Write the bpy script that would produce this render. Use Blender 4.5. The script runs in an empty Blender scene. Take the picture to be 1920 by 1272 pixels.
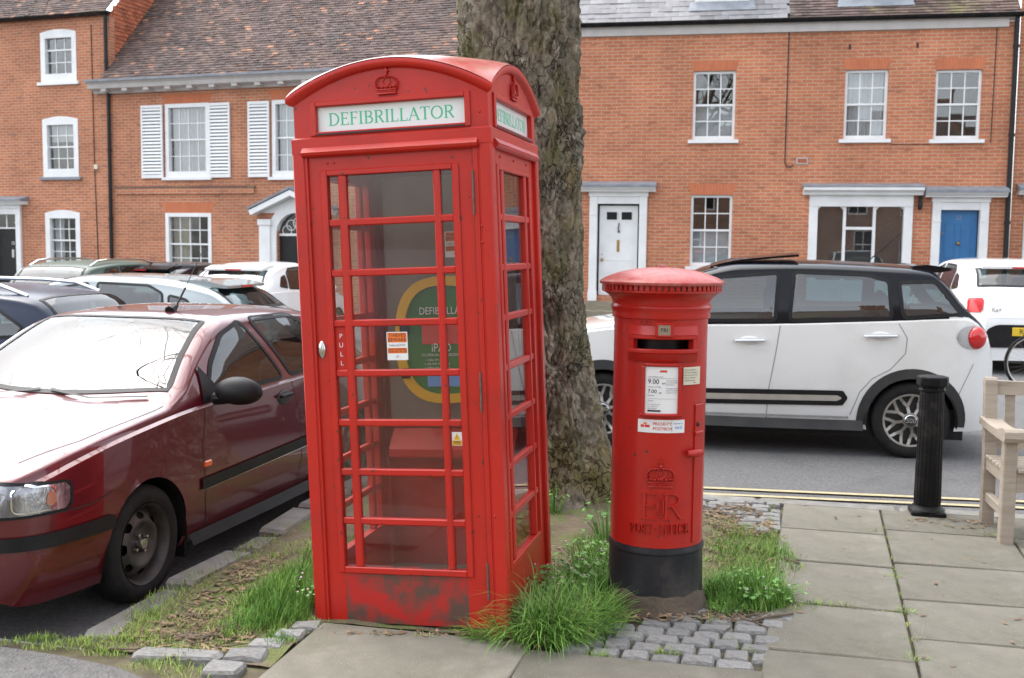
import bpy, bmesh, math, random
from mathutils import Vector, Matrix, noise, Euler
from mathutils.bvhtree import BVHTree
R = math.radians
random.seed(7)
scene = bpy.context.scene
col = scene.collection
# ---------------------------------------------------------------- camera, world, sun, exposure
cam_d = bpy.data.cameras.new('camera')
cam = bpy.data.objects.new('camera', cam_d)
col.objects.link(cam)
scene.camera = cam
cam_d.sensor_width = 36.0
cam_d.lens = 36.0 * 2013.0 / 1920.0
cam_d.clip_start = 0.05
cam_d.clip_end = 900.0
CAM_H = 1.68
cam.matrix_world = Matrix.Translation((0, 0, CAM_H)) @ Matrix.Rotation(math.pi / 2 - 0.0856, 4, 'X') @ Matrix.Rotation(0.01163, 4, 'Z')
cam_d.dof.use_dof = True
cam_d.dof.focus_distance = 5.0
cam_d.dof.aperture_fstop = 5.0

SUN_EL, SUN_AZ = R(60), R(308)      # azimuth measured clockwise from +Y
world = bpy.data.worlds.new('World')
scene.world = world
world.use_nodes = True
nt = world.node_tree
nt.nodes.clear()
wo = nt.nodes.new('ShaderNodeOutputWorld')
bg = nt.nodes.new('ShaderNodeBackground')
sky = nt.nodes.new('ShaderNodeTexSky')
sky.sky_type = 'NISHITA'
sky.sun_disc = False
sky.sun_elevation = SUN_EL
sky.sun_rotation = SUN_AZ
sky.air_density = 1.0
sky.dust_density = 3.0
sky.ozone_density = 1.0
hs = nt.nodes.new('ShaderNodeHueSaturation')
hs.inputs['Saturation'].default_value = 0.28      # an overcast, nearly white sky
hs.inputs['Value'].default_value = 1.0
nt.links.new(sky.outputs[0], hs.inputs['Color'])
nt.links.new(hs.outputs[0], bg.inputs['Color'])
bg.inputs['Strength'].default_value = 0.15
nt.links.new(bg.outputs[0], wo.inputs['Surface'])
sun_d = bpy.data.lights.new('sun', 'SUN')
sun_d.energy = 0.5
sun_d.angle = R(80)
sun_d.color = (1.0, 0.965, 0.92)
sun = bpy.data.objects.new('sun', sun_d)
col.objects.link(sun)
sd = Vector((math.sin(SUN_AZ) * math.cos(SUN_EL), math.cos(SUN_AZ) * math.cos(SUN_EL), math.sin(SUN_EL)))
sun.rotation_euler = sd.to_track_quat('Z', 'Y').to_euler()
scene.view_settings.view_transform = 'Standard'
scene.view_settings.look = 'None'
scene.view_settings.gamma = 1.0
scene.view_settings.use_curve_mapping = False
scene.view_settings.exposure = 1.9
scene.render.resolution_x, scene.render.resolution_y = 1024, 678

# ---------------------------------------------------------------- helpers
def tag(o, label=None, cat=None, group=None, kind=None):
    if label: o['label'] = label
    if cat: o['category'] = cat
    if group: o['group'] = group
    if kind: o['kind'] = kind
    return o

def empty(name, loc=(0, 0, 0), rot=(0, 0, 0), parent=None):
    o = bpy.data.objects.new(name, None)
    col.objects.link(o)
    o.empty_display_size = 0.1
    o.location = loc
    o.rotation_euler = rot
    o.parent = parent
    return o

class MB:
    """collects geometry, then links it as one mesh object"""
    def __init__(self):
        self.v = []; self.f = []; self.m = []
    def add(self, vs, fs, mi=0):
        b = len(self.v)
        self.v.extend([tuple(q) for q in vs])
        for f in fs:
            self.f.append(tuple(i + b for i in f)); self.m.append(mi)
        return self
    def box(self, x0, x1, y0, y1, z0, z1, mi=0, bev=0.0):
        if bev > 0:
            b = min(bev, (x1-x0)*.45, (y1-y0)*.45, (z1-z0)*.45)
            bm = bmesh.new()
            bmesh.ops.create_cube(bm, size=1.0)
            for v in bm.verts:
                v.co = Vector(((x0+x1)/2 + v.co.x*(x1-x0), (y0+y1)/2 + v.co.y*(y1-y0), (z0+z1)/2 + v.co.z*(z1-z0)))
            bmesh.ops.bevel(bm, geom=list(bm.edges), offset=b, segments=1, affect='EDGES', profile=0.5)
            bm.verts.index_update()
            self.add([v.co for v in bm.verts], [[v.index for v in f.verts] for f in bm.faces], mi)
            bm.free()
            return self
        vs = [(x0,y0,z0),(x1,y0,z0),(x1,y1,z0),(x0,y1,z0),(x0,y0,z1),(x1,y0,z1),(x1,y1,z1),(x0,y1,z1)]
        fs = [(0,3,2,1),(4,5,6,7),(0,1,5,4),(1,2,6,5),(2,3,7,6),(3,0,4,7)]
        return self.add(vs, fs, mi)
    def prism(self, poly, a, b, axis='z', mi=0):
        """poly 2D, extruded a..b along axis"""
        n = len(poly)
        def P(q, t):
            if axis == 'z': return (q[0], q[1], t)
            if axis == 'y': return (q[0], t, q[1])
            return (t, q[0], q[1])
        vs = [P(q, a) for q in poly] + [P(q, b) for q in poly]
        fs = [(i, (i+1) % n, n+(i+1) % n, n+i) for i in range(n)]
        fs += [tuple(range(n-1, -1, -1)), tuple(range(n, 2*n))]
        return self.add(vs, fs, mi)
    def lathe(self, prof, n=32, c=(0, 0, 0), axis='z', mi=0, close=True, a0=0.0, a1=None):
        full = a1 is None
        a1 = 2*math.pi if full else a1
        k = n if full else n+1
        vs = []
        for (r, z) in prof:
            for i in range(k):
                t = a0+(a1-a0)*i/n
                x, y = r*math.cos(t), r*math.sin(t)
                if axis == 'z': vs.append((c[0]+x, c[1]+y, c[2]+z))
                elif axis == 'y': vs.append((c[0]+x, c[1]+z, c[2]+y))
                else: vs.append((c[0]+z, c[1]+x, c[2]+y))
        fs = []
        for j in range(len(prof)-1):
            for i in range(n if full else n):
                i2 = (i+1) % k if full else i+1
                fs.append((j*k+i, j*k+i2, (j+1)*k+i2, (j+1)*k+i))
        return self.add(vs, fs, mi)
    def tube(self, pts, rad, n=8, mi=0, cap=True):
        pts = [Vector(q) for q in pts]
        rs = rad if isinstance(rad, (list, tuple)) else [rad]*len(pts)
        vs = []; up = None
        for i, q in enumerate(pts):
            d = (pts[min(i+1, len(pts)-1)]-pts[max(i-1, 0)])
            if d.length < 1e-9: d = Vector((0, 0, 1))
            d.normalize()
            if up is None:
                up = Vector((0, 0, 1)) if abs(d.z) < .9 else Vector((1, 0, 0))
            s = d.cross(up)
            if s.length < 1e-6: s = d.cross(Vector((0, 1, 0)))
            s.normalize(); u = s.cross(d).normalized(); up = u
            for k in range(n):
                a = 2*math.pi*k/n
                vs.append(q+s*math.cos(a)*rs[i]+u*math.sin(a)*rs[i])
        fs = []
        for i in range(len(pts)-1):
            for k in range(n):
                fs.append((i*n+k, i*n+(k+1) % n, (i+1)*n+(k+1) % n, (i+1)*n+k))
        if cap:
            fs.append(tuple(range(n-1, -1, -1))); fs.append(tuple((len(pts)-1)*n+k for k in range(n)))
        return self.add(vs, fs, mi)
    def ball(self, c, rx, ry=None, rz=None, n=8, m=5, mi=0):
        ry = rx if ry is None else ry; rz = rx if rz is None else rz
        vs = []; fs = []
        for j in range(m+1):
            ph = math.pi*j/m
            for i in range(n):
                t = 2*math.pi*i/n
                vs.append((c[0]+rx*math.sin(ph)*math.cos(t), c[1]+ry*math.sin(ph)*math.sin(t), c[2]+rz*math.cos(ph)))
        for j in range(m):
            for i in range(n):
                fs.append((j*n+i, (j+1)*n+i, (j+1)*n+(i+1) % n, j*n+(i+1) % n))
        return self.add(vs, fs, mi)
    def map(self, fn):
        self.v = [tuple(fn(*q)) for q in self.v]
        return self
    def mesh(self, name, mats, smooth=False, angle=35):
        me = bpy.data.meshes.new(name)
        me.from_pydata(self.v, [], self.f)
        mats = mats if isinstance(mats, (list, tuple)) else [mats]
        for m in mats: me.materials.append(m)
        if len(mats) > 1: me.polygons.foreach_set('material_index', self.m)
        me.validate(); me.update()
        if smooth:
            me.polygons.foreach_set('use_smooth', [True]*len(me.polygons))
            if angle:
                bm = bmesh.new(); bm.from_mesh(me)
                bmesh.ops.remove_doubles(bm, verts=bm.verts, dist=1e-6)
                bmesh.ops.recalc_face_normals(bm, faces=bm.faces)
                for e in bm.edges:
                    if len(e.link_faces) == 2 and e.calc_face_angle(0) > R(angle): e.smooth = False
                bm.to_mesh(me); bm.free()
        return me
    def build(self, name, mats, parent=None, smooth=False, angle=35, recalc=True):
        me = self.mesh(name, mats, smooth, angle)
        if recalc and not (smooth and angle):
            bm = bmesh.new(); bm.from_mesh(me); bmesh.ops.recalc_face_normals(bm, faces=bm.faces); bm.to_mesh(me); bm.free()
        return put(name, me, parent)

def put(name, me, parent=None, loc=(0, 0, 0), rot=(0, 0, 0), sc=(1, 1, 1)):
    o = bpy.data.objects.new(name, me)
    col.objects.link(o)
    o.location = loc; o.rotation_euler = rot; o.scale = sc; o.parent = parent
    return o

_ub = {}
def ubox(name, m, parent, x0, x1, y0, y1, z0, z1, rot=(0, 0, 0)):
    """a box that shares one unit-cube mesh per material"""
    if m.name not in _ub:
        _ub[m.name] = MB().box(-.5, .5, -.5, .5, -.5, .5).mesh('box_'+m.name, m)
    return put(name, _ub[m.name], parent, ((x0+x1)/2, (y0+y1)/2, (z0+z1)/2), rot, (x1-x0, y1-y0, z1-z0))

def pchip(pts):
    xs = [q[0] for q in pts]; ys = [q[1] for q in pts]; n = len(xs)
    d = [(ys[i+1]-ys[i])/(xs[i+1]-xs[i]) for i in range(n-1)]
    m = [d[0]]
    for i in range(1, n-1):
        m.append(0 if d[i-1]*d[i] <= 0 else 2*d[i-1]*d[i]/(d[i-1]+d[i]))
    m.append(d[-1])
    def f(x):
        if x <= xs[0]: return ys[0]
        if x >= xs[-1]: return ys[-1]
        i = 0
        while x > xs[i+1]: i += 1
        hh = xs[i+1]-xs[i]; t = (x-xs[i])/hh
        return ((1+2*t)*(1-t)**2*ys[i] + t*(1-t)**2*hh*m[i] + t*t*(3-2*t)*ys[i+1] + t*t*(t-1)*hh*m[i+1])
    return f

def sstep(x):
    x = min(1, max(0, x)); return x*x*(3-2*x)
def lerp(a, b, t): return a+(b-a)*t
def fbm(p, o=4): return noise.fractal(Vector(p), 1.0, 2.0, o)

# ---------------------------------------------------------------- materials
def mat(name, c, c2=None, scale=6.0, rough=0.6, metal=0.0, bump=0.0, bscale=None, spec=0.5, coat=0.0, detail=6, stain=None, stain_scale=1.5, stain_w=(.52, .7), rvar=0.0, stretch=None, island=0.0, bdist=0.01, coatr=0.05, accent=None, accent_t=.88, speck=None, speck_scale=140, speck_t=(.70, .74)):
    m = bpy.data.materials.new(name); m.use_nodes = True
    n = m.node_tree.nodes; l = m.node_tree.links
    b = n['Principled BSDF']
    b.inputs['Base Color'].default_value = (*c, 1); b.inputs['Roughness'].default_value = rough
    b.inputs['Metallic'].default_value = metal; b.inputs['Specular IOR Level'].default_value = spec
    b.inputs['Coat Weight'].default_value = coat; b.inputs['Coat Roughness'].default_value = coatr
    tc = n.new('ShaderNodeTexCoord'); vec = tc.outputs['Object']
    if stretch:
        mp = n.new('ShaderNodeMapping'); mp.inputs['Scale'].default_value = stretch
        l.new(vec, mp.inputs['Vector']); vec = mp.outputs[0]
    cur = None
    if c2:
        t = n.new('ShaderNodeTexNoise'); t.inputs['Scale'].default_value = scale; t.inputs['Detail'].default_value = detail
        l.new(vec, t.inputs['Vector'])
        rp = n.new('ShaderNodeValToRGB'); rp.color_ramp.elements[0].position = .35; rp.color_ramp.elements[1].position = .65
        rp.color_ramp.elements[0].color = (*c, 1); rp.color_ramp.elements[1].color = (*c2, 1)
        l.new(t.outputs['Fac'], rp.inputs['Fac']); cur = rp.outputs['Color']
        if rvar:
            mr = n.new('ShaderNodeMapRange'); mr.inputs['To Min'].default_value = rough-rvar; mr.inputs['To Max'].default_value = rough+rvar
            l.new(t.outputs['Fac'], mr.inputs['Value']); l.new(mr.outputs[0], b.inputs['Roughness'])
    if stain:
        t2 = n.new('ShaderNodeTexNoise'); t2.inputs['Scale'].default_value = stain_scale; t2.inputs['Detail'].default_value = 9; t2.inputs['Roughness'].default_value = .65
        l.new(vec, t2.inputs['Vector'])
        r2 = n.new('ShaderNodeMapRange'); r2.inputs['From Min'].default_value = stain_w[0]; r2.inputs['From Max'].default_value = stain_w[1]
        l.new(t2.outputs['Fac'], r2.inputs['Value'])
        mx = n.new('ShaderNodeMix'); mx.data_type = 'RGBA'; mx.inputs['B'].default_value = (*stain, 1)
        if cur: l.new(cur, mx.inputs['A'])
        else: mx.inputs['A'].default_value = (*c, 1)
        l.new(r2.outputs[0], mx.inputs['Factor']); cur = mx.outputs['Result']
    if speck:
        t4 = n.new('ShaderNodeTexNoise'); t4.inputs['Scale'].default_value = speck_scale; t4.inputs['Detail'].default_value = 1; l.new(vec, t4.inputs['Vector'])
        r4 = n.new('ShaderNodeMapRange'); r4.inputs['From Min'].default_value = speck_t[0]; r4.inputs['From Max'].default_value = speck_t[1]; l.new(t4.outputs['Fac'], r4.inputs['Value'])
        mx = n.new('ShaderNodeMix'); mx.data_type = 'RGBA'; mx.inputs['B'].default_value = (*speck, 1)
        if cur: l.new(cur, mx.inputs['A'])
        else: mx.inputs['A'].default_value = (*c, 1)
        l.new(r4.outputs[0], mx.inputs['Factor']); cur = mx.outputs['Result']
    if accent:      # a few pieces of another colour
        g0 = n.new('ShaderNodeNewGeometry'); m0 = n.new('ShaderNodeMath'); m0.operation = 'MULTIPLY'; m0.inputs[1].default_value = 7.31; l.new(g0.outputs['Random Per Island'], m0.inputs[0])
        m1 = n.new('ShaderNodeMath'); m1.operation = 'FRACT'; l.new(m0.outputs[0], m1.inputs[0])
        r5 = n.new('ShaderNodeMapRange'); r5.inputs['From Min'].default_value = accent_t; r5.inputs['From Max'].default_value = 1.0; l.new(m1.outputs[0], r5.inputs['Value'])
        mx = n.new('ShaderNodeMix'); mx.data_type = 'RGBA'; mx.inputs['B'].default_value = (*accent, 1); l.new(cur, mx.inputs['A']); l.new(r5.outputs[0], mx.inputs['Factor']); cur = mx.outputs['Result']
    if island:
        g = n.new('ShaderNodeNewGeometry'); oi = n.new('ShaderNodeObjectInfo')
        ad = n.new('ShaderNodeMath'); ad.operation = 'ADD'; l.new(g.outputs['Random Per Island'], ad.inputs[0]); l.new(oi.outputs['Random'], ad.inputs[1])
        fr = n.new('ShaderNodeMath'); fr.operation = 'FRACT'; l.new(ad.outputs[0], fr.inputs[0])
        mr = n.new('ShaderNodeMapRange'); mr.inputs['To Min'].default_value = 1-island; mr.inputs['To Max'].default_value = 1+island
        l.new(fr.outputs[0], mr.inputs['Value'])
        hv = n.new('ShaderNodeHueSaturation')
        if cur: l.new(cur, hv.inputs['Color'])
        else: hv.inputs['Color'].default_value = (*c, 1)
        l.new(mr.outputs[0], hv.inputs['Value']); cur = hv.outputs[0]
    if cur: l.new(cur, b.inputs['Base Color'])
    if bump:
        t3 = n.new('ShaderNodeTexNoise'); t3.inputs['Scale'].default_value = bscale or scale*4; t3.inputs['Detail'].default_value = 8
        l.new(vec, t3.inputs['Vector'])
        bp = n.new('ShaderNodeBump'); bp.inputs['Strength'].default_value = bump; bp.inputs['Distance'].default_value = bdist
        l.new(t3.outputs['Fac'], bp.inputs['Height']); l.new(bp.outputs[0], b.inputs['Normal'])
    return m

def glass(name, tint=(.8, .82, .82), ior=1.7, rough=0.0, dust=0.0, dustc=(.5, .48, .44)):
    m = bpy.data.materials.new(name); m.use_nodes = True
    n = m.node_tree.nodes; l = m.node_tree.links
    n.remove(n['Principled BSDF']); out = n['Material Output']
    tr = n.new('ShaderNodeBsdfTransparent'); tr.inputs[0].default_value = (*tint, 1)
    base = tr.outputs[0]
    if dust:
        df = n.new('ShaderNodeBsdfDiffuse'); df.inputs[0].default_value = (*dustc, 1)
        tc = n.new('ShaderNodeTexCoord'); t = n.new('ShaderNodeTexNoise'); t.inputs['Scale'].default_value = 7; t.inputs['Detail'].default_value = 8
        l.new(tc.outputs['Object'], t.inputs['Vector'])
        mr = n.new('ShaderNodeMapRange'); mr.inputs['From Min'].default_value = .3; mr.inputs['From Max'].default_value = .75
        mr.inputs['To Min'].default_value = dust*.4; mr.inputs['To Max'].default_value = dust*1.6
        l.new(t.outputs['Fac'], mr.inputs['Value'])
        ms = n.new('ShaderNodeMixShader'); l.new(mr.outputs[0], ms.inputs[0]); l.new(tr.outputs[0], ms.inputs[1]); l.new(df.outputs[0], ms.inputs[2])
        base = ms.outputs[0]
    gl = n.new('ShaderNodeBsdfGlossy'); gl.inputs['Roughness'].default_value = rough
    lw = n.new('ShaderNodeLayerWeight'); lw.inputs['Blend'].default_value = .5      # facing = 1-|cos|, same on both sides of a thin pane
    pw = n.new('ShaderNodeMath'); pw.operation = 'POWER'; pw.inputs[1].default_value = 5.0; l.new(lw.outputs['Facing'], pw.inputs[0])
    f0 = ((ior-1)/(ior+1))**2
    fr = n.new('ShaderNodeMath'); fr.operation = 'MULTIPLY_ADD'; fr.inputs[1].default_value = 1-f0; fr.inputs[2].default_value = f0; l.new(pw.outputs[0], fr.inputs[0])
    mx = n.new('ShaderNodeMixShader'); l.new(fr.outputs[0], mx.inputs[0]); l.new(base, mx.inputs[1]); l.new(gl.outputs[0], mx.inputs[2])
    l.new(mx.outputs[0], out.inputs['Surface'])
    return m

def brick_mat(name, c1, c2, mortar, dark=(.10, .055, .04), bw=.225, rh=.075, ms=.011, stain=.5, vert=False, seed=0.0):
    m = bpy.data.materials.new(name); m.use_nodes = True
    n = m.node_tree.nodes; l = m.node_tree.links; b = n['Principled BSDF']
    b.inputs['Roughness'].default_value = .88; b.inputs['Specular IOR Level'].default_value = .25
    tc = n.new('ShaderNodeTexCoord'); sp = n.new('ShaderNodeSeparateXYZ'); cb = n.new('ShaderNodeCombineXYZ')
    l.new(tc.outputs['Object'], sp.inputs[0])
    ad = n.new('ShaderNodeMath'); ad.operation = 'ADD'; l.new(sp.outputs['X'], ad.inputs[0]); l.new(sp.outputs['Y'], ad.inputs[1])
    if vert: l.new(sp.outputs['Z'], cb.inputs['X']); l.new(ad.outputs[0], cb.inputs['Y'])
    else: l.new(ad.outputs[0], cb.inputs['X']); l.new(sp.outputs['Z'], cb.inputs['Y'])
    # slight waviness so that courses are not ruled
    nz = n.new('ShaderNodeTexNoise'); nz.inputs['Scale'].default_value = 2.2; nz.inputs['Detail'].default_value = 3
    l.new(cb.outputs[0], nz.inputs['Vector'])
    vm = n.new('ShaderNodeVectorMath'); vm.operation = 'MULTIPLY_ADD'; vm.inputs[1].default_value = (.03, .03, 0)
    l.new(nz.outputs['Color'], vm.inputs[0]); l.new(cb.outputs[0], vm.inputs[2])
    br = n.new('ShaderNodeTexBrick'); br.inputs['Scale'].default_value = 1.0
    br.inputs['Brick Width'].default_value = bw; br.inputs['Row Height'].default_value = rh
    br.inputs['Mortar Size'].default_value = ms; br.inputs['Mortar Smooth'].default_value = .35
    br.inputs['Color1'].default_value = (*c1, 1); br.inputs['Color2'].default_value = (*c2, 1); br.inputs['Mortar'].default_value = (*mortar, 1)
    br.inputs['Bias'].default_value = -.1
    l.new(vm.outputs[0], br.inputs['Vector'])
    # dark headers here and there: a coarse cell noise over bricks
    mp = n.new('ShaderNodeMapping'); mp.inputs['Scale'].default_value = (1/bw, 1/rh, 1); mp.inputs['Location'].default_value = (seed, seed, 0)
    l.new(vm.outputs[0], mp.inputs[0])
    t2 = n.new('ShaderNodeTexNoise'); t2.inputs['Scale'].default_value = .75; t2.inputs['Detail'].default_value = 2
    l.new(mp.outputs[0], t2.inputs['Vector'])
    r2 = n.new('ShaderNodeMapRange'); r2.inputs['From Min'].default_value = .57; r2.inputs['From Max'].default_value = .72; r2.inputs['To Max'].default_value = .62
    l.new(t2.outputs['Fac'], r2.inputs['Value'])
    mx = n.new('ShaderNodeMix'); mx.data_type = 'RGBA'; mx.inputs['B'].default_value = (*dark, 1)
    l.new(br.outputs['Color'], mx.inputs['A']); l.new(r2.outputs[0], mx.inputs['Factor'])
    t3 = n.new('ShaderNodeTexNoise'); t3.inputs['Scale'].default_value = .55; t3.inputs['Detail'].default_value = 9; t3.inputs['Roughness'].default_value = .62
    l.new(cb.outputs[0], t3.inputs['Vector'])
    r3 = n.new('ShaderNodeMapRange'); r3.inputs['From Min'].default_value = .3; r3.inputs['From Max'].default_value = .7
    r3.inputs['To Min'].default_value = 1-stain*.55; r3.inputs['To Max'].default_value = 1+stain*.35
    l.new(t3.outputs['Fac'], r3.inputs['Value'])
    hv = n.new('ShaderNodeHueSaturation'); l.new(mx.outputs['Result'], hv.inputs['Color']); l.new(r3.outputs[0], hv.inputs['Value'])
    l.new(hv.outputs[0], b.inputs['Base Color'])
    iv = n.new('ShaderNodeMath'); iv.operation = 'SUBTRACT'; iv.inputs[0].default_value = 1.0; l.new(br.outputs['Fac'], iv.inputs[1])
    bp = n.new('ShaderNodeBump'); bp.inputs['Strength'].default_value = .7; bp.inputs['Distance'].default_value = .008
    l.new(iv.outputs[0], bp.inputs['Height']); l.new(bp.outputs[0], b.inputs['Normal'])
    return m

M = {}
M['brick'] = brick_mat('orange_brick', (.53, .195, .098), (.44, .150, .076), (.50, .335, .235), dark=(.25, .105, .07))
M['brick2'] = brick_mat('mottled_brick', (.52, .195, .100), (.41, .142, .076), (.48, .34, .24), dark=(.22, .125, .10), seed=3.3)
M['brick_back'] = brick_mat('brown_brick', (.34, .18, .12), (.26, .14, .10), (.34, .28, .22))
M['arch'] = brick_mat('gauged_brick', (.54, .175, .085), (.48, .155, .078), (.48, .22, .13), dark=(.44, .15, .08), bw=.30, rh=.068, ms=.004, stain=.25, vert=True)
M['tile'] = mat('clay_tile', (.100, .072, .066), (.140, .096, .082), scale=1.4, rough=.9, stain=(.068, .060, .058), stain_scale=1.1, accent=(.30, .155, .10), accent_t=.91, island=.36, bump=.3, bscale=60)
M['tile_dark'] = mat('dark_clay_tile', (.095, .068, .062), (.135, .09, .075), scale=1.4, rough=.9, stain=(.16, .14, .07), stain_scale=.8, stain_w=(.55, .66), island=.35, bump=.3, bscale=60)
M['tile_red'] = mat('red_hung_tile', (.43, .13, .062), (.34, .10, .05), scale=2, rough=.85, stain=(.17, .07, .045), stain_scale=3, stain_w=(.58, .68), island=.22)
M['slate'] = mat('slate', (.165, .165, .175), (.245, .24, .245), scale=3, rough=.62, stain=(.30, .27, .17), stain_scale=1.3, stain_w=(.58, .68), island=.22, bump=.25, bscale=30)
M['white'] = mat('white_paint', (.78, .79, .79), (.70, .71, .71), scale=3, rough=.45)
M['offwhite'] = mat('weathered_white_paint', (.50, .47, .45), (.42, .40, .38), scale=3, rough=.6)
M['lead'] = mat('lead_sheet', (.17, .19, .22), (.24, .26, .29), scale=5, rough=.55, bump=.2)
M['black'] = mat('black_paint', (.010, .010, .011), (.016, .016, .016), scale=8, rough=.5, spec=.3)
M['iron'] = mat('black_iron', (.007, .007, .008), (.012, .012, .012), scale=10, rough=.42, spec=.16, bump=.15, bscale=120, stain=(.035, .032, .03), stain_scale=9)
M['blue'] = mat('blue_paint', (.028, .155, .36), (.024, .14, .33), scale=4, rough=.38)
M['brass'] = mat('brass', (.42, .27, .08), rough=.35, metal=.9)
M['stone'] = mat('step_stone', (.27, .235, .175), (.20, .175, .13), scale=6, rough=.9, bump=.3)
M['room'] = mat('dark_room', (.030, .028, .028), (.05, .046, .042), scale=1.5, rough=.9)
M['curtain'] = mat('white_net_curtain', (.62, .63, .62), (.52, .53, .53), scale=4, rough=.9)
M['curtain_cream'] = mat('cream_curtain', (.56, .49, .36), (.47, .41, .30), scale=4, rough=.9)
M['pane'] = glass('window_glass', (.88, .90, .91), 1.95)
M['asphalt'] = mat('asphalt', (.10, .10, .103), (.165, .163, .16), scale=55, rough=.9, bump=.9, bscale=170, stain=(.088, .088, .092), stain_scale=.9, speck=(.30, .28, .22), speck_scale=42, speck_t=(.74, .77), bdist=.012)
M['tarmac_patch'] = mat('tarmac_patch', (.12, .12, .118), (.17, .165, .155), scale=25, rough=.95, bump=1.0, bscale=70, bdist=.02)
M['slab'] = mat('concrete_slab', (.135, .125, .096), (.205, .191, .155), scale=3.6, rough=.92, bump=.35, bscale=130, stain=(.105, .102, .070), stain_scale=2.1, stain_w=(.46, .70), island=.10, speck=(.30, .29, .26))
M['bed'] = mat('joint_soil', (.085, .068, .045), (.13, .12, .06), scale=9, rough=1.0, bump=.5)
M['kerb'] = mat('granite_kerb', (.17, .162, .148), (.23, .222, .205), scale=10, rough=.9, bump=.4, bscale=90, stain=(.16, .15, .09), stain_scale=3, island=.12)
M['sett'] = mat('granite_sett', (.185, .182, .176), (.26, .256, .248), scale=9, rough=.85, bump=.55, bscale=45, stain=(.15, .135, .11), stain_scale=4, stain_w=(.55, .7), island=.13)
M['yellow'] = mat('yellow_line_paint', (.43, .36, .20), (.36, .31, .19), scale=20, rough=.8, stain=(.25, .22, .15), stain_scale=14, stain_w=(.55, .68))
M['bark'] = None
M['soil'] = mat('soil', (.105, .082, .052), (.165, .132, .085), scale=7, rough=1.0, bump=.9, bscale=40, bdist=.02, stain=(.12, .14, .045), stain_scale=2.6, stain_w=(.5, .6))
M['litter'] = mat('leaf_litter', (.13, .085, .05), (.24, .165, .10), scale=4, rough=.9, island=.5)
M['twig'] = mat('dry_twig', (.16, .12, .085), (.10, .075, .055), scale=20, rough=.9)
M['grass'] = mat('grass_blade', (.085, .205, .026), (.165, .31, .055), scale=9, rough=.55, island=.45, spec=.35)
M['grass_pale'] = mat('pale_grass_blade', (.20, .32, .050), (.27, .35, .08), scale=3, rough=.6, island=.4, spec=.3)
M['leaf'] = mat('weed_leaf', (.10, .25, .042), (.15, .31, .065), scale=8, rough=.5, island=.35, spec=.4)
M['red'] = mat('red_gloss_paint', (.50, .020, .011), (.45, .018, .011), scale=3, rough=.36, spec=.38, coat=.1, coatr=.15, bump=.05, bscale=30, stain=(.29, .022, .016), stain_scale=2.6, stain_w=(.52, .8), rvar=.08, speck=(.16, .03, .022), speck_scale=38, speck_t=(.735, .76))
M['red_dirty'] = mat('red_paint_grimy', (.47, .016, .013), (.40, .018, .014), scale=4, rough=.45, stain=(.105, .055, .042), stain_scale=4.2, stain_w=(.40, .54), bump=.08, bscale=40)
M['red_roof'] = mat('faded_glare_red_paint', (.44, .055, .045), (.52, .19, .16), scale=7, rough=.33, detail=10, stain=(.30, .19, .085), stain_scale=4.5, stain_w=(.54, .66), coat=.5, coatr=.25, bump=.1, bscale=60)  # pale mottle mixes faded paint with painted-in sky glare; stain is lichen
M['red_pillar'] = mat('red_cast_iron_paint', (.45, .017, .011), (.40, .016, .011), scale=3, rough=.32, spec=.4, coat=.08, coatr=.12, bump=.08, bscale=22, stain=(.27, .018, .014), stain_scale=3.2, stain_w=(.52, .8), rvar=.08, speck=(.12, .03, .025), speck_scale=30, speck_t=(.735, .755))
M['red_cap'] = mat('mottled_red_paint', (.40, .045, .04), (.44, .13, .115), scale=24, rough=.34, detail=10, bump=.15, bscale=60)  # cap red with a paler fine mottle
M['pillar_base'] = mat('black_pillar_base', (.015, .016, .019), (.028, .028, .031), scale=7, rough=.42, spec=.22, stain=(.07, .056, .045), stain_scale=3.5, stain_w=(.5, .75), bump=.15, bscale=50)
M['mud'] = mat('dried_mud', (.085, .064, .047), (.115, .09, .065), scale=12, rough=1.0, bump=.5, bscale=60)
M['signwhite'] = mat('white_sign_glass', (.72, .77, .77), rough=.12, spec=.5)
M['green'] = mat('green_letter_paint', (.07, .50, .27), rough=.4)
M['kglass'] = glass('kiosk_glass', (.95, .95, .945), 1.5, dust=.02, dustc=(.42, .38, .35))
M['board'] = mat('brown_backboard', (.19, .155, .13), (.245, .20, .17), scale=2.5, rough=.6)
M['paper'] = mat('white_paper', (.78, .79, .79), rough=.4)
M['cream'] = mat('cream_card', (.64, .60, .47), rough=.5)
M['ink'] = mat('black_ink', (.02, .02, .022), rough=.5)
M['inkgrey'] = mat('grey_ink', (.24, .25, .26), rough=.5)
M['orange'] = mat('orange_print', (.80, .17, .02), rough=.45)
M['redprint'] = mat('red_print', (.62, .05, .03), rough=.45)
M['blueprint'] = mat('blue_print', (.16, .36, .75), rough=.45)
M['letterwhite'] = mat('white_letter_paint', (.74, .72, .70), rough=.45)
M['yellowplastic'] = mat('yellow_plastic', (.72, .42, .02), rough=.35)
M['greenplastic'] = mat('green_plastic', (.035, .17, .035), (.045, .20, .05), scale=3, rough=.35)
M['steel'] = mat('polished_steel', (.55, .54, .51), rough=.25, metal=1.0)
M['hinge'] = mat('worn_hinge_steel', (.17, .14, .125), (.10, .08, .07), scale=30, rough=.6, metal=.4)
M['teak'] = mat('weathered_teak', (.32, .265, .21), (.40, .345, .28), scale=4, rough=.75, stretch=(1, 1, 9), bump=.25, bscale=22, stain=(.24, .20, .155), stain_scale=2)
M['rubber'] = mat('tyre_rubber', (.014, .014, .015), (.024, .023, .022), scale=12, rough=.8, spec=.2, bump=.2, bscale=90)
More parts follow.
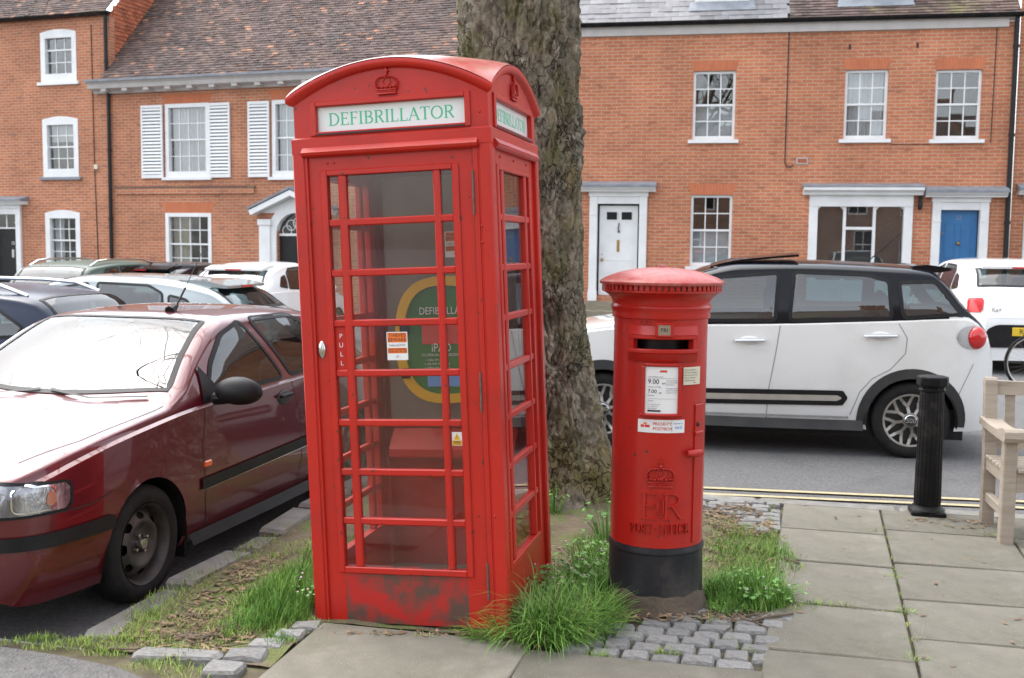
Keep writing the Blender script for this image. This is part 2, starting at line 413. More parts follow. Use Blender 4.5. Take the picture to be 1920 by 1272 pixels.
M['blackplastic'] = mat('black_plastic', (.011, .011, .012), (.017, .017, .018), scale=8, rough=.45, spec=.22)
M['greyplastic'] = mat('grey_cladding_plastic', (.038, .039, .041), (.055, .054, .052), scale=5, rough=.6, spec=.2)
M['carglass'] = glass('tinted_car_glass', (.30, .40, .41), 2.3)
M['screenglass'] = glass('windscreen_glass', (.62, .66, .66), 1.9)
M['carinterior'] = mat('car_interior', (.016, .016, .018), (.03, .03, .032), scale=5, rough=.8)
M['lampshell'] = mat('lamp_shell', (.34, .34, .35), rough=.25, metal=.8)
M['inlay'] = mat('dusty_trim_inlay', (.42, .39, .34), (.36, .33, .29), scale=6, rough=.5)
M['chrome'] = mat('chrome', (.75, .76, .77), rough=.12, metal=1.0)
M['alloy'] = mat('alloy_wheel', (.42, .40, .37), (.30, .28, .25), scale=9, rough=.42, metal=.6)
M['steelwheel'] = mat('steel_wheel', (.040, .038, .035), (.07, .064, .057), scale=14, rough=.5, metal=.3)
M['amberbulb'] = mat('amber_bulb', (.48, .14, .06), (.36, .2, .15), scale=30, rough=.15, coat=.6)
M['redlens'] = mat('red_lens', (.55, .015, .018), rough=.08, coat=.8)
M['orangelens'] = mat('orange_lens', (.75, .13, .02), rough=.1, coat=.8)
M['clearlens'] = mat('headlamp_glass', (.42, .44, .46), (.15, .16, .18), scale=14, rough=.12, metal=.6, coat=1.0, stretch=(1, 1, .4), bump=.5, bscale=60)
M['plate'] = mat('yellow_plate', (.75, .50, .03), rough=.4)
def carpaint(name, c, rough=.2, dirt=None, metal=0.0):
    return mat(name, c, rough=rough, coat=1.0, coatr=.03, metal=metal, stain=dirt, stain_scale=1.3, stain_w=(.5, .8)) if dirt else mat(name, c, rough=rough, coat=1.0, coatr=.03, metal=metal)
M['p_maroon'] = carpaint('maroon_car_paint', (.105, .006, .012), .3, metal=.25)
M['p_white'] = carpaint('white_car_paint', (.74, .75, .74), .3, dirt=(.63, .61, .57))
M['p_blackroof'] = mat('black_car_paint', (.005, .006, .009), rough=.12, spec=.28)
M['p_silver'] = carpaint('silver_car_paint', (.30, .34, .35), .35, metal=.5)
M['p_navy'] = mat('navy_car_paint', (.02, .03, .055), rough=.25, spec=.35)
M['p_green'] = mat('sage_car_paint', (.06, .09, .068), rough=.3, spec=.35)
M['p_white2'] = carpaint('plain_white_car_paint', (.76, .77, .77), .3)

# ---------------------------------------------------------------- ground
GC, GS = math.cos(R(13.2)), math.sin(R(13.2))
def G(a, b, z=0.0): return Vector((a*GC+b*GS, -a*GS+b*GC, z))
def GI(x, y): return (x*GC-y*GS, x*GS+y*GC)
GROT = -R(13.2)
def roadz(x, y):
    z = -0.085 - 0.035*sstep((-x-0.3)/1.2)
    return z + 0.19*sstep((y-9.8)/5)*sstep((x-1)/4)
def axis_vals(lo, hi, fine0, fine1, step, big):
    v = []; t = fine0
    while t < fine1: v.append(t); t += step
    v.append(fine1)
    a = fine0; s = step
    while a > lo: s *= big; a -= s; v.insert(0, max(a, lo))
    a = fine1; s = step
    while a < hi: s *= big; a += s; v.append(min(a, hi))
    return v
xs = axis_vals(-400, 400, -9, 12, .5, 1.6); ys = axis_vals(-400, 400, 2, 24, .5, 1.6)
mb = MB()
mb.add([(x, y, roadz(x, y)+.006*noise.noise(Vector((x*.6, y*.6, 0)))) for y in ys for x in xs],
       [(j*len(xs)+i, j*len(xs)+i+1, (j+1)*len(xs)+i+1, (j+1)*len(xs)+i) for j in range(len(ys)-1) for i in range(len(xs)-1)])
tag(mb.build('road', M['asphalt'], smooth=True, angle=None), kind='structure')
# two yellow lines, sheets just above the road
for k, (d0, nm) in enumerate(((0.0, 'yellow_line'), (.20, 'yellow_line'))):
    mb = MB(); n = 40; vs = []; w = .062
    for i in range(n+1):
        a = -2.7+i*9.0/n; b = 7.70+d0+.083*(a+.4)
        for s in (0, w):
            q = G(a, b+s+.004*noise.noise(Vector((a*4, s*9+k, 1)))); vs.append((q.x, q.y, roadz(q.x, q.y)+.011))
    mb.add(vs, [(2*i, 2*i+2, 2*i+3, 2*i+1) for i in range(n)])
    tag(mb.build(nm, M['yellow']), kind='structure')
# pavement: a soil bed carrying the slabs
mb = MB()
poly = [G(a, b)[:2] for a, b in ((-14, -9), (16, -9), (16, 7.26), (-2.74, 7.26), (-2.74, 3.86), (-14, 3.86))]
mb.prism(poly, -.4, -.028)
pav = tag(mb.build('pavement', M['bed']), kind='structure')

def slab(corners, name, m, parent, th=.05, z=0.0, bev=.006, jit=.004, sub=0):
    """a flag from four ground corners (a,b), shrunk for the joint, bevelled"""
    c = [G(*q) for q in corners]; ce = sum(c, Vector())/len(c)
    top = []; base = []
    tx, ty = random.uniform(-jit, jit), random.uniform(-jit, jit)
    for q in c:
        d = (q-ce); L = d.length
        o = d*(1-.007/L*1.2)
        z0 = z+tx*d.x/ max(.2, L)+ty*d.y/max(.2, L)
        base.append((o.x, o.y, z0-bev)); i = d*(1-(.007+bev)/L*1.2); top.append((i.x, i.y, z0))
    n = len(c)
    mb = MB()
    vs = [(x, y, z-th) for x, y, _ in base]+base+top
    fs = [(i, (i+1) % n, n+(i+1) % n, n+i) for i in range(n)]+[(n+i, n+(i+1) % n, 2*n+(i+1) % n, 2*n+i) for i in range(n)]+[tuple(range(2*n, 3*n))]
    mb.add(vs, fs)
    o = mb.build(name, m, parent); o.location = ce
    return o
sh = .045
def cola(a, b): return a+sh*(b-4.3)
colA = [2.2, 3.0, 3.86, 4.55, 5.19, 5.92, 6.62, 7.25]
for i in range(len(colA)-1):
    b0, b1 = colA[i], colA[i+1]
    slab([(cola(.03, b0), b0), (cola(.645, b0), b0), (cola(.645, b1), b1), (cola(.03, b1), b1)], 'paving_slab', M['slab'], pav)
colB = [2.4, 3.1, 4.28, 4.84, 5.40, 6.02, 6.74, 7.25]
for i in range(len(colB)-1):
    b0, b1 = colB[i], colB[i+1]
    slab([(cola(.645, b0), b0), (cola(1.36, b0), b0), (cola(1.36, b1), b1), (cola(.645, b1), b1)], 'paving_slab', M['slab'], pav)
for k, off in enumerate((.25, .05, .4, .15, .3)):
    a0, a1 = 1.36+k*.66, 1.36+(k+1)*.66
    bs = [2.0+off+.64*i for i in range(8)]+[7.25]
    for b0, b1 in zip(bs[:-1], bs[1:]):
        slab([(cola(a0, b0), b0), (cola(a1, b0), b0), (cola(a1, b1), b1), (cola(a0, b1), b1)], 'paving_slab', M['slab'], pav)
for a0, a1, b0, b1 in ((-1.88, -.93, 3.66, 4.36), (-.93, .03, 3.55, 4.285), (-1.88, -.93, 2.7, 3.66), (-.93, .03, 2.7, 3.55), (-2.9, -1.88, 2.4, 3.3), (-4, -2.9, 2.4, 3.3)):
    slab([(a0, b0), (a1, b0), (a1+.02, b1), (a0, b1)], 'paving_slab', M['slab'], pav)
# kerb stones along the road and along the parking bay
kerb = tag(MB().prism([G(a, b)[:2] for a, b in ((-2.7, 7.27), (16, 7.27), (16, 7.40), (-2.7, 7.40))], -.4, -.05).build('kerb', M['bed']), kind='structure')
a = -2.7
while a < 9:
    L = .9; slab([(a, 7.265), (a+L, 7.265), (a+L, 7.41), (a, 7.41)], 'kerb_stone', M['kerb'], kerb, th=.2, z=-.004, bev=.014, jit=.003); a += L
bk = tag(MB().prism([G(a, b)[:2] for a, b in ((-2.86, 3.75), (-2.70, 3.75), (-2.70, 7.30), (-2.86, 7.30))], -.4, -.06).build('parking_kerb', M['bed']), kind='structure')
for b0, L, dz, sk in ((3.98, .70, -.015, .02), (4.70, .62, .0, -.02), (5.33, .33, -.01, .02), (5.68, .50, .02, .0), (6.2, .55, .035, .01), (6.77, .5, .02, 0)):
    slab([(-2.85+sk, b0), (-2.69+sk, b0), (-2.69, b0+L), (-2.85, b0+L)], 'kerb_stone', M['kerb'], bk, th=.22, z=dz, bev=.02, jit=.012)
for a0 in (-3.6, -4.5, -5.4, -6.3):
    slab([(a0, 3.76), (a0+.88, 3.74), (a0+.88, 3.88), (a0, 3.90)], 'kerb_stone', M['kerb'], bk, th=.2, z=-.03, bev=.02, jit=.008)
# worn tarmac patch in the corner
mb = MB(); ring = []
for i in range(26):
    t = 2*math.pi*i/26; rr = 1+.10*noise.noise(Vector((math.cos(t)*2, math.sin(t)*2, 4)))
    q = G(-2.95+.84*math.cos(t)*rr, 3.42+.35*math.sin(t)*rr); ring.append(q)
ce = G(-2.95, 3.42)
vs = [(ce.x, ce.y, .012)]+[(lerp(ce.x, q.x, .85), lerp(ce.y, q.y, .85), .010) for q in ring]+[(q.x, q.y, -.02) for q in ring]
n = 26
mb.add(vs, [(0, 1+i, 1+(i+1) % n) for i in range(n)]+[(1+i, 1+n+i, 1+n+(i+1) % n, 1+(i+1) % n) for i in range(n)])
tag(mb.build('tarmac_patch', M['tarmac_patch'], smooth=True, angle=None), kind='structure')

TREE = Vector((.16, 7.02, 0))
def bedz(a, b):
    p = G(a, b); d = math.hypot(p.x-TREE.x, p.y-TREE.y)
    z = -.012+.13*math.exp(-(d/.75)**2)+.016*fbm((p.x*4, p.y*4, 2), 4)+.03*sstep((-a-1.9)/.5)*sstep((b-4.4)/.6)*sstep((2.62+a)/.15)
    return z
def soil_ok(a, b):
    if a > -1.9 and b < 4.40: return False
    if a > -.76 and b < 5.0: return False
    return True
mb = MB(); st = .045; na = int(2.72/st); nb = int(3.45/st); idx = {}
for j in range(nb+1):
    for i in range(na+1):
        a = -2.70+i*st; b = 3.86+j*st
        q = G(a, b); idx[(i, j)] = len(mb.v); mb.v.append((q.x, q.y, bedz(a, b)))
for j in range(nb):
    for i in range(na):
        a = -2.70+(i+.5)*st; b = 3.86+(j+.5)*st
        if soil_ok(a, b) and b < 7.28:
            mb.f.append((idx[i, j], idx[i+1, j], idx[i+1, j+1], idx[i, j+1])); mb.m.append(0)
tag(mb.build('soil_bed', M['soil'], smooth=True, angle=None), kind='structure')

# granite setts
def sett_mesh(k):
    bm = bmesh.new(); bmesh.ops.create_cube(bm, size=1.0)
    bmesh.ops.bevel(bm, geom=list(bm.edges), offset=.07, segments=1, affect='EDGES', profile=.5); bmesh.ops.subdivide_edges(bm, edges=[e for e in bm.edges if e.calc_length() > .5], cuts=1, use_grid_fill=True)
    for v in bm.verts:
        c = v.co
        q = Vector((c.x, c.y, c.z))
        m_ = 1-.06*(abs(2*q.x)**4*abs(2*q.y)**4)
        c.x *= m_; c.y *= m_
        if c.z > .3: c.z -= .10*(abs(2*q.x)**8+abs(2*q.y)**8)
        n_ = noise.noise_vector(Vector((q.x*2.1+k*7, q.y*2.1, q.z*2)))
        c += Vector((n_.x*.05, n_.y*.05, n_.z*.09))
    me = bpy.data.meshes.new('sett'); bm.to_mesh(me); bm.free(); me.materials.append(M['sett'])
    return me
setts = [sett_mesh(k) for k in range(7)]
def sett(parent, a, b, wa, wb, z=0.0, r=0.0):
    q = G(a, b, z-.04)
    return put('sett', random.choice(setts), parent, q, (random.uniform(-.03, .03), random.uniform(-.03, .03), GROT+r), (wa*1.03, wb*1.03, .09))
cob = tag(MB().prism([G(a, b)[:2] for a, b in ((-.76, 4.28), (.05, 4.28), (.10, 5.1), (-.76, 5.1))], -.2, -.026).build('cobble_paving', M['bed']), kind='structure')
b = 4.345; row = 0
while b < 5.02:
    wb = random.uniform(.092, .112); a = -.78+.04*row+random.uniform(-.05, .0)
    while a < .0+.02*row:
        wa = random.uniform(.105, .165)
        if a+wa > .06+.02*row: wa = max(.07, .06+.02*row-a)
        q = G(a+wa/2, b)
        if math.hypot(q.x-.70, q.y-5.06) > .235 and not (row > 3 and a < -.62):
            sett(cob, a+wa/2, b+random.uniform(-.006, .006), wa-.012, wb-.010, z=random.uniform(-.008, .006), r=random.uniform(-.05, .05))
        a += wa
    b += wb; row += 1
cob2 = tag(MB().prism([G(a, b)[:2] for a, b in ((-.62, 6.45), (.12, 6.45), (.14, 7.25), (-.62, 7.25))], -.2, -.022).build('kerbside_cobbles', M['bed']), kind='structure')
b = 6.52; row = 0
while b < 7.22:
    a = -.60
    while a < .08:
        wa = random.uniform(.12, .2)
        if a+wa > .15: wa = .15-a
        if (row > 3 or a > -.25) and wa > .06: sett(cob2, a+wa/2, b, wa-.012, .088, z=random.uniform(-.004, .01), r=random.uniform(-.04, .04))
        a += wa
    b += .1; row += 1
edge = tag(MB().prism([G(a, b)[:2] for a, b in ((-2.06, 3.5), (-1.89, 3.5), (-1.89, 4.32), (-2.0, 4.32))], -.2, -.03).build('edging_stones', M['bed']), kind='structure')
for a, b, wa, wb, r_ in ((-1.93, 4.30, .13, .09, .2), (-1.955, 4.19, .13, .10, .1), (-2.0, 4.06, .15, .10, .15), (-2.03, 3.93, .17, .12, .2), (-2.05, 3.78, .15, .12, .1), (-2.30, 3.86, .36, .10, .1)):
    sett(edge, a, b, wa, wb, z=.004, r=r_)

# ---------------------------------------------------------------- buildings
class House:
    def __init__(self, name, origin, yaw, label):
        self.o = empty(name, origin, (0, 0, yaw)); tag(self.o, label, 'house')
def wall_holes(u0, u1, z0, z1, holes, depth=.16):
    """front at y=0, with reveals; holes (u0,u1,z0,z1)"""
    us = sorted({u0, u1, *[h_[0] for h_ in holes], *[h_[1] for h_ in holes]}); zs = sorted({z0, z1, *[h_[2] for h_ in holes], *[h_[3] for h_ in holes]})
    mb = MB()
    for i in range(len(us)-1):
        for j in range(len(zs)-1):
            cu, cz = (us[i]+us[i+1])/2, (zs[j]+zs[j+1])/2
            if any(h_[0] < cu < h_[1] and h_[2] < cz < h_[3] for h_ in holes): continue
            mb.add([(us[i], 0, zs[j]), (us[i+1], 0, zs[j]), (us[i+1], 0, zs[j+1]), (us[i], 0, zs[j+1])], [(0, 1, 2, 3)])
    for a, b, c, d in holes:
        mb.add([(a, 0, c), (a, 0, d), (a, depth, d), (a, depth, c)], [(0, 1, 2, 3)])
        mb.add([(b, 0, c), (b, depth, c), (b, depth, d), (b, 0, d)], [(0, 1, 2, 3)])
        mb.add([(a, 0, d), (b, 0, d), (b, depth, d), (a, depth, d)], [(0, 1, 2, 3)])
        mb.add([(a, 0, c), (a, depth, c), (b, depth, c), (b, 0, c)], [(0, 1, 2, 3)])
    return mb
def drape(u0, u1, z0, z1, y, folds, amp=.025):
    mb = MB(); n = max(8, int((u1-u0)*60)); vs = []
    for i in range(n+1):
        t = i/n; yy = y+amp*math.sin(t*folds*2*math.pi)+amp*.4*math.sin(t*folds*5.1)
        vs += [(lerp(u0, u1, t), yy, z0), (lerp(u0, u1, t), yy, z1)]
    return mb.add(vs, [(2*i, 2*i+2, 2*i+3, 2*i+1) for i in range(n)])
def sash(h, u0, u1, z0, z1, cols, rt, rb, y=.05, fw=.055, sill=True, dress=None, sillm=None, proud=False, barw=.022):
    """sash window: frame, meeting rail, bars, panes, sill, what hangs behind"""
    W_ = M['white']; y0 = -.012 if proud else y
    mb = MB()
    mb.box(u0, u0+fw, y0, y+.09, z0, z1); mb.box(u1-fw, u1, y0, y+.09, z0, z1)
    mb.box(u0+fw, u1-fw, y0+.002, y+.09, z1-fw, z1); mb.box(u0+fw, u1-fw, y0+.002, y+.09, z0, z0+fw*1.5)
    zm = z0+fw*1.5+(z1-fw-z0-fw*1.5)*rb/(rt+rb)
    mb.box(u0+fw, u1-fw, y+.012, y+.075, zm-.022, zm+.022)
    w = mb.build('window', W_, h)
    if sill: ubox('sill', sillm or W_, w, u0-.09, u1+.09, -.075, y+.02, z0-.075, z0-.001)
    ui0, ui1 = u0+fw, u1-fw; cw = (ui1-ui0)/cols
    for (za, zb, nr, yy) in ((z0+fw*1.5, zm-.022, rb, y+.05), (zm+.022, z1-fw, rt, y+.03)):
        rh = (zb-za)/nr
        for i in range(1, cols): ubox('glazing_bar', W_, w, ui0+i*cw-barw/2, ui0+i*cw+barw/2, yy-.014, yy+.016, za, zb)
        for j in range(1, nr): ubox('glazing_bar', W_, w, ui0, ui1, yy-.012, yy+.014, za+j*rh-barw/2, za+j*rh+barw/2)
        for i in range(cols):
            for j in range(nr):
                ubox('pane', M['pane'], w, ui0+i*cw+barw/2-.002, ui0+(i+1)*cw-barw/2+.002, yy, yy+.004, za+j*rh+barw/2-.002, za+(j+1)*rh-barw/2+.002,
                     (random.gauss(0, .006), 0, random.gauss(0, .008)))
    MB().add([(u0-.05, y+.1, z0-.05), (u1+.05, y+.1, z0-.05), (u1+.05, y+.1, z1+.05), (u0-.05, y+.1, z1+.05), (u0-.05, y+1.3, z0-.05), (u1+.05, y+1.3, z0-.05), (u1+.05, y+1.3, z1+.05), (u0-.05, y+1.3, z1+.05)],
              [(4, 5, 6, 7), (0, 1, 5, 4), (1, 2, 6, 5), (2, 3, 7, 6), (3, 0, 4, 7)]).build('room_interior', M['room'], w)
    if dress == 'net': drape(ui0, ui1, z0+.03, z1-.03, y+.16, 9).build('curtain', M['curtain'], w, smooth=True, angle=None)
    if dress == 'lowblind': ubox('blind', M['curtain'], w, ui0, ui1, y+.14, y+.15, z0+.04, zm)
    if dress == 'highblind': ubox('blind', M['curtain'], w, ui0, ui1, y+.14, y+.15, lerp(z0, z1, .62), z1-.02)
    if dress == 'cream':
        drape(ui0, ui0+(ui1-ui0)*.45, z0+.03, z1-.03, y+.17, 4).build('curtain', M['curtain_cream'], w, smooth=True, angle=None)
        drape(ui1-(ui1-ui0)*.12, ui1, z0+.03, z1-.03, y+.17, 2).build('curtain', M['curtain_cream'], w, smooth=True, angle=None)
    if dress == 'shutter': drape(ui0, ui0+(ui1-ui0)*.36, z0+.03, z1-.03, y+.15, 1, .01).build('curtain', M['curtain'], w, smooth=True, angle=None); ubox('blind', M['curtain'], w, ui1-.12*(ui1-ui0), ui1, y+.14, y+.15, z0+.04, z1)
    return w
def flat_arch(h, u0, u1, z, hh, spl=.07):
    MB().prism([(u0, z), (u1, z), (u1+spl, z+hh), (u0-spl, z+hh)], -.004, .05, 'y').build('brick_arch', M['arch'], h)
def tile_field(u0, u1, s0, s1, place, w=.165, ex=.10, th=.014, jit=1.0, skip=None):
    """rows of plain tiles; place(u, s, off) -> point"""
    mb = MB(); r = 0; s = s0
    while s < s1:
        u = u0-(w/2 if r % 2 else 0)
        while u < u1:
            a, b = max(u, u0), min(u+w-.004, u1)
            if b-a > .02 and not (skip and skip((a+b)/2, s)):
                j = random.gauss(0, .0035)*jit; k = random.gauss(0, .003)*jit; ds = random.gauss(0, .004)*jit
                q = [place(a, s+ds, th+j+.010), place(b, s+ds, th+k+.010), place(b, s+ex*1.12, .004), place(a, s+ex*1.12, .004), place(a, s+ds, -.004), place(b, s+ds, -.004)]
                mb.add(q, [(0, 1, 2, 3), (4, 5, 1, 0), (4, 0, 3), (5, 2, 1)])
            u += w
        s += ex; r += 1
    return mb
def pipe(h, u, z0, z1, rr=.045, y=-.07, name='downpipe'):
    mb = MB().tube([(u, y, z0), (u, y, z1)], rr, 10)
    z = z0+.5
    while z < z1: mb.lathe([(rr, -.03), (rr+.012, -.03), (rr+.012, .03), (rr, .03)], 10, (u, y, z)); z += 1.8
    return mb.build(name, M['black'], h, smooth=True)
def gutter(h, u0, u1, y, z, rr=.06):
    n = 8; P = [(y+rr*math.cos(math.pi+math.pi*i/n), z+rr*math.sin(math.pi+math.pi*i/n)) for i in range(n+1)]+[(y+(rr-.02)*math.cos(math.pi-math.pi*i/n), z-.012-(rr-.02)*math.sin(math.pi*i/n)*.8) for i in range(n, -1, -1)][::-1][::-1]
    P = [(y-rr, z), *[(y+rr*math.cos(math.pi+math.pi*i/n), z+rr*math.sin(math.pi+math.pi*i/n)) for i in range(1, n)], (y+rr, z), (y, z-.01)]
    return MB().prism(P, u0, u1, 'x').build('gutter', M['iron'], h)

# --- the right house (door 21, shop window, blue door)
HR = empty('brick_house', (2.2647, 24.0, 0), (0, 0, R(-10.43)))
tag(HR, 'long two-storey orange brick house with slate roof, white door and blue door, right of tree', 'house')
holes = [(1.64, 2.54, 4.05, 5.52), (4.81, 5.68, 4.04, 5.49), (6.63, 7.54, 4.02, 5.46), (1.65, 2.54, 1.3, 2.86), (-.47, .60, .62, 2.78), (4.30, 6.13, 1.0, 2.62), (6.78, 7.66, .62, 2.64)]
wall_holes(-3.2, 8.12, -.3, 6.42, holes).build('wall', M['brick'], HR)
wl = MB(); wl.box(-3.2, -3.19, 0, 7, -.3, 6.4); wl.box(8.11, 8.12, .01, 7, -.3, 6.4); wl.build('side_wall', M['brick'], HR)
sash(HR, 1.64, 2.54, 4.05, 5.52, 3, 2, 2, dress='lowblind'); sash(HR, 4.81, 5.68, 4.04, 5.49, 3, 2, 2, dress='net'); sash(HR, 6.63, 7.54, 4.02, 5.46, 3, 2, 2)
sash(HR, 1.65, 2.54, 1.3, 2.86, 3, 2, 2, dress='lowblind')
for a, b, z in ((1.64, 2.54, 5.52), (4.81, 5.68, 5.49), (6.63, 7.54, 5.46), (1.65, 2.54, 2.86)): flat_arch(HR, a, b, z, .23)
MB().box(-3.2, 8.0, -.06, .0, 6.30, 6.47).build('eaves_board', M['offwhite'], HR)
gutter(HR, -3.2, 8.25, -.13, 6.565, .085)
MB().box(-3.2, 8.2, -.10, .25, 6.471, 6.54).build('soffit', M['offwhite'], HR)
pipe(HR, 8.15, 0, 6.5, .05)
# thin service cables
MB().tube([(3.62, -.012, 6.3), (3.62, -.012, 3.55), (3.66, -.012, 3.47), (3.76, -.012, 3.46), (3.80, -.012, 3.52)], .010, 5).build('cable', M['black'], HR)
MB().tube([(7.78, -.012, 6.3), (7.76, -.012, 3.95)], .008, 5).build('cable', M['black'], HR)
MB().tube([(5.78, -.012, 3.93), (6.55, -.012, 3.93)], .007, 5).build('cable', M['black'], HR)
mb = MB(); mb.box(3.86, 4.10, -.02, 0, 3.52, 3.66); vb = mb.build('air_brick', M['offwhite'], HR); ubox('grille', M['tile_red'], vb, 3.885, 4.075, -.024, -.0205, 3.545, 3.635)
for u in (4.86, 6.22): MB().box(u, u+.03, -.03, 0, 5.92, 6.02).build('wall_tie', M['black'], HR)
# roof: slates to the left, clay tiles to the right
PR = R(46); cp, sp_ = math.cos(PR), math.sin(PR)
def roofR(u, s, off): return (u, -.16+s*cp-off*sp_, 6.56+s*sp_+off*cp)
rf = MB().add([roofR(-3.2, 0, -.03), roofR(8.2, 0, -.03), roofR(8.2, 4.6, -.03), roofR(-3.2, 4.6, -.03)], [(0, 1, 2, 3)]).build('roof', M['tile_dark'], HR)
slm = []
for k in range(4):
    w_ = .30; mb = MB()
    mb.add([(-w_/2, 0, .012), (w_/2, 0, .012+random.uniform(-.004, .004)), (w_/2, .30, 0), (-w_/2, .30, 0), (-w_/2, 0, 0), (w_/2, 0, 0)], [(0, 1, 2, 3), (4, 5, 1, 0), (4, 0, 3), (5, 2, 1)])
    slm.append(mb.mesh('slate', M['slate']))
r = 0; s = -.03
while s < 2.2:
    u = -1.75+(.152 if r % 2 else 0)
    while u < 3.6:
        x, y, z = roofR(u, s, .006)
        put('slate', random.choice(slm), rf, (x, y+random.gauss(0, .004), z), (PR+random.gauss(0, .012), random.gauss(0, .012), random.gauss(0, .012)))
        u += .304
    s += .185; r += 1
tag(tile_field(3.62, 8.2, -.03, 3.4, roofR, skip=None).build('roof_tiles', M['tile_dark'], HR), kind='stuff')
def dormer(h, u0, u1, s, name='dormer'):
    x, y, z = roofR((u0+u1)/2, s, 0)
    d = MB(); d.box(u0-.1, u0, y, y+1.6, z-.05, z+1.25); d.box(u1, u1+.1, y, y+1.6, z-.05, z+1.25); d.box(u0-.18, u1+.18, y-.1, y+1.9, z+1.25, z+1.37)
    o = d.build(name, M['white'], h)
    MB().add([roofR(u0-.24, s-.30, .03), roofR(u1+.24, s-.30, .03), roofR(u1+.2, s+.03, .03), roofR(u0-.2, s+.03, .03)], [(0, 1, 2, 3)]).build('lead_apron', M['lead'], o)
    fr = MB(); fr.box(u0, u0+.07, y+.02, y+.12, z, z+1.25); fr.box(u1-.07, u1, y+.02, y+.12, z, z+1.25); fr.box(u0+.07, u1-.07, y+.02, y+.12, z, z+.11); fr.box(u0+.07, u1-.07, y+.02, y+.12, z+1.15, z+1.25)
    fr.build('frame', M['white'], o)
    w = (u1-u0-.14)/3
    for i in range(3):
        ubox('pane', M['pane'], o, u0+.07+i*w+.012, u0+.07+(i+1)*w-.012, y+.06, y+.064, z+.11, z+1.15)
        if i: ubox('glazing_bar', M['white'], o, u0+.07+i*w-.014, u0+.07+i*w+.014, y+.04, y+.08, z+.11, z+1.15)
    ubox('room_interior', M['room'], o, u0+.01, u1-.01, y+.2, y+1.4, z+.02, z+1.2)
dormer(HR, 1.72, 2.68, .62); dormer(HR, 4.84, 5.92, .62)
# white door 21
def doorcase(h, u0, u1, z0, zt, cap0, cap1, leadm=True):
    mb = MB(); pw = .17
    mb.box(u0-pw, u0, -.07, .10, z0, zt+.16, bev=.008); mb.box(u1, u1+pw, -.07, .10, z0, zt+.16, bev=.008)
    mb.box(u0, u1, -.045, .10, zt, zt+.16); mb.box(u0-pw-.02, u1+pw+.02, -.08, .0, zt+.161, zt+.26)
    mb.box(u0-pw, u0-pw+.002+pw, -.085, -.071, zt-.25, zt-.22); mb.box(u1, u1+pw, -.085, -.071, zt-.25, zt-.22)
    mb.box(u0-pw-.015, u0+.015, -.085, .02, z0, z0+.22); mb.box(u1-.015, u1+pw+.015, -.085, .02, z0, z0+.22)
    dc = mb.build('door_surround', M['white'], h)
    MB().prism([(0, 0), (-.20, 0), (-.20, .02), (-.26, .05), (-.30, .09), (0, .09)], cap0, cap1, 'x').map(lambda x, y, z: (x, y, z+zt+.262)).build('cornice', M['white'], dc)
    MB().prism([(0, 0), (-.32, 0), (-.32, .05), (0, .14)], cap0-.02, cap1+.02, 'x').map(lambda x, y, z: (x, y, z+zt+.354)).build('lead_canopy', M['lead'], dc)
    return dc
def text_mesh(body, size, ext=0.0, align='CENTER'):
    cu = bpy.data.curves.new('txt', 'FONT'); cu.body = body; cu.size = size; cu.align_x = align; cu.align_y = 'CENTER'; cu.extrude = ext; cu.resolution_u = 3
    ob = bpy.data.objects.new('txt', cu); col.objects.link(ob)
    dg = bpy.context.evaluated_depsgraph_get()
    me = bpy.data.meshes.new_from_object(ob.evaluated_get(dg))
    bpy.data.objects.remove(ob); bpy.data.curves.remove(cu)
    return me
def lettering(body, size, m, parent, loc, rot=(math.pi/2, 0, 0), ext=.0004, align='CENTER', sx=1.0, name='lettering'):
    me = text_mesh(body, size, ext, align); me.materials.clear(); me.materials.append(m)
    return put(name, me, parent, loc, rot, (sx, 1, 1))
doorcase(HR, -.40, .53, .50, 2.66, -.77, .88)
d = MB().box(-.36, .49, .11, .155, .63, 2.62).build('front_door', M['white'], HR)
ubox('pane', M['blackplastic'], d, -.20, .03, .104, .1095, 2.31, 2.48); ubox('pane', M['blackplastic'], d, .13, .36, .104, .1095, 2.31, 2.48)
fr = MB()
for a, b in ((-.22, .05), (.11, .38)):
    fr.box(a, a+.018, .098, .1085, 2.29, 2.50); fr.box(b-.018, b, .098, .1085, 2.29, 2.50); fr.box(a+.018, b-.018, .098, .1085, 2.29, 2.308); fr.box(a+.018, b-.018, .098, .1085, 2.482, 2.50)
fr.build('pane_moulding', M['white'], d)
for a, b, c, e in ((-.27, .40, .75, 1.05), (-.27, .40, 1.12, 1.42)):
    fr = MB(); fr.box(a, b, .100, .1095, c, c+.015); fr.box(a, b, .100, .1095, e-.015, e); fr.box(a, a+.015, .100, .1095, c+.015, e-.015); fr.box(b-.015, b, .100, .1095, c+.015, e-.015); fr.build('moulding', M['white'], d)
ubox('letterbox', M['brass'], d, .035, .095, .100, .1085, 1.60, 1.86)
MB().ball((-.29, .085, 1.42), .035, n=10, m=7).ball((-.29, .10, 1.54), .014).build('door_knob', M['brass'], d, smooth=True)
MB().tube([(.075, .10, 2.24), (.075, .08, 2.2), (.06, .085, 2.12), (.075, .09, 2.06)], .014, 6).ball((.075, .09, 2.05), .03).build('knocker', M['hinge'], d, smooth=True)
lettering('21', .14, M['inkgrey'], d, (.08, .1085, 2.40))
MB().box(-.36, .49, .10, .16, .585, .63).build('threshold', M['lead'], HR)
ubox('step', M['stone'], HR, -.62, .80, -.28, .12, .30, .485); ubox('step', M['stone'], HR, -.66, .84, -.60, -.28, .0, .30)
ubox('hall_interior', M['room'], HR, -.46, .59, .17, .6, .6, 2.8)
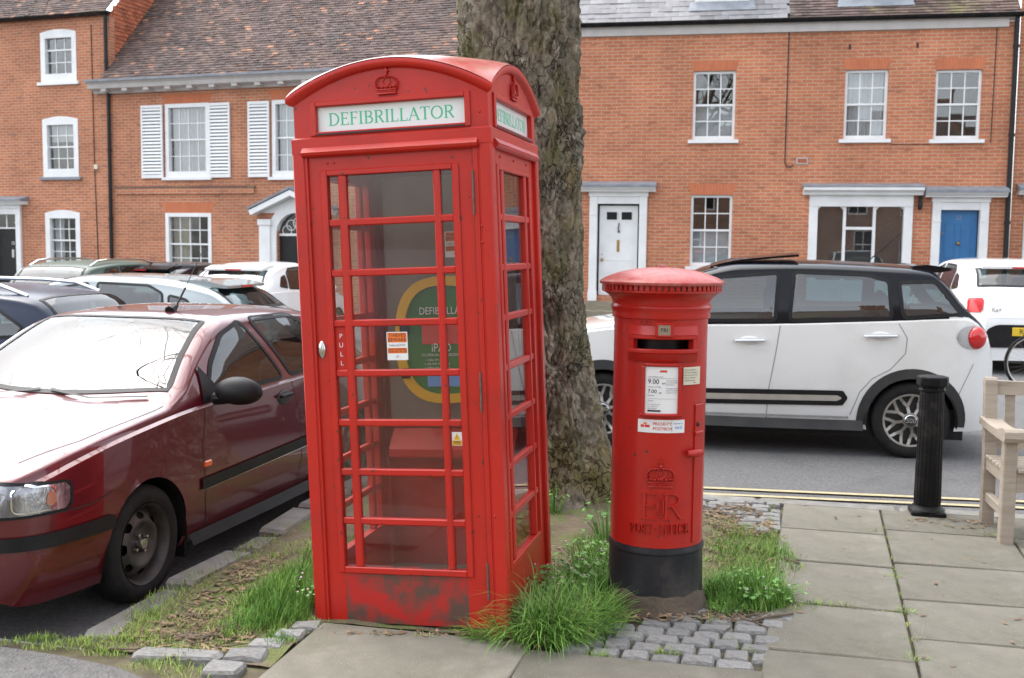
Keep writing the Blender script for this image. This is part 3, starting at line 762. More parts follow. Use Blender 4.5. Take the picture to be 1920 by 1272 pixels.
# shop window
mb = MB()
mb.box(4.16, 4.34, -.06, .10, .6, 2.62, bev=.006); mb.box(6.10, 6.28, -.06, .10, .6, 2.62, bev=.006); mb.box(4.16, 6.28, -.065, .10, 2.621, 2.86); mb.box(4.34, 6.10, -.03, .10, .6, 1.05)
for u in (4.90, 5.51): mb.box(u-.03, u+.03, -.01, .08, 1.05, 2.62)
mb.box(4.93, 5.48, -.01, .08, 2.13, 2.19)
for u0, u1 in ((4.34, 4.87), (5.54, 6.10)):
    for uu, s_ in ((u0, 1), (u1, -1)): mb.prism([(uu, 2.621), (uu+s_*.07, 2.621), (uu, 2.55)], .0, .07, 'y')
sw = mb.build('shop_window', M['white'], HR)
for a, b, c, e in ((4.34, 4.87, 1.05, 2.62), (4.93, 5.48, 1.05, 2.13), (4.93, 5.48, 2.19, 2.62), (5.54, 6.10, 1.05, 2.62)):
    ubox('pane', M['pane'], sw, a-.004, b+.004, .035, .039, c-.004, e+.004, (random.gauss(0, .004), 0, random.gauss(0, .004)))
MB().prism([(0, 0), (-.16, 0), (-.18, .05), (-.27, .10), (-.27, .16), (0, .16)], 4.02, 6.46, 'x').map(lambda x, y, z: (x, y, z+2.861)).build('cornice', M['white'], sw)
MB().prism([(0, 0), (-.28, 0), (-.28, .02), (0, .09)], 4.0, 6.48, 'x').map(lambda x, y, z: (x, y, z+3.022)).build('lead_flashing', M['lead'], sw)
ubox('room_interior', M['room'], sw, 4.31, 6.12, .11, 2.2, .9, 2.7)
MB().box(6.38, 6.44, -.14, 0, 2.55, 2.85, bev=.02).ball((6.41, -.12, 2.66), .05, .05, .09).build('wall_lantern', M['black'], HR)
# blue door
doorcase(HR, 6.84, 7.62, .50, 2.56, 6.50, 8.10)
d = MB().box(6.86, 7.60, .11, .155, .63, 2.55).build('front_door', M['blue'], HR); d['label'] = 'blue panelled front door'
fr = MB()
for a, b, c, e in ((6.96, 7.18, 1.55, 2.28), (7.28, 7.50, 1.55, 2.28), (6.96, 7.18, .75, 1.25), (7.28, 7.50, .75, 1.25)):
    fr = MB(); fr.box(a, b, .100, .1095, c, c+.02); fr.box(a, b, .100, .1095, e-.02, e); fr.box(a, a+.02, .100, .1095, c+.02, e-.02); fr.box(b-.02, b, .100, .1095, c+.02, e-.02); fr.build('moulding', M['blue'], d)
ubox('letterbox', M['brass'], d, 7.02, 7.44, .098, .1085, 1.33, 1.44)
MB().ball((7.24, .085, 1.86), .04, n=10, m=7).ball((6.91, .09, 2.06), .02).build('door_knob', M['brass'], d, smooth=True)
lettering('22', .12, M['inkgrey'], d, (7.23, .1085, 2.40))
ubox('hall_interior', M['room'], HR, 6.8, 7.64, .17, .6, .6, 2.62)
ubox('step', M['stone'], HR, 6.66, 7.8, -.35, .10, .1, .50)
# --- the next house, a strip at the right edge
HN = empty('neighbour_house', HR.matrix_basis @ Vector((8.26, .12, 0)), (0, 0, R(-10.43)))
tag(HN, 'narrow strip of red brick house with white doorcase at right edge', 'house')
wall_holes(0, 5, -.3, 8.0, [(.42, 1.3, .6, 2.6)]).build('wall', M['brick2'], HN)
doorcase(HN, .42, 1.30, .5, 2.62, .1, 1.65)
d = MB().box(.44, 1.28, .11, .155, .6, 2.6).build('front_door', M['lead'], HN)
MB().box(0, 5, -.1, 0, 8.0, 8.2).build('eaves_board', M['offwhite'], HN)
MB().prism([(-.2, 8.2), (4, 11.5), (4, 8.2)], 0, 5, 'x').build('roof', M['tile_dark'], HN)

# --- middle house with shutters and the three-storey house on the left
LO = Vector((-.1307, 25.2, 0)); LY = R(-18.83)
HM = empty('brick_house', LO, (0, 0, LY))
tag(HM, 'brick house with white louvred shutters, arched doorcase and broad clay tile roof', 'house')
holes = [(-9.44, -8.12, 3.38, 5.26), (-6.27, -4.95, 3.36, 5.26), (-9.48, -8.08, .80, 2.46), (-6.14, -5.08, -.05, 2.62), (-3.1, -1.9, 3.38, 5.26), (-3.1, -1.9, .80, 2.46)]
wall_holes(-11.19, .6, -.4, 5.70, holes).build('wall', M['brick2'], HM)
def shutter(h, u0, u1, z0, z1):
    mb = MB(); f = .05
    mb.box(u0, u0+f, -.065, -.02, z0, z1); mb.box(u1-f, u1, -.065, -.02, z0, z1); mb.box(u0+f, u1-f, -.065, -.02, z1-.07, z1); mb.box(u0+f, u1-f, -.065, -.02, z0, z0+.09)
    mb.box(u0+f, u1-f, -.03, -.021, z0+.09, z1-.07, 1)
    o = mb.build('shutter', [M['white'], M['inkgrey']], h)
    n = int((z1-z0-.16)/.082); dz = (z1-z0-.16)/n
    for i in range(n):
        zc = z0+.09+dz*(i+.5)
        ubox('slat', M['white'], o, u0+f, u1-f, -.062, -.036, zc-.030, zc+.026, (R(-22), 0, 0))
    return o
sash(HM, -9.44, -8.12, 3.38, 5.26, 4, 2, 2, dress='net', proud=True, fw=.10, sillm=M['white'])
sash(HM, -6.27, -4.95, 3.36, 5.26, 4, 2, 2, dress='net', proud=True, fw=.10)
sash(HM, -3.1, -1.9, 3.38, 5.26, 4, 2, 2, dress='net', proud=True, fw=.10); sash(HM, -3.1, -1.9, .80, 2.46, 4, 2, 3)
sash(HM, -9.48, -8.08, .80, 2.46, 4, 2, 2, dress='cream', proud=True, fw=.10)
for a, b in ((-10.16, -9.50), (-8.10, -7.47), (-6.94, -6.33), (-4.90, -4.28)): shutter(HM, a, b, 3.36, 5.24)
flat_arch(HM, -9.48, -8.08, 2.46, .27, .14); flat_arch(HM, -9.44, -8.12, 5.27, .24, .12); flat_arch(HM, -6.27, -4.95, 5.27, .24, .12)
MB().box(-11.0, -6.78, -.05, 0, 2.95, 3.10).build('brick_band', M['brick2'], HM)
MB().box(-11.03, -6.76, -.06, .0, 3.101, 3.15).build('band_capping', M['tile_dark'], HM)
# cornice with modillion brackets, gutter
MB().prism([(0, 0), (-.10, 0), (-.12, .06), (-.34, .10), (-.36, .2), (-.42, .26), (0, .26)], -11.6, .6, 'x').map(lambda x, y, z: (x, y, z+5.58)).build('cornice', M['offwhite'], HM)
MB().box(-11.62, .6, -.46, -.1, 5.842, 5.90).build('gutter', M['lead'], HM)
u = -11.2
while u < .3:
    ubox('bracket', M['offwhite'], HM, u, u+.16, -.32, -.11, 5.60, 5.678); u += .66
pipe(HM, -11.16, 0, 5.6, .05)
PM = R(47); cm, sm_ = math.cos(PM), math.sin(PM)
def roofM(u, s, off): return (u, -.38+s*cm-off*sm_, 5.90+s*sm_+off*cm)
MB().add([roofM(-11.17, 0, -.03), roofM(.7, 0, -.03), roofM(.7, 5.6, -.03), roofM(-11.17, 5.6, -.03)], [(0, 1, 2, 3)]).build('roof', M['tile_dark'], HM)
tag(tile_field(-11.17, .7, -.04, 5.5, roofM, jit=1.6).build('roof_tiles', M['tile'], HM), kind='stuff')
# arched doorcase with fanlight
mb = MB()
for a, b in ((-6.62, -6.30), (-4.92, -4.60)):
    mb.box(a, b, -.10, .05, -.1, 2.30, bev=.01); mb.box(a-.03, b+.03, -.13, .05, 2.15, 2.30, bev=.01)
n = 16; cu_, cz_, ro, ri = -5.61, 1.92, .78, .54
vs = []
for i in range(n+1):
    t = math.pi*i/n
    for rr in (ri, ro):
        for y in (-.05, .12): vs.append((cu_-rr*math.cos(t), y, cz_+rr*math.sin(t)))
fs = []
for i in range(n):
    b0, b1 = 4*i, 4*i+4
    fs += [(b0, b1, b1+2, b0+2), (b0, b0+1, b1+1, b1), (b0+2, b1+2, b1+3, b0+3)]
mb.add(vs, fs)
mb.box(-6.30, -6.15, -.05, .12, -.1, 1.92); mb.box(-5.07, -4.92, -.05, .12, -.1, 1.92)
ds = mb.build('door_surround', M['white'], HM)
pd = MB()
for s_ in (-1, 1):
    x0 = cu_+s_*1.18; pd.prism([(x0, 2.52), (cu_, 3.02), (cu_, 2.88), (x0-s_*.05, 2.40)], -.30, .0, 'y')
pd.prism([(cu_-.98, 2.46), (cu_+.98, 2.46), (cu_, 2.87)], -.04, -.0, 'y')
pd.build('pediment', M['white'], ds)
MB().prism([(cu_-1.22, 2.53), (cu_, 3.05), (cu_+1.22, 2.53), (cu_+1.22, 2.58), (cu_, 3.11), (cu_-1.22, 2.58)], -.32, .0, 'y').build('lead_flashing', M['lead'], ds)
ubox('front_door', M['black'], HM, -6.13, -5.09, .10, .15, -.05, 1.90)
fl = MB().lathe([(.001, 0), (.54, 0)], 24, (cu_, .11, cz_), 'y', a0=0, a1=math.pi).build('fanlight', M['pane'], HM)
mb = MB().box(cu_-.54, cu_+.54, .08, .13, cz_-.03, cz_+.03)
for k in range(5):
    t = math.pi*(k+.5)/5; mb.tube([(cu_+.32*math.cos(t)+.13*math.cos(q), .095, cz_+.30*math.sin(t)*.9+.02+.13*math.sin(q)) for q in [2*math.pi*i/12 for i in range(13)]], .012, 5)
mb.build('tracery', M['white'], fl, smooth=True)
ubox('hall_interior', M['room'], HM, -6.2, -5.0, .16, .8, -.1, 2.6)

HL = empty('townhouse', LO, (0, 0, LY))
tag(HL, 'tall three-storey brick house with white sash windows at left edge', 'house')
holes = [(-13.40, -12.22, 5.95, 7.27), (-13.40, -12.22, 3.42, 4.97), (-13.38, -12.22, .9, 2.46), (-15.4, -14.25, -.1, 2.62)]
wall_holes(-18.5, -11.2, -.4, 7.62, holes).build('wall', M['brick2'], HL)
sash(HL, -13.40, -12.22, 5.95, 7.27, 3, 1, 2, proud=True, fw=.15); sash(HL, -13.40, -12.22, 3.42, 4.97, 3, 2, 2, proud=True, fw=.15, dress='highblind', sillm=M['lead'])
sash(HL, -13.38, -12.22, .9, 2.46, 3, 2, 2, proud=True, fw=.15, dress='shutter')
mb = MB()
for zt, a, b in ((7.27, -13.40, -12.22), (4.97, -13.40, -12.22), (2.46, -13.38, -12.22)):
    n = 10; pts = [(lerp(a, b, i/n), zt+.075*math.sin(math.pi*i/n)) for i in range(n+1)]
    MB().prism(pts, -.012, .1, 'y').build('window_head', M['white'], HL)
# side wall hung with red tiles, seen above the middle roof
MB().box(-11.21, -11.195, .02, 8.5, -.4, 7.6).prism([(.02, 7.6), (8.5, 7.6), (4.26, 12.0)], -11.21, -11.195, 'x').build('side_wall', M['tile_red'], HL)
def sideL(u, s, off): return (-11.192+off, u, 5.6+s)
tag(tile_field(.20, 5.2, 0, 4.6, sideL, w=.17, ex=.105, jit=1.3, skip=lambda u, s: 5.6+s > 7.62+(u if u < 4.26 else 8.5-u)*1.02).build('hung_tiles', M['tile_red'], HL), kind='stuff')
MB().box(-11.20, -11.12, -.02, .18, 5.5, 7.6).build('corner_brickwork', M['brick2'], HL)
PL = R(46)
def roofL(u, s, off): return (u, -.22+s*math.cos(PL)-off*math.sin(PL), 7.70+s*math.sin(PL)+off*math.cos(PL))
MB().add([roofL(-18.5, 0, -.03), roofL(-11.1, 0, -.03), roofL(-11.1, 5.8, -.03), roofL(-18.5, 5.8, -.03)], [(0, 1, 2, 3)]).build('roof', M['tile_dark'], HL)
tag(tile_field(-16.5, -11.08, -.04, 3.0, roofL, jit=1.6).build('roof_tiles', M['tile'], HL), kind='stuff')
gutter(HL, -18.5, -11.0, -.16, 7.69, .08)
MB().box(-18.5, -11.2, -.12, .25, 7.621, 7.68).build('soffit', M['iron'], HL)
pipe(HL, -11.17, 5.9, 7.6, .05, y=-.12)
MB().tube([(-11.72, -.012, 7.4), (-11.70, -.012, 3.6), (-11.64, -.012, 1.0)], .010, 5).build('cable', M['black'], HL)
ubox('alarm_box', M['cream'], HL, -11.68, -11.58, -.06, 0, 3.62, 3.74)
doorcase(HL, -15.25, -14.36, -.1, 2.42, -15.6, -13.95)
d = MB().box(-15.25, -14.36, .11, .155, -.1, 2.02).build('front_door', M['black'], HL)
lettering('15', .13, M['letterwhite'], d, (-14.62, .1085, 1.62)); ubox('letterbox', M['chrome'], d, -14.66, -14.58, .10, .1085, 1.22, 1.45)
ubox('fanlight', M['pane'], HL, -15.25, -14.36, .11, .115, 2.06, 2.42); MB().box(-15.25, -14.36, .09, .13, 2.02, 2.06).box(-14.82, -14.79, .09, .13, 2.06, 2.42).build('transom', M['white'], HL)
ubox('hall_interior', M['room'], HL, -15.4, -14.2, .16, .8, -.1, 2.6)
# house behind the camera: the street's other side, seen only in reflections
HB = empty('facing_house', (3.0, -12.5, 0), (0, 0, R(180-11)))
tag(HB, 'brown brick house across the street behind the viewpoint, seen in reflections', 'house')
holes = [(u, u+1.0, z, z+1.5) for u in (-9, -6, -3, 0, 3, 6, 9) for z in (.8, 3.6)]
wall_holes(-12, 12, -.4, 5.6, holes).build('wall', M['brick_back'], HB)
for a, b, c, d_ in holes:
    w = MB().box(a, b, .06, .12, c, c+.07).box(a, b, .06, .12, d_-.07, d_).box(a, a+.07, .06, .12, c+.07, d_-.07).box(b-.07, b, .06, .12, c+.07, d_-.07).box(a+.07, b-.07, .07, .11, (c+d_)/2-.03, (c+d_)/2+.03).box((a+b)/2-.02, (a+b)/2+.02, .072, .108, c+.07, d_-.07).build('window', M['white'], HB)
    ubox('pane', M['blackplastic'], w, a+.05, b-.05, .10, .105, c+.05, d_-.05)
MB().prism([(-.4, 5.5), (3.2, 9.0), (6.8, 5.5)], -12.2, 12.2, 'x').build('roof', M['tile_dark'], HB)
for u in (-7.5, -.6, 6.2): MB().box(u, u+1.5, 2.7, 3.6, 8.2, 10.4).box(u-.05, u+1.55, 2.65, 3.65, 10.401, 10.6).build('chimney', M['brick_back'], HB)

# ---------------------------------------------------------------- stroke letters with serifs (unit cap height)
def _arc(cx, cy, rx, ry, a0, a1, w, n=14, wt=None):
    """curved stroke, thicker at the sides than at top and bottom"""
    out = []
    for i in range(n+1):
        t = math.radians(lerp(a0, a1, i/n)); ww = lerp(wt if wt else w, w, abs(math.cos(t)))
        out.append((cx+rx*math.cos(t), cy+ry*math.sin(t), ww))
    return out
def _ln(x0, y0, x1, y1, w): return [(x0, y0, w), (x1, y1, w)]
TK, TN, SF = .115, .05, .045
def _stem(x, y0=0.0, y1=1.0, s0=True, s1=True):
    o = [_ln(x, y0, x, y1, TK)]
    if s0: o.append(_ln(x-.13, y0+SF/2, x+.13, y0+SF/2, SF))
    if s1: o.append(_ln(x-.13, y1-SF/2, x+.13, y1-SF/2, SF))
    return o
SER = {
 'D': (.80, _stem(.16)+[_arc(.30, .5, .42, .475, -90, 90, TK, wt=TN), _ln(.1, .975, .31, .975, TN), _ln(.1, .025, .31, .025, TN)]),
 'E': (.64, _stem(.16)+[_ln(.1, .975, .56, .975, TN), _ln(.1, .025, .60, .025, TN), _ln(.16, .52, .46, .52, TN), _ln(.55, .99, .55, .82, SF), _ln(.59, .01, .59, .2, SF), _ln(.46, .60, .46, .44, SF)]),
 'F': (.60, _stem(.16)+[_ln(.1, .975, .56, .975, TN), _ln(.16, .52, .46, .52, TN), _ln(.55, .99, .55, .82, SF), _ln(.46, .60, .46, .44, SF)]),
 'I': (.34, _stem(.17)),
 'B': (.68, _stem(.16)+[_arc(.32, .755, .22, .22, -90, 90, TK*.9, wt=TN), _arc(.34, .27, .26, .245, -90, 90, TK, wt=TN), _ln(.1, .975, .33, .975, TN), _ln(.1, .025, .35, .025, TN), _ln(.16, .525, .34, .525, TN)]),
 'R': (.72, _stem(.16)+[_arc(.33, .74, .24, .235, -90, 90, TK*.95, wt=TN), _ln(.1, .975, .34, .975, TN), _ln(.16, .505, .34, .505, TN), _ln(.36, .50, .64, .02, TK), _ln(.58, .022, .72, .022, SF)]),
 'L': (.60, _stem(.16)+[_ln(.1, .025, .56, .025, TN), _ln(.55, .01, .55, .22, SF)]),
 'A': (.78, [_ln(.08, .02, .40, 1.0, TN*1.1), _ln(.38, 1.0, .70, .02, TK), _ln(.20, .36, .56, .36, TN), _ln(-.02, .022, .2, .022, SF), _ln(.56, .022, .82, .022, SF)]),
 'T': (.70, _stem(.35, s1=False)+[_ln(.03, .975, .67, .975, TN), _ln(.045, .99, .045, .82, SF), _ln(.655, .99, .655, .82, SF)]),
 'O': (.86, [_arc(.43, .5, .36, .475, 0, 360, TK, 28, wt=TN)]),
 'P': (.64, _stem(.16)+[_arc(.32, .73, .24, .245, -90, 90, TK, wt=TN), _ln(.1, .975, .33, .975, TN), _ln(.16, .485, .33, .485, TN)]),
 'S': (.60, [_arc(.30, .735, .20, .235, 25, 270, TK*.85, 16, wt=TN*1.5), _arc(.30, .265, .22, .24, 90, -155, TK*.85, 16, wt=TN*1.5), _ln(.49, .70, .49, .95, SF), _ln(.09, .3, .09, .05, SF)]),
 'C': (.78, [_arc(.44, .5, .36, .475, 42, 318, TK, 22, wt=TN), _ln(.70, .68, .70, .95, SF), _ln(.71, .32, .71, .08, SF)]),
 '.': (.34, [_arc(.17, .48, .045, .045, 0, 360, .09, 8)]),
 ' ': (.35, []),
}
def serif_text(txt, hgt, width=None, depth=.0006, bold=1.0, track=.04):
    """letters on the plane y=0 facing -y, centred on x, standing on z=0"""
    adv = sum(SER[c][0]+track for c in txt)-track
    s = hgt if width is None else width/adv
    mb = MB(); x = -adv*s/2; k = 0
    for c in txt:
        w, strokes = SER[c]
        for st in strokes:
            k += 1; dy = depth*(1+.06*(k % 9)); n = len(st); vs = []
            for i in range(n):
                a, b = st[max(i-1, 0)], st[min(i+1, n-1)]
                dx, dz = (b[0]-a[0])*s, (b[1]-a[1])*hgt; L = math.hypot(dx, dz) or 1
                nx, nz = -dz/L, dx/L; hw = st[i][2]*hgt*.5*bold
                px, pz = x+st[i][0]*s, st[i][1]*hgt
                for sg in (-1, 1):
                    vs += [(px+sg*nx*hw, 0, pz+sg*nz*hw), (px+sg*nx*hw*.9, -dy, pz+sg*nz*hw*.9)]
            fs = []
            for i in range(n-1):
                a, b = 4*i, 4*i+4
                fs += [(a+1, a+3, b+3, b+1), (a, a+1, b+1, b), (a+2, b+2, b+3, a+3)]
            fs += [(0, 2, 3, 1), (4*n-4, 4*n-3, 4*n-1, 4*n-2)]
            mb.add(vs, fs)
        x += (w+track)*s
    return mb
def crown_mb(w, h, d=.012):
    """royal crown in relief, on y=0 facing -y, centred on x, standing on z=0"""
    mb = MB()
    mb.box(-w*.40, w*.40, -d*.8, 0, 0, h*.06, bev=.001); mb.box(-w*.38, w*.38, -d*.55, 0, h*.06, h*.15); mb.box(-w*.42, w*.42, -d*.8, 0, h*.15, h*.20, bev=.001)
    for i in range(9): mb.ball((w*(-.34+.085*i), -d*.55, h*.105), w*.028, d*.35, h*.03, 6, 4)
    for x, k in ((-.34, .8), (0, 1.1), (.34, .8)):
        mb.ball((w*x, -d*.5, h*.30), w*.05*k, d*.5, h*.055*k, 6, 4); mb.ball((w*x, -d*.5, h*.23), w*.03, d*.4, h*.04, 6, 4)
        for s in (-1, 1): mb.ball((w*(x+s*.06*k), -d*.5, h*.275), w*.035*k, d*.4, h*.035*k, 6, 4)
    for x in (-.18, .18): mb.ball((w*x, -d*.5, h*.27), w*.05, d*.5, h*.06, 6, 4)
    for s in (-1, 1):
        pts = [(s*w*(.40+.10*math.sin(math.pi*t)*(1 if t < .6 else .9))*(1-t**2.2), -d*.5, h*(.20+.52*math.sin(t*math.pi/2)-.07*max(0, t-.6)/.4)) for t in [i/10 for i in range(11)]]
        mb.tube(pts, w*.028, 6)
        for q in pts[1:-1]: mb.ball((q[0], -d*.85, q[2]), w*.032, d*.45, h*.032, 6, 4)
        pts = [(s*w*.16*math.sin(math.pi*t*.95), -d*.6, h*(.28+.37*t)) for t in [i/6 for i in range(7)]]
        mb.tube(pts, w*.02, 5)
    mb.prism([(-w*.34, h*.2), (w*.34, h*.2), (w*.40, h*.45), (w*.25, h*.62), (0, h*.58), (-w*.25, h*.62), (-w*.40, h*.45)], -d*.22, 0, 'y')
    mb.ball((0, -d*.6, h*.73), w*.065, d*.6, h*.06, 8, 5)
    mb.box(-w*.025, w*.025, -d*.8, 0, h*.78, h*1.0); mb.box(-w*.085, w*.085, -d*.75, 0, h*.87, h*.92)
    return mb

# ---------------------------------------------------------------- red telephone kiosk
KX, KY = -.439, 4.648
kio = bpy.data.objects.new('telephone_kiosk', None); col.objects.link(kio); kio.rotation_mode = 'QUATERNION'
kio.location = (KX, KY, 0)
kio.rotation_quaternion = (Matrix.Rotation(R(-13.87), 3, 'Z') @ Matrix.Rotation(R(-2.774), 3, 'Y')).to_quaternion()
tag(kio, 'red leaning telephone kiosk with domed roof and DEFIBRILLATOR sign, in grass by tree', 'kiosk')
HW = .455; CY = .455      # half width, centre depth
ZB = 2.167
RED = M['red']
def around(fn):
    """the four faces: front, right, back, left -> matrices about the kiosk's axis"""
    for k in range(4):
        fn(k, Matrix.Translation((0, CY, 0)) @ Matrix.Rotation(k*math.pi/2, 4, 'Z') @ Matrix.Translation((0, -CY, 0)))
def xf(mb, m): return mb.map(lambda x, y, z: m @ Vector((x, y, z)))
# corner posts with stepped and beaded edges
def post_poly():
    a = [(-HW, .006), (-HW+.006, 0), (-HW+.052, 0), (-HW+.056, .006), (-HW+.062, .006), (-HW+.064, .002), (-HW+.069, .002), (-HW+.071, .03), (-HW+.066, .055), (-HW+.055, .066)]
    b = [(-HW+y, x+HW) for x, y in reversed(a[1:-1])]
    return a+b
for k in range(4):
    m = Matrix.Translation((0, CY, 0)) @ Matrix.Rotation(k*math.pi/2, 4, 'Z') @ Matrix.Translation((0, -CY, 0))
    pp = [(x, y) for x, y in post_poly()]
    xf(MB().prism(pp, -.12, 2.10), m).build('corner_post', RED, kio)
# entablature band and drip moulding
def ring_band(z0, z1, o, name, m_=RED, bev=.006):
    mb = MB()
    prof = [(o-.05, z0), (o, z0), (o, z1-bev), (o-bev, z1), (o-.05, z1)]
    vs = []; n = len(prof)
    for (r_, z) in prof:
        w = HW+r_
        vs += [(-w, CY-w, z), (w, CY-w, z), (w, CY+w, z), (-w, CY+w, z)]
    fs = [(4*i+j, 4*i+(j+1) % 4, 4*i+4+(j+1) % 4, 4*i+4+j) for i in range(n-1) for j in range(4)]
    mb.add(vs, fs); return mb.build(name, m_, kio)
ring_band(2.095, ZB, .0, 'entablature')
for k in range(4):
    m = Matrix.Translation((0, CY, 0)) @ Matrix.Rotation(k*math.pi/2, 4, 'Z') @ Matrix.Translation((0, -CY, 0))
    mb = MB().prism([(.03, 2.080), (-.004, 2.080), (-.016, 2.088), (-.020, 2.100), (-.010, 2.112), (-.001, 2.122), (.03, 2.122)], -.405, .395, 'x')
    xf(mb, m).build('drip_moulding', RED, kio)
# pediments: four faces with segmental tops, recess for the sign
ARC = .135; ZL = 2.335
def arcz(x): return ZL+ARC*(1-(x/HW)**2)
for k in range(4):
    m = Matrix.Translation((0, CY, 0)) @ Matrix.Rotation(k*math.pi/2, 4, 'Z') @ Matrix.Translation((0, -CY, 0))
    mb = MB(); i_ = .012; n = 24
    us = [-HW+i_, -.336, .340, HW-i_]
    # below / left / right / above the opening
    def quad(a, b, c, d, y=i_): mb.add([(a, y, c), (b, y, c), (b, y, d), (a, y, d)], [(0, 1, 2, 3)])
    quad(us[0], us[1], ZB-.01, 2.297); quad(us[2], us[3], ZB-.01, 2.297); quad(us[1], us[2], ZB-.01, 2.189)
    for j in range(n):
        x0, x1 = lerp(us[0], us[3], j/n), lerp(us[0], us[3], (j+1)/n)
        mb.add([(x0, i_, 2.297), (x1, i_, 2.297), (x1, i_, arcz(x1)), (x0, i_, arcz(x0))], [(0, 1, 2, 3)])
    a, b, c, d_, y0, y1 = -.336, .340, 2.189, 2.297, i_, i_+.022
    mb.add([(a, y0, c), (a, y1, c), (a, y1, d_), (a, y0, d_)], [(0, 1, 2, 3)]); mb.add([(b, y0, c), (b, y1, c), (b, y1, d_), (b, y0, d_)], [(0, 1, 2, 3)])
    mb.add([(a, y0, d_), (b, y0, d_), (b, y1, d_), (a, y1, d_)], [(0, 1, 2, 3)]); mb.add([(a, y0, c), (b, y0, c), (b, y1, c), (a, y1, c)], [(0, 1, 2, 3)])
    xf(mb, m); pedi = mb.build('pediment', RED, kio)
    # raised frame round the sign
    fr = MB()
    for (x0, x1, z0, z1) in ((-.365, -.337, 2.172, 2.320), (.341, .365, 2.172, 2.320), (-.337, .341, 2.298, 2.320), (-.337, .341, 2.172, 2.188)):
        fr.box(x0, x1, i_-.010, i_+.002, z0, z1, bev=.003)
    xf(fr, m).build('sign_frame', RED, pedi)
    xf(MB().box(-.336, .34, i_-.012, i_-.0105, 2.1745, 2.181), m).build('ventilation_slot', M['ink'], pedi)
    if k < 2:
        sg = xf(MB().box(-.335, .339, i_+.014, i_+.020, 2.190, 2.296), m).build('sign_glass', M['signwhite'], kio)
        t = serif_text('DEFIBRILLATOR', .054, .575, .0006, bold=1.3).map(lambda x, y, z: (x+.002, y+i_+.0138, z+2.215))
        xf(t, m).build('lettering', M['green'], sg, recalc=True)
    cr = crown_mb(.108, .112, .016).map(lambda x, y, z: (x-.002, y+i_-.001, z+2.329))
    if k < 2: xf(cr, m).build('crown_emblem', RED, pedi, smooth=True, angle=50)
# roof: sail dome with a rolled lip
n = 36; mb = MB(); ov = .013; E_ = HW+ov
def rz(x, y):
    x, y = x/E_, y/E_
    p, q = 1-x*x, 1-y*y
    return ZL+.016+ARC*(p+q-.60*p*q)
vs = []
for j in range(n+1):
    for i in range(n+1):
        x, y = lerp(-E_, E_, i/n), lerp(-E_, E_, j/n); vs.append((x, CY+y, rz(x, y)-.004*((abs(x)/E_)**20+(abs(y)/E_)**20)))
fs = [(j*(n+1)+i, j*(n+1)+i+1, (j+1)*(n+1)+i+1, (j+1)*(n+1)+i) for j in range(n) for i in range(n)]
mb.add(vs, fs)
edge_ = [(i, 0) for i in range(n)]+[(n, j) for j in range(n)]+[(n-i, n) for i in range(n)]+[(0, n-j) for j in range(n)]
lp = []
for q in edge_:
    x, y = lerp(-E_, E_, q[0]/n), lerp(-E_, E_, q[1]/n)
    zz = rz(x, y)-.004; sx, sy = x*(1-.012/E_), y*(1-.012/E_); tx, ty = x*(1-.05/E_), y*(1-.05/E_)
    lp.append([(x, CY+y, zz-.004), (x*1.004, CY+y*1.004, zz-.016), (x, CY+y, zz-.030), (sx, CY+sy, zz-.038), (tx, CY+ty, zz-.050)])
L_ = len(lp); vs = [p_ for r_ in lp for p_ in r_]
mb2f = [(5*i+k, 5*((i+1) % L_)+k, 5*((i+1) % L_)+k+1, 5*i+k+1) for i in range(L_) for k in range(4)]
roof = mb.build('domed_roof', M['red_roof'], kio, smooth=True, angle=None)
MB().add(vs, mb2f).build('roof_lip', RED, roof, smooth=True, angle=60)
# glazed panels
PC = [(-.2995, -.2495), (-.2135, .1865), (.2165, .2715)]; PZ0, PZ1 = .254, 1.997; PITCH = (PZ1-PZ0+.031)/8
def panel(name, x0, x1, z0, z1, y, m, plate=False, mlow=None):
    """door or side casting: rails and stiles, glazing bars and panes; y = its outer face"""
    mb = MB(); th = .035
    mb.box(x0, -.302, y, y+th, z0, z1); mb.box(.274, x1, y, y+th, z0, z1); mb.box(-.302, .274, y, y+th, PZ1+.003, z1)
    d = xf(mb, m).build(name, RED, kio)
    xf(MB().box(-.302, .274, y+.0005, y+th, z0, PZ0-.003), m).build('kick_panel', mlow or RED, d)
    fr = MB()      # moulded border, proud of the stile
    a, b, c, e = -.331, .303, .222, 2.022
    for (p0, p1, q0, q1) in ((a, a+.030, c, e), (b-.030, b, c, e), (a+.030, b-.030, e-.026, e), (a+.030, b-.030, c, c+.030)): fr.box(p0, p1, y-.009, y+.004, q0, q1, bev=.004)
    xf(fr, m).build('glazing_border', RED, d)
    for xa, xb in ((-.2495, -.2135), (.1865, .2165)):
        xf(MB().box(xa, xb, y-.006, y+.028, PZ0-.003, PZ1+.003, bev=.006), m).build('glazing_bar', RED, d)
    for r_ in range(1, 8):
        zc = PZ0+r_*PITCH-.0155
        xf(MB().box(-.302, .274, y-.003, y+.026, zc-.0155, zc+.0155, bev=.005), m).build('glazing_bar', RED, d)
    for r_ in range(8):
        za = PZ0+r_*PITCH; zb = za+PITCH-.031
        for ci, (xa, xb) in enumerate(PC):
            if plate and r_ == 4 and ci == 0:
                xf(MB().box(xa-.002, xb+.002, y+.008, y+.014, za-.002, zb+.002), m).build('pull_plate', M['redprint'] if False else RED, d)
                continue
            t = random.gauss(0, .0025)
            xf(MB().box(xa-.004, xb+.004, y+.012+t*0, y+.016, za-.004, zb+.004), m).build('pane', M['kglass'], d)
    return d
I4 = Matrix.Identity(4)
door = panel('door', -.386, .365, -.005, 2.081, .014, I4, plate=True, mlow=M['red_dirty'])
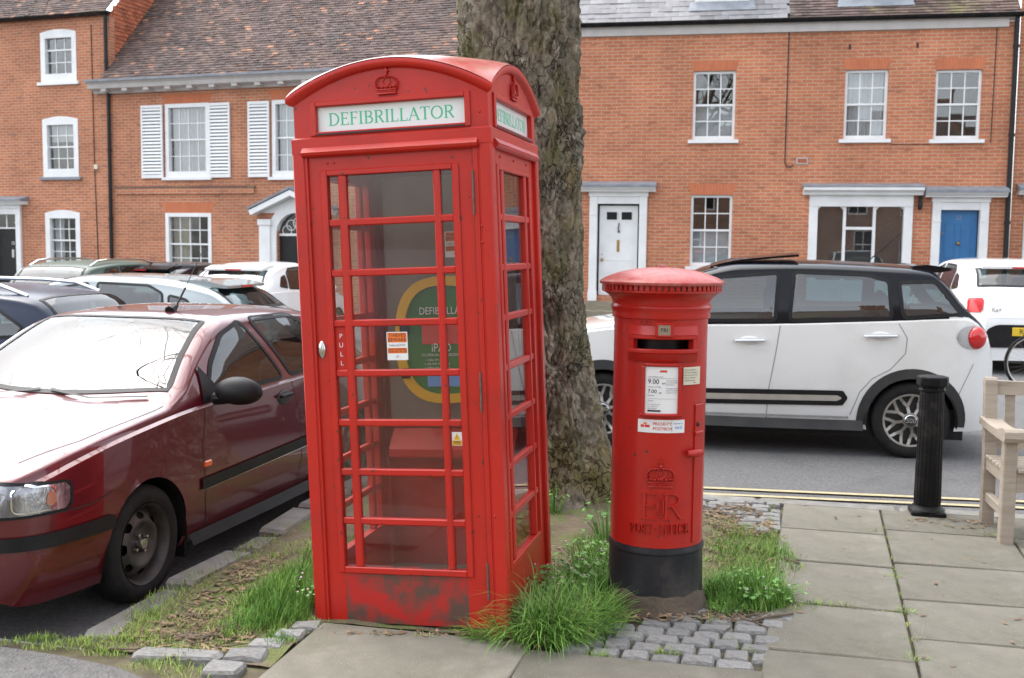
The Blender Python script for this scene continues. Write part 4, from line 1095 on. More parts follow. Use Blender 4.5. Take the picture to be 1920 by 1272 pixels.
MK = [Matrix.Translation((0, CY, 0)) @ Matrix.Rotation(k*math.pi/2, 4, 'Z') @ Matrix.Translation((0, -CY, 0)) for k in range(4)]
side_r = panel('side_panel', -.387, .387, -.1, 2.081, .018, MK[1])
side_l = panel('side_panel', -.387, .387, -.1, 2.081, .018, MK[3])
# rear: solid casting, equipment board, sloping shelf
MB().box(-.39, .39, .87, .90, -.1, 2.09).build('back_panel', RED, kio)
MB().box(-.345, .345, .800, .868, .76, 2.04).build('equipment_board', M['board'], kio)
MB().prism([(.867, .76), (.79, .755), (.70, .66), (.70, .62), (.867, .60)], -.33, .33, 'x').build('sloping_shelf', RED, kio)
MB().box(-.40, .40, .05, .88, -.06, .02).build('floor', M['stone'], kio)
MB().box(-.44, .44, .02, .89, 2.10, 2.13).build('ceiling', M['offwhite'], kio)
# small things on the door
MB().lathe([(.001, -.004), (.008, -.004), (.0135, .001), (.018, .004), (.020, .008), (.020, .014)], 20, (0, 0, 0), 'y').map(lambda x, y, z: (x-.364, y+.004, z*2.0+1.232)).build('door_handle', M['steel'], door, smooth=True)
for i_, ch in enumerate('PULL'):
    lettering(ch, .030, M['letterwhite'], door, (-.274, .0215, 1.290-.040*i_), name='lettering')
for z0, z1 in ((1.80, 1.985), (.955, 1.125), (.13, .29)):
    MB().box(.3645, .3725, .001, .012, z0, z1).tube([(.368, .001, z0), (.368, .001, z1)], .0045, 6).build('hinge', M['hinge'], kio)
MB().box(.3665, .3692, .010, .02, 0, 2.08).build('door_gap', M['ink'], kio)
MB().box(.3694, .3895, .004, .034, -.05, 2.083).build('door_jamb', RED, kio)
def bolts(pts, nrm, parent, rr=.006, name='bolt'):
    for q in pts:
        MB().ball((0, 0, 0), rr, n=6, m=4).map(lambda x, y, z: (q[0]+x, q[1]+y, q[2]+z)).build(name, RED, parent, smooth=True, angle=None)
bolts([(-.295, .014, 2.052), (-.265, .014, 2.052)], None, door)
bolts([(.438, .20, 2.055), (.438, .45, 2.055), (.438, .70, 2.055), (.455, .06, 1.85), (.455, .06, .42), (.40, .0, 1.75), (.40, .0, 1.68), (.41, .0, .50), (.405, .012, 2.23)], None, kio)
# stickers, each on its pane
def sticker(x, z, y=.0255, s=1.0):
    st = MB().box(x-.046*s, x+.050*s, y-.0005, y, z-.062*s, z+.062*s).build('security_sticker', M['paper'], kio)
    def orange_band(z0, z1): MB().box(x-.042*s, x+.046*s, y-.0012, y-.0006, z+z0*s, z+z1*s).build('orange_band', M['orange'], st)
    orange_band(.016, .058); orange_band(-.032, -.008)
    for tx, sz, zz, m_ in (('THIEVES', .0215, .047, 'ink'), ('BEWARE', .0215, .027, 'ink'), ('SelectaDNA', .0155, .004, 'inkgrey'), ('DNA FORENSIC', .0125, -.0155, 'ink'), ('MARKING IN USE', .0115, -.0255, 'ink'), ('- O -', .014, -.047, 'ink')):
        lettering(tx, sz*s, M[m_], st, (x+.002*s, y-.0015, z+zz*s), ext=.0001)
    return st
sticker(-.0135, 1.243)
s2 = sticker(.03, 1.69, y=.798, s=1.05)
yl = MB().box(.222, .268, .0250, .0256, .803, .863).build('warning_label', M['paper'], kio)
MB().prism([(.229, .829), (.261, .829), (.245, .858)], .0240, .0248, 'y').build('warning_triangle', M['yellowplastic'], yl)
MB().box(.224, .266, .0240, .0248, .805, .826).build('yellow_band', M['yellowplastic'], yl)
for z_ in (.8205, .8155, .8095): MB().box(.229, .261, .0234, .0238, z_, z_+.0022).build('print_line', M['ink'], yl)
lettering('!', .021, M['ink'], yl, (.245, .0236, .8385), ext=.0001)
# defibrillator cabinet on the board: yellow oval frame, green door
def superell(w, h, n=40, e=2.6): return [(w*math.copysign(abs(math.cos(t))**(2/e), math.cos(t)), h*math.copysign(abs(math.sin(t))**(2/e), math.sin(t))) for t in [2*math.pi*i/n for i in range(n)]]
cabn = empty('defibrillator_cabinet', (-.005, .80, 1.215)); cabn.parent = None
cabn.rotation_mode = 'QUATERNION'; cabn.rotation_quaternion = kio.rotation_quaternion
cabn.location = Matrix.Translation(kio.location) @ kio.rotation_quaternion.to_matrix().to_4x4() @ Vector((-.005, .80, 1.215))
tag(cabn, 'green oval defibrillator cabinet with yellow rim inside the kiosk', 'cabinet')
def ring(mb, o, i, y0, y1):
    n_ = len(o); vs = [(x, y1, z) for x, z in o]+[(x*.985, y0, z*.985) for x, z in o]+[(x, y0, z) for x, z in i]+[(x, y1, z) for x, z in i]
    mb.add(vs, [(k*n_+j, k*n_+(j+1) % n_, (k+1)*n_+(j+1) % n_, (k+1)*n_+j) for k in range(3) for j in range(n_)]); return mb
ring(MB(), superell(.262, .322), superell(.212, .272), -.115, 0).build('rim', M['yellowplastic'], cabn, smooth=True)
MB().prism(superell(.212, .272), -.10, -.001, 'y').build('cabinet_door', M['greenplastic'], cabn)
MB().box(-.12, .12, -.106, -.1005, -.02, .09).build('red_panel', M['redprint'], cabn)
MB().box(-.10, .13, -.106, -.1005, -.235, -.175, bev=.01).build('keypad', M['blueprint'], cabn)
for z_ in (.055, -.165): MB().box(-.232, -.185, -.125, -.10, z_-.025, z_+.025, bev=.005).build('latch', M['blackplastic'], cabn)
MB().tube([(.17, -.13, .06), (.17, -.14, .03), (.17, -.13, -.09)], .013, 8).build('handle', M['offwhite'], cabn, smooth=True)
for tx, sz, xx, zz in (('DEFIBRILLATOR', .052, .02, .145), ('iPAD', .06, -.02, -.04), ('TO OPEN IN AN EMERGENCY', .0195, -.02, -.075), ('1. DIAL 999 or 112', .016, -.05, -.10), ('2. ASK FOR THE CODE', .016, -.045, -.12), ('3. OPEN THE CABINET', .016, -.045, -.14), ('4. TAKE THE UNIT', .016, -.055, -.16)):
    lettering(tx, sz, M['letterwhite'], cabn, (xx, -.1075, zz), ext=.0002, sx=.82)

# ---------------------------------------------------------------- pillar box
pil = empty('pillar_box', (.702, 5.06, 0), (0, 0, R(-4)))
tag(pil, 'red cast iron pillar box with black base and domed cap on granite setts', 'pillar box')
RP = .220
MB().lathe([(.001, -.1), (.232, -.1), (.232, .02), (.226, .035), (.222, .268), (.227, .273), (.227, .287), (.222, .297), (.222, .303), (.001, .303)], 56).build('base', M['pillar_base'], pil, smooth=True)
mb = MB(); n = 56; vs = []; nz = 8
for j in range(nz+1):
    for i in range(n):
        t = 2*math.pi*i/n; rr = .246-.012*j/nz*1.0+.016*noise.noise(Vector((math.cos(t)*3, math.sin(t)*3, j*.7))); z = -.02+j*.0125+.03*noise.noise(Vector((math.cos(t)*2.2, math.sin(t)*2.2, 9)))*(j/nz)
        rr = lerp(.27, .2262, min(1, j/nz*1.0)**.5) + (.006*noise.noise(Vector((math.cos(t)*6, math.sin(t)*6, j)))if j < nz else -.003); vs.append((rr*math.cos(t), rr*math.sin(t), z))
mb.add(vs, [(j*n+i, j*n+(i+1) % n, (j+1)*n+(i+1) % n, (j+1)*n+i) for j in range(nz) for i in range(n)])
MB_mud = mb.build('mud_crust', M['mud'], pil, smooth=True, angle=None)
RP_ = M['red_pillar']
# barrel, left open where the aperture is
ap0, ap1, apz0, apz1 = R(-38), R(38), 1.226, 1.271
mb = MB(); n = 96; zs_ = [.303, .31, .6, .9, 1.08, apz0, apz1, 1.3, 1.37]; k = n; vs = []
rr_ = lambda z: .2185 if z < 1.34 else .22
for z in zs_:
    for i in range(n): t = 2*math.pi*i/n; vs.append((rr_(z)*math.cos(t), rr_(z)*math.sin(t), z))
fs = []
for j in range(len(zs_)-1):
    for i in range(n):
        tc_ = 2*math.pi*(i+.5)/n-1.5*math.pi
        tc_ = (tc_+math.pi) % (2*math.pi)-math.pi
        if j == 5 and abs(tc_) < R(33): continue
        fs.append((j*n+i, j*n+(i+1) % n, (j+1)*n+(i+1) % n, (j+1)*n+i))
mb.add(vs, fs); mb.build('barrel', RP_, pil, smooth=True, angle=50)
MB().lathe([(.15, apz0-.05), (.15, apz1+.05)], 24, a0=R(-140), a1=R(-40)).build('aperture_interior', M['ink'], pil, smooth=True)
MB().lathe([(.2185, 1.358), (.228, 1.361), (.230, 1.372), (.228, 1.385), (.232, 1.398), (.237, 1.410), (.232, 1.420), (.228, 1.424), (.229, 1.434), (.236, 1.450), (.250, 1.464), (.262, 1.472), (.268, 1.476), (.276, 1.478), (.280, 1.482), (.280, 1.489), (.275, 1.4905)], 72).build('cornice', RP_, pil, smooth=True, angle=40)
for i in range(64):
    t = 2*math.pi*i/64
    MB().box(.266, .2795, -.0085, .0085, 1.4905, 1.513).map(lambda x, y, z: (x*math.cos(t)-y*math.sin(t), x*math.sin(t)+y*math.cos(t), z)).build('dentil', RP_, pil)
MB().lathe([(.262, 1.488), (.267, 1.4905), (.267, 1.5135), (.288, 1.514), (.291, 1.518), (.291, 1.527), (.288, 1.530), (.262, 1.546), (.20, 1.569), (.13, 1.584), (.06, 1.591), (.02, 1.592), (.001, 1.592)], 72).build('domed_cap', M['red_cap'], pil, smooth=True, angle=40)
MB().lathe([(.02, 1.592), (.018, 1.602), (.001, 1.604)], 12).build('cap_boss', M['red_cap'], pil, smooth=True)
def cyl(r):   # wrap a flat relief (facing -y) round the barrel
    return lambda x, y, z: ((r-y)*math.sin(x/r), -(r-y)*math.cos(x/r), z)
def dens(mb, r, sub=.015):
    return mb.map(cyl(r))
def strip(x0, x1, y0, y1, z0, z1, bev=.003, n=None):
    """box subdivided along x so it can be wrapped"""
    n = n or max(1, int((x1-x0)/.03)); mb = MB()
    prof = [(y1, z0), (y0+bev, z0), (y0, z0+bev), (y0, z1-bev), (y0+bev, z1), (y1, z1)]
    vs = [(lerp(x0, x1, i/n), p_[0], p_[1]) for i in range(n+1) for p_ in prof]; k = len(prof)
    mb.add(vs, [(i*k+j, (i+1)*k+j, (i+1)*k+(j+1) % k, i*k+(j+1) % k) for i in range(n) for j in range(k)]+[tuple(range(k)), tuple(n*k+j for j in reversed(range(k)))])
    return mb
RB = .2185
# door outline panel on the right and aperture hood
hood = MB()
for (a, b, c, d_, y_) in ((-.150, .150, apz1, apz1+.020, -.030), (-.150, .150, apz0-.020, apz0, -.030), (-.150, -.128, apz0-.02, apz1+.02, -.027), (.128, .150, apz0-.02, apz1+.02, -.027)):
    s_ = strip(a, b, y_, .01, c, d_, .004); hood.add(s_.v, s_.f)
# splayed weather hood above and lip below
for (z0, z1, y0_, y1_) in ((apz1+.020, 1.330, -.030, -.004), (apz0-.060, apz0-.020, -.006, -.030)):
    nx = 12; vs = []
    for i in range(nx+1):
        t = i/nx
        xa, xb = lerp(-.150, .150, t), lerp(-.168, .168, t)
        lo, hi = ((xa, y0_), (xb, y1_)) if z0 > apz1 else ((xb, y0_), (xa, y1_))
        vs += [(lo[0], lo[1], z0), (hi[0], hi[1], z1), (hi[0], .004, z1), (lo[0], .004, z0)]
    hood.add(vs, [(4*i+j, 4*i+4+j, 4*i+4+(j+1) % 4, 4*i+(j+1) % 4) for i in range(nx) for j in range(4)]+[(0, 1, 2, 3), (4*nx+3, 4*nx+2, 4*nx+1, 4*nx)])
hood.map(cyl(RB)).build('aperture_hood', RP_, pil, smooth=True, angle=30)
tb = MB()
for (a, b, c, d_) in ((-.036, -.024, 1.284, 1.342), (.024, .036, 1.284, 1.342), (-.024, .024, 1.284, 1.291), (-.036, .036, 1.337, 1.347)): tb.box(a, b, -.040, .01, c, d_, bev=.002)
tab = tb.map(cyl(RB)).build('tablet_holder', RP_, pil)
tp = MB().box(-.024, .024, -.031, -.01, 1.291, 1.337).map(cyl(RB)).build('day_tablet', M['steel'], pil)
lettering('FRI', .026, M['ink'], tp, (0, -RB-.0318, 1.313), ext=.0003)
# door seam, lock, handle
def seam(pts, w=.004):
    m_ = MB()
    for (x0, z0), (x1, z1) in zip(pts[:-1], pts[1:]):
        if abs(x1-x0) < 1e-6: m_.add(strip(x0-w/2, x0+w/2, -.0015, .004, min(z0, z1), max(z0, z1), .0005, 1).v, strip(0, 1, -1, 0, 0, 1, .0005, 1).f)
        else:
            s_ = strip(min(x0, x1), max(x0, x1), -.0015, .004, z0-w/2, z0+w/2, .0005); m_.add(s_.v, s_.f)
    return m_.map(cyl(RB)).build('door_seam', M['red_dirty'], pil)
seam([(.215, .33), (.215, .975)]); seam([(.165, .978), (.215, .978)])
st_ = strip(.170, .235, -.007, .004, .32, .968, .003); st_.map(cyl(RB)).build('door_edge', RP_, pil, smooth=True, angle=30)
st_ = strip(.168, .232, -.014, .004, .822, .842, .004); st_.map(cyl(RB)).build('door_lug', RP_, pil, smooth=True, angle=30)
MB().ball((.188, -.010, .875), .009, .006, .011).map(cyl(RB)).build('keyhole', M['ink'], pil, smooth=True)
MB().tube([(.118, -.02, .747), (.15, -.03, .747), (.178, -.03, .747), (.190, -.016, .747)], [.014, .019, .018, .010], 10).map(cyl(RB)).build('door_handle', RP_, pil, smooth=True)
# notice frame and notices (flat plates just off the barrel)
nf = MB()
for (a, b, c, d_) in ((-.090, -.075, .925, 1.150), (.065, .080, .925, 1.150), (-.075, .065, 1.147, 1.162), (-.094, .084, .918, .933)): nf.add(strip(a, b, -.024, .01, c, d_, .005).v, strip(a, b, -.024, .01, c, d_, .005).f)
nfo = nf.map(cyl(RB)).build('notice_frame', RP_, pil, smooth=True, angle=30)
def cyl_text(body, size, m_, parent, x, z, r, align='LEFT', sx=1.0):
    me = text_mesh(body, size, .0002, align); me.materials.clear(); me.materials.append(m_)
    for v in me.vertices:
        p_ = cyl(r)(v.co.x*sx+x, -.0004-v.co.z, v.co.y+z); v.co = p_
    return put('lettering', me, parent)
pn = strip(-.075, .065, -.014, -.010, .933, 1.147, .0005).map(cyl(RB)).build('collection_notice', M['paper'], pil, smooth=True, angle=30)
RN = RB+.0145
for tx, sz, x_, z_, m_ in (('Last collection time', .0085, -.074, 1.012, 'inkgrey'), ('9.00', .030, -.076, .990, 'ink'), ('am', .013, -.012, .984, 'ink'), ('Monday to Friday', .0085, -.076, .968, 'inkgrey'), ('7.00', .024, -.076, .948, 'ink'), ('am', .011, -.025, .943, 'ink'), ('Saturday', .0085, -.076, .931, 'inkgrey'), ('Sundays', .0085, -.076, .908, 'inkgrey'),
                           ('No collection here', .0075, -.076, .893, 'inkgrey'), ('on a Sunday or', .0075, -.076, .884, 'inkgrey'), ('public holiday', .0075, -.076, .875, 'inkgrey'),
                           ('For later posting', .0075, .006, .996, 'inkgrey'), ('times ask at your', .0075, .006, .987, 'inkgrey'), ('local branch', .0075, .006, .978, 'inkgrey'), ('The latest time we', .0075, .006, .962, 'inkgrey'), ('collect from here', .0075, .006, .953, 'inkgrey'), ('is shown on this', .0075, .006, .944, 'inkgrey')):
    cyl_text(tx, sz, M[m_], pn, x_+.008, .933+(z_-.853)*1.06, RN)
MB().add(strip(-.014, .018, -.0006, 0, 1.122, 1.131, .0001).v, strip(-.014, .018, -.0006, 0, 1.122, 1.131, .0001).f).map(cyl(RN)).build('logo_bar', M['redprint'], pn)
MB().add(strip(-.068, -.008, -.0006, 0, .941, .949, .0001).v, strip(-.068, -.008, -.0006, 0, .941, .949, .0001).f).map(cyl(RN)).build('store_badges', M['ink'], pn)
for z_ in (1.094, 1.0): MB().add(strip(-.070, .060, -.0005, 0, z_, z_+.001, .0001).v, strip(-.070, .060, -.0005, 0, z_, z_+.001, .0001).f).map(cyl(RN)).build('rule', M['inkgrey'], pn)
pc = strip(.094, .192, -.008, -.002, 1.062, 1.143, .001).map(cyl(RB)).build('cream_notice', M['cream'], pil, smooth=True, angle=30)
for j in range(5): cyl_text(('About this postbox', 'This box is emptied at', 'the time shown on the', 'plate to the left, on', 'working days only')[j], .0085, M['inkgrey'], pc, .102, 1.131-.012*j, RB+.0085)
cyl_text('Post', .009, M['redprint'], pc, .155, 1.072, RB+.0085)
pw_ = strip(-.110, .108, -.0025, .0, .842, .902, .0004).map(cyl(RB)).build('priority_label', M['paper'], pil, smooth=True, angle=30)
for tx, sz, x_, z_, m_ in (('PRIORITY', .0205, -.030, .785, 'redprint'), ('POSTBOX', .0205, -.030, .763, 'redprint'), ('Supporting the', .008, .066, .788, 'blueprint'), ('NHS', .019, .073, .768, 'blueprint')): cyl_text(tx, sz, M[m_], pw_, x_-.011, z_+.098, RB+.0028)
l_ = strip(-.097, -.055, -.0006, 0, .866, .878, .0001); l_.map(cyl(RB+.0028)).build('logo_bar', M['redprint'], pw_)
l_ = strip(-.084, -.068, -.0006, 0, .880, .888, .0001); l_.map(cyl(RB+.0028)).build('logo_crown', M['orange'], pw_)
l_ = strip(.046, .0468, -.0006, 0, .846, .898, .0001, 1); l_.map(cyl(RB+.0028)).build('rule', M['inkgrey'], pw_)
# embossed crown, cypher and lettering
crown_mb(.132, .135, .016).map(lambda x, y, z: (x, y, z+.589)).map(cyl(RB)).build('crown_emblem', RP_, pil, smooth=True, angle=50)
e1 = serif_text('E', .122, .090, .009, bold=1.0).map(lambda x, y, z: (x-.048, y, z+.441)); e2 = serif_text('R', .122, .108, .009, bold=1.0).map(lambda x, y, z: (x+.058, y, z+.441))
e3 = serif_text('II', .066, .044, .0105, bold=1.0).map(lambda x, y, z: (x+.003, y, z+.470))
cy_ = MB().add(e1.v, e1.f).add(e2.v, e2.f).add(e3.v, e3.f).map(cyl(RB)); cy_.build('royal_cypher', RP_, pil)
serif_text('POST.OFFICE', .046, .282, .009, bold=.95, track=.16).map(lambda x, y, z: (x, y, z+.372)).map(cyl(RB)).build('lettering', RP_, pil)
serif_text('POST', .02, .06, .004).map(lambda x, y, z: (x-.085, y, z+1.335)).map(cyl(RB)).build('lettering', RP_, pil)

# ---------------------------------------------------------------- plane tree: trunk, limbs and bare twigs above the picture
def bark_material():
    m = bpy.data.materials.new('plane_bark'); m.use_nodes = True
    n = m.node_tree.nodes; l = m.node_tree.links; b = n['Principled BSDF']
    b.inputs['Roughness'].default_value = .92; b.inputs['Specular IOR Level'].default_value = .2
    tc = n.new('ShaderNodeTexCoord')
    mp = n.new('ShaderNodeMapping'); mp.inputs['Scale'].default_value = (1, 1, .7); l.new(tc.outputs['Object'], mp.inputs[0])
    def nz(sc, det, ro=.6, src=mp.outputs[0]):
        t = n.new('ShaderNodeTexNoise'); t.inputs['Scale'].default_value = sc; t.inputs['Detail'].default_value = det; t.inputs['Roughness'].default_value = ro; l.new(src, t.inputs['Vector']); return t.outputs['Fac']
    def ramp(f, stops):
        r = n.new('ShaderNodeValToRGB'); e = r.color_ramp.elements
        while len(e) < len(stops): e.new(.5)
        for k, (p, c) in enumerate(stops): e[k].position = p; e[k].color = (*c, 1)
        l.new(f, r.inputs['Fac']); return r.outputs['Color']
    def mix(a, bb, f):
        x = n.new('ShaderNodeMix'); x.data_type = 'RGBA'; l.new(f, x.inputs['Factor']); l.new(a, x.inputs['A'])
        if isinstance(bb, tuple): x.inputs['B'].default_value = (*bb, 1)
        else: l.new(bb, x.inputs['B'])
        return x.outputs['Result']
    def rng(f, a, bb, c=0., d=1.):
        x = n.new('ShaderNodeMapRange'); x.inputs['From Min'].default_value = a; x.inputs['From Max'].default_value = bb; x.inputs['To Min'].default_value = c; x.inputs['To Max'].default_value = d; l.new(f, x.inputs['Value']); return x.outputs[0]
    base = ramp(nz(9, 12, .75), [(.28, (.075, .062, .046)), (.42, (.20, .172, .13)), (.56, (.32, .285, .22)), (.72, (.47, .44, .37))])
    pv = n.new('ShaderNodeTexVoronoi'); pv.inputs['Scale'].default_value = 17
    pn_ = n.new('ShaderNodeTexNoise'); pn_.inputs['Scale'].default_value = 9; pn_.inputs['Detail'].default_value = 6; l.new(mp.outputs[0], pn_.inputs['Vector'])
    pa = n.new('ShaderNodeVectorMath'); pa.operation = 'MULTIPLY_ADD'; pa.inputs[1].default_value = (.14, .14, .12); l.new(pn_.outputs['Color'], pa.inputs[0]); l.new(mp.outputs[0], pa.inputs[2]); l.new(pa.outputs[0], pv.inputs['Vector'])
    sx_ = n.new('ShaderNodeSeparateColor'); l.new(pv.outputs['Color'], sx_.inputs[0])
    pvv = rng(sx_.outputs[0], 0, 1, .62, 1.3); hv_ = n.new('ShaderNodeHueSaturation'); l.new(base, hv_.inputs['Color']); l.new(pvv, hv_.inputs['Value']); base = hv_.outputs[0]
    yel = rng(nz(1.9, 6), .53, .66, 0, .75); base = mix(base, (.32, .25, .10), yel)
    grn = rng(nz(3.1, 7, .65), .50, .66, 0, .7); base = mix(base, (.15, .15, .045), grn)
    vo = n.new('ShaderNodeTexVoronoi'); vo.feature = 'DISTANCE_TO_EDGE'; vo.inputs['Scale'].default_value = 17
    wn = n.new('ShaderNodeTexNoise'); wn.inputs['Scale'].default_value = 9; wn.inputs['Detail'].default_value = 5; l.new(mp.outputs[0], wn.inputs['Vector'])
    va = n.new('ShaderNodeVectorMath'); va.operation = 'MULTIPLY_ADD'; va.inputs[1].default_value = (.16, .16, .14); l.new(wn.outputs['Color'], va.inputs[0]); l.new(mp.outputs[0], va.inputs[2]); l.new(va.outputs[0], vo.inputs['Vector'])
    crack = rng(vo.outputs['Distance'], 0.0, .06, .75, 0)
    cm_ = n.new('ShaderNodeMath'); cm_.operation = 'MULTIPLY'; l.new(crack, cm_.inputs[0]); l.new(rng(nz(3.4, 6), .47, .60), cm_.inputs[1])
    base = mix(base, (.028, .021, .016), cm_.outputs[0])
    l.new(base, b.inputs['Base Color'])
    bp = n.new('ShaderNodeBump'); bp.inputs['Strength'].default_value = 1.0; bp.inputs['Distance'].default_value = .045
    s_ = n.new('ShaderNodeMath'); s_.operation = 'SUBTRACT'; l.new(nz(22, 9, .7), s_.inputs[0]); l.new(cm_.outputs[0], s_.inputs[1]); l.new(s_.outputs[0], bp.inputs['Height']); l.new(bp.outputs[0], b.inputs['Normal'])
    return m
M['bark'] = bark_material()
tree = empty('plane_tree', TREE); tag(tree, 'thick rough-barked plane tree trunk rising behind the red kiosk', 'tree')
def trunk_c(z): return (lerp(.045, -.12, sstep(z/3.4))-.01*z, .06*z/3)
trad = pchip([(-.2, .80), (0.0, .60), (.12, .52), (.3, .445), (.6, .40), (1.0, .365), (1.5, .345), (2.0, .35), (2.5, .375), (3.2, .405), (4.2, .40), (5.6, .33)])
mb = MB(); na, nzz = 260, 300; vs = []
for j in range(nzz+1):
    z = -.2+5.8*(j/nzz)**1.25; cx, cy_ = trunk_c(max(0, z)); r0 = trad(z)
    fl_ = math.exp(-max(0, z)/.28)
    for i in range(na):
        t = 2*math.pi*i/na; c, s = math.cos(t), math.sin(t)
        root = fl_*(.13*max(0, math.cos(3*t+.5))+.08*math.cos(5*t+1.3))
        p_ = Vector((c*1.6, s*1.6, z*.85))
        big = .040*noise.noise(p_*1.3)+.034*noise.noise(Vector((c*3.3, s*3.3, z*2.2+5)))
        q_ = Vector((c*6, s*6, z*5.2)); q_ += .9*noise.noise_vector(q_*.6)
        rid = 1-abs(noise.noise(q_*1.5)); rid2 = 1-abs(noise.noise(q_*3.6+Vector((3, 1, 7))))
        amp = .55+.55*max(0, noise.noise(Vector((c*1.4, s*1.4, z*.9+2)))+.3)
        fine = .010*noise.noise(q_*6)
        rr = r0+root+big-amp*(.038*max(0, rid-.74)/.26+.022*max(0, rid2-.76)/.24)+fine+.014*noise.noise(q_*2.2+Vector((9, 2, 4)))
        vs.append((cx+rr*c, cy_+rr*s, z))
mb.add(vs, [(j*na+i, j*na+(i+1) % na, (j+1)*na+(i+1) % na, (j+1)*na+i) for j in range(nzz) for i in range(na)])
mb.build('trunk', M['bark'], tree, smooth=True, angle=None)
rg = random.Random(11)
def limb(mb, p, d, L, r, lev, tw):
    pts = [p]; rs = [r]; q = p.copy(); dd = d.normalized(); n_ = 5
    for i in range(n_):
        dd = (dd+Vector((rg.gauss(0, .13), rg.gauss(0, .13), rg.gauss(.03, .10)))).normalized(); q = q+dd*L/n_; pts.append(q.copy()); rs.append(r*(1-.55*(i+1)/n_))
    (mb if lev < 3 else tw).tube(pts, rs, 7 if lev < 2 else 4, cap=False)
    if lev < 4:
        for k in range(4 if lev < 3 else 5):
            i = rg.choice((2, 3, 4, 5, 5)); ax = Vector((rg.gauss(0, 1), rg.gauss(0, 1), rg.gauss(.2, .7))).normalized()
            limb(mb, pts[i], (dd*.8+ax*.9), L*rg.uniform(.5, .72), rs[i]*.62, lev+1, tw)
lm, tw = MB(), MB()
tp_ = trunk_c(5.5)
for k in range(5):
    a_ = 2*math.pi*k/5+.4
    limb(lm, Vector((tp_[0], tp_[1], 5.3)), Vector((math.cos(a_)*.9, math.sin(a_)*.9, .8)), 3.2, .17, 0, tw)
for dx, dy, dz in ((-.95, .5, .22), (-.9, .62, .38), (-.85, .3, .3), (.8, -.5, .5)): limb(lm, Vector((tp_[0], tp_[1], 5.0)), Vector((dx, dy, dz)), 5.0, .055, 0, tw)  # extra unseen limbs, most added so their twigs mirror in the car windscreen
lm.build('limbs', M['bark'], tree, smooth=True, angle=None)
tag(tw.build('twigs', M['twig'], tree, recalc=False), kind='stuff')

# ---------------------------------------------------------------- bollard
bo = empty('bollard', (2.685, 6.80, 0), (0, 0, GROT)); tag(bo, 'black fluted cast iron bollard standing on the pavement', 'bollard')
mb = MB(); n = 96
prof = [(.078, .055), (.078, .80)]
vs = []
for z in [.055, .08, .3, .55, .77, .80]:
    for i in range(n):
        t = 2*math.pi*i/n; fl_ = .006*abs(math.sin(t*10)) if .07 < z < .79 else 0
        rr = lerp(.085, .074, z/.8)-.006+fl_; vs.append((rr*math.cos(t), rr*math.sin(t), z))
mb.add(vs, [(j*n+i, j*n+(i+1) % n, (j+1)*n+(i+1) % n, (j+1)*n+i) for j in range(5) for i in range(n)])
mb.build('fluted_shaft', M['iron'], bo, smooth=True, angle=50)
MB().lathe([(.112, .03), (.105, .04), (.092, .05), (.088, .06), (.07, .062)], 40).build('base_moulding', M['iron'], bo, smooth=True)
MB().box(-.105, .105, -.105, .105, -.02, .03, bev=.008).build('base_plate', M['iron'], bo)
MB().lathe([(.07, .79), (.082, .795), (.084, .805), (.078, .812), (.078, .825), (.094, .832), (.098, .84), (.098, .882), (.094, .889), (.075, .893), (.001, .893)], 10).build('cap', M['iron'], bo, smooth=True, angle=25)

# ---------------------------------------------------------------- teak bench
be = empty('bench', (2.84, 6.10, 0), (0, 0, R(-11))); tag(be, 'weathered teak bench with broad arm and slatted seat at right edge', 'bench')
T_ = M['teak']; BL = 1.5; bw = .075
def tk(x0, x1, y0, y1, z0, z1, name, rot=None, bev=.006):
    o = MB().box(x0, x1, y0, y1, z0, z1, bev=bev).build(name, T_, be)
    return o
for x in (0, BL-bw):
    tk(x, x+bw, 0, bw, -.01, .60, 'leg')
    MB().prism([(.46, -.01), (.53, -.01), (.535, .40), (.60, .89), (.585, .905), (.545, .905), (.53, .89), (.465, .42)], x+.002, x+bw-.002, 'x').build('leg', T_, be)
    MB().prism([(-.05, .60), (-.065, .625), (-.06, .66), (-.04, .675), (.02, .672), (.12, .650), (.30, .648), (.555, .66), (.555, .615), (.30, .605), (.1, .60)], x-.018, x+bw+.018, 'x').build('armrest', T_, be)
    tk(x+.015, x+bw-.015, bw, .47, .14, .20, 'side_stretcher'); tk(x+.012, x+bw-.012, bw, .47, .34, .415, 'side_rail')
MB().prism([(bw, .415), (BL-bw, .415), (BL-bw, .30), (BL-.25, .30), (BL-.35, .335), (.35, .335), (.25, .30), (bw, .30)], .012, .045, 'y').build('apron', T_, be)
for k in range(6): tk(-.0+bw*.0+(.002 if k else bw+.002), BL-(.002 if k else bw+.002), -.012+k*.079, .052+k*.079, .417, .438, 'seat_slat', bev=.004)
MB().prism([(.545, .80), (.582, .80), (.594, .885), (.558, .885)], bw, BL-bw, 'x').build('top_rail', T_, be)
MB().prism([(.512, .47), (.545, .47), (.553, .53), (.52, .53)], bw, BL-bw, 'x').build('lower_rail', T_, be)
x = bw+.055
while x < BL-bw-.06:
    MB().prism([(.528, .53), (.545, .53), (.577, .80), (.560, .80)], x, x+.055, 'x').build('back_slat', T_, be); x += .118

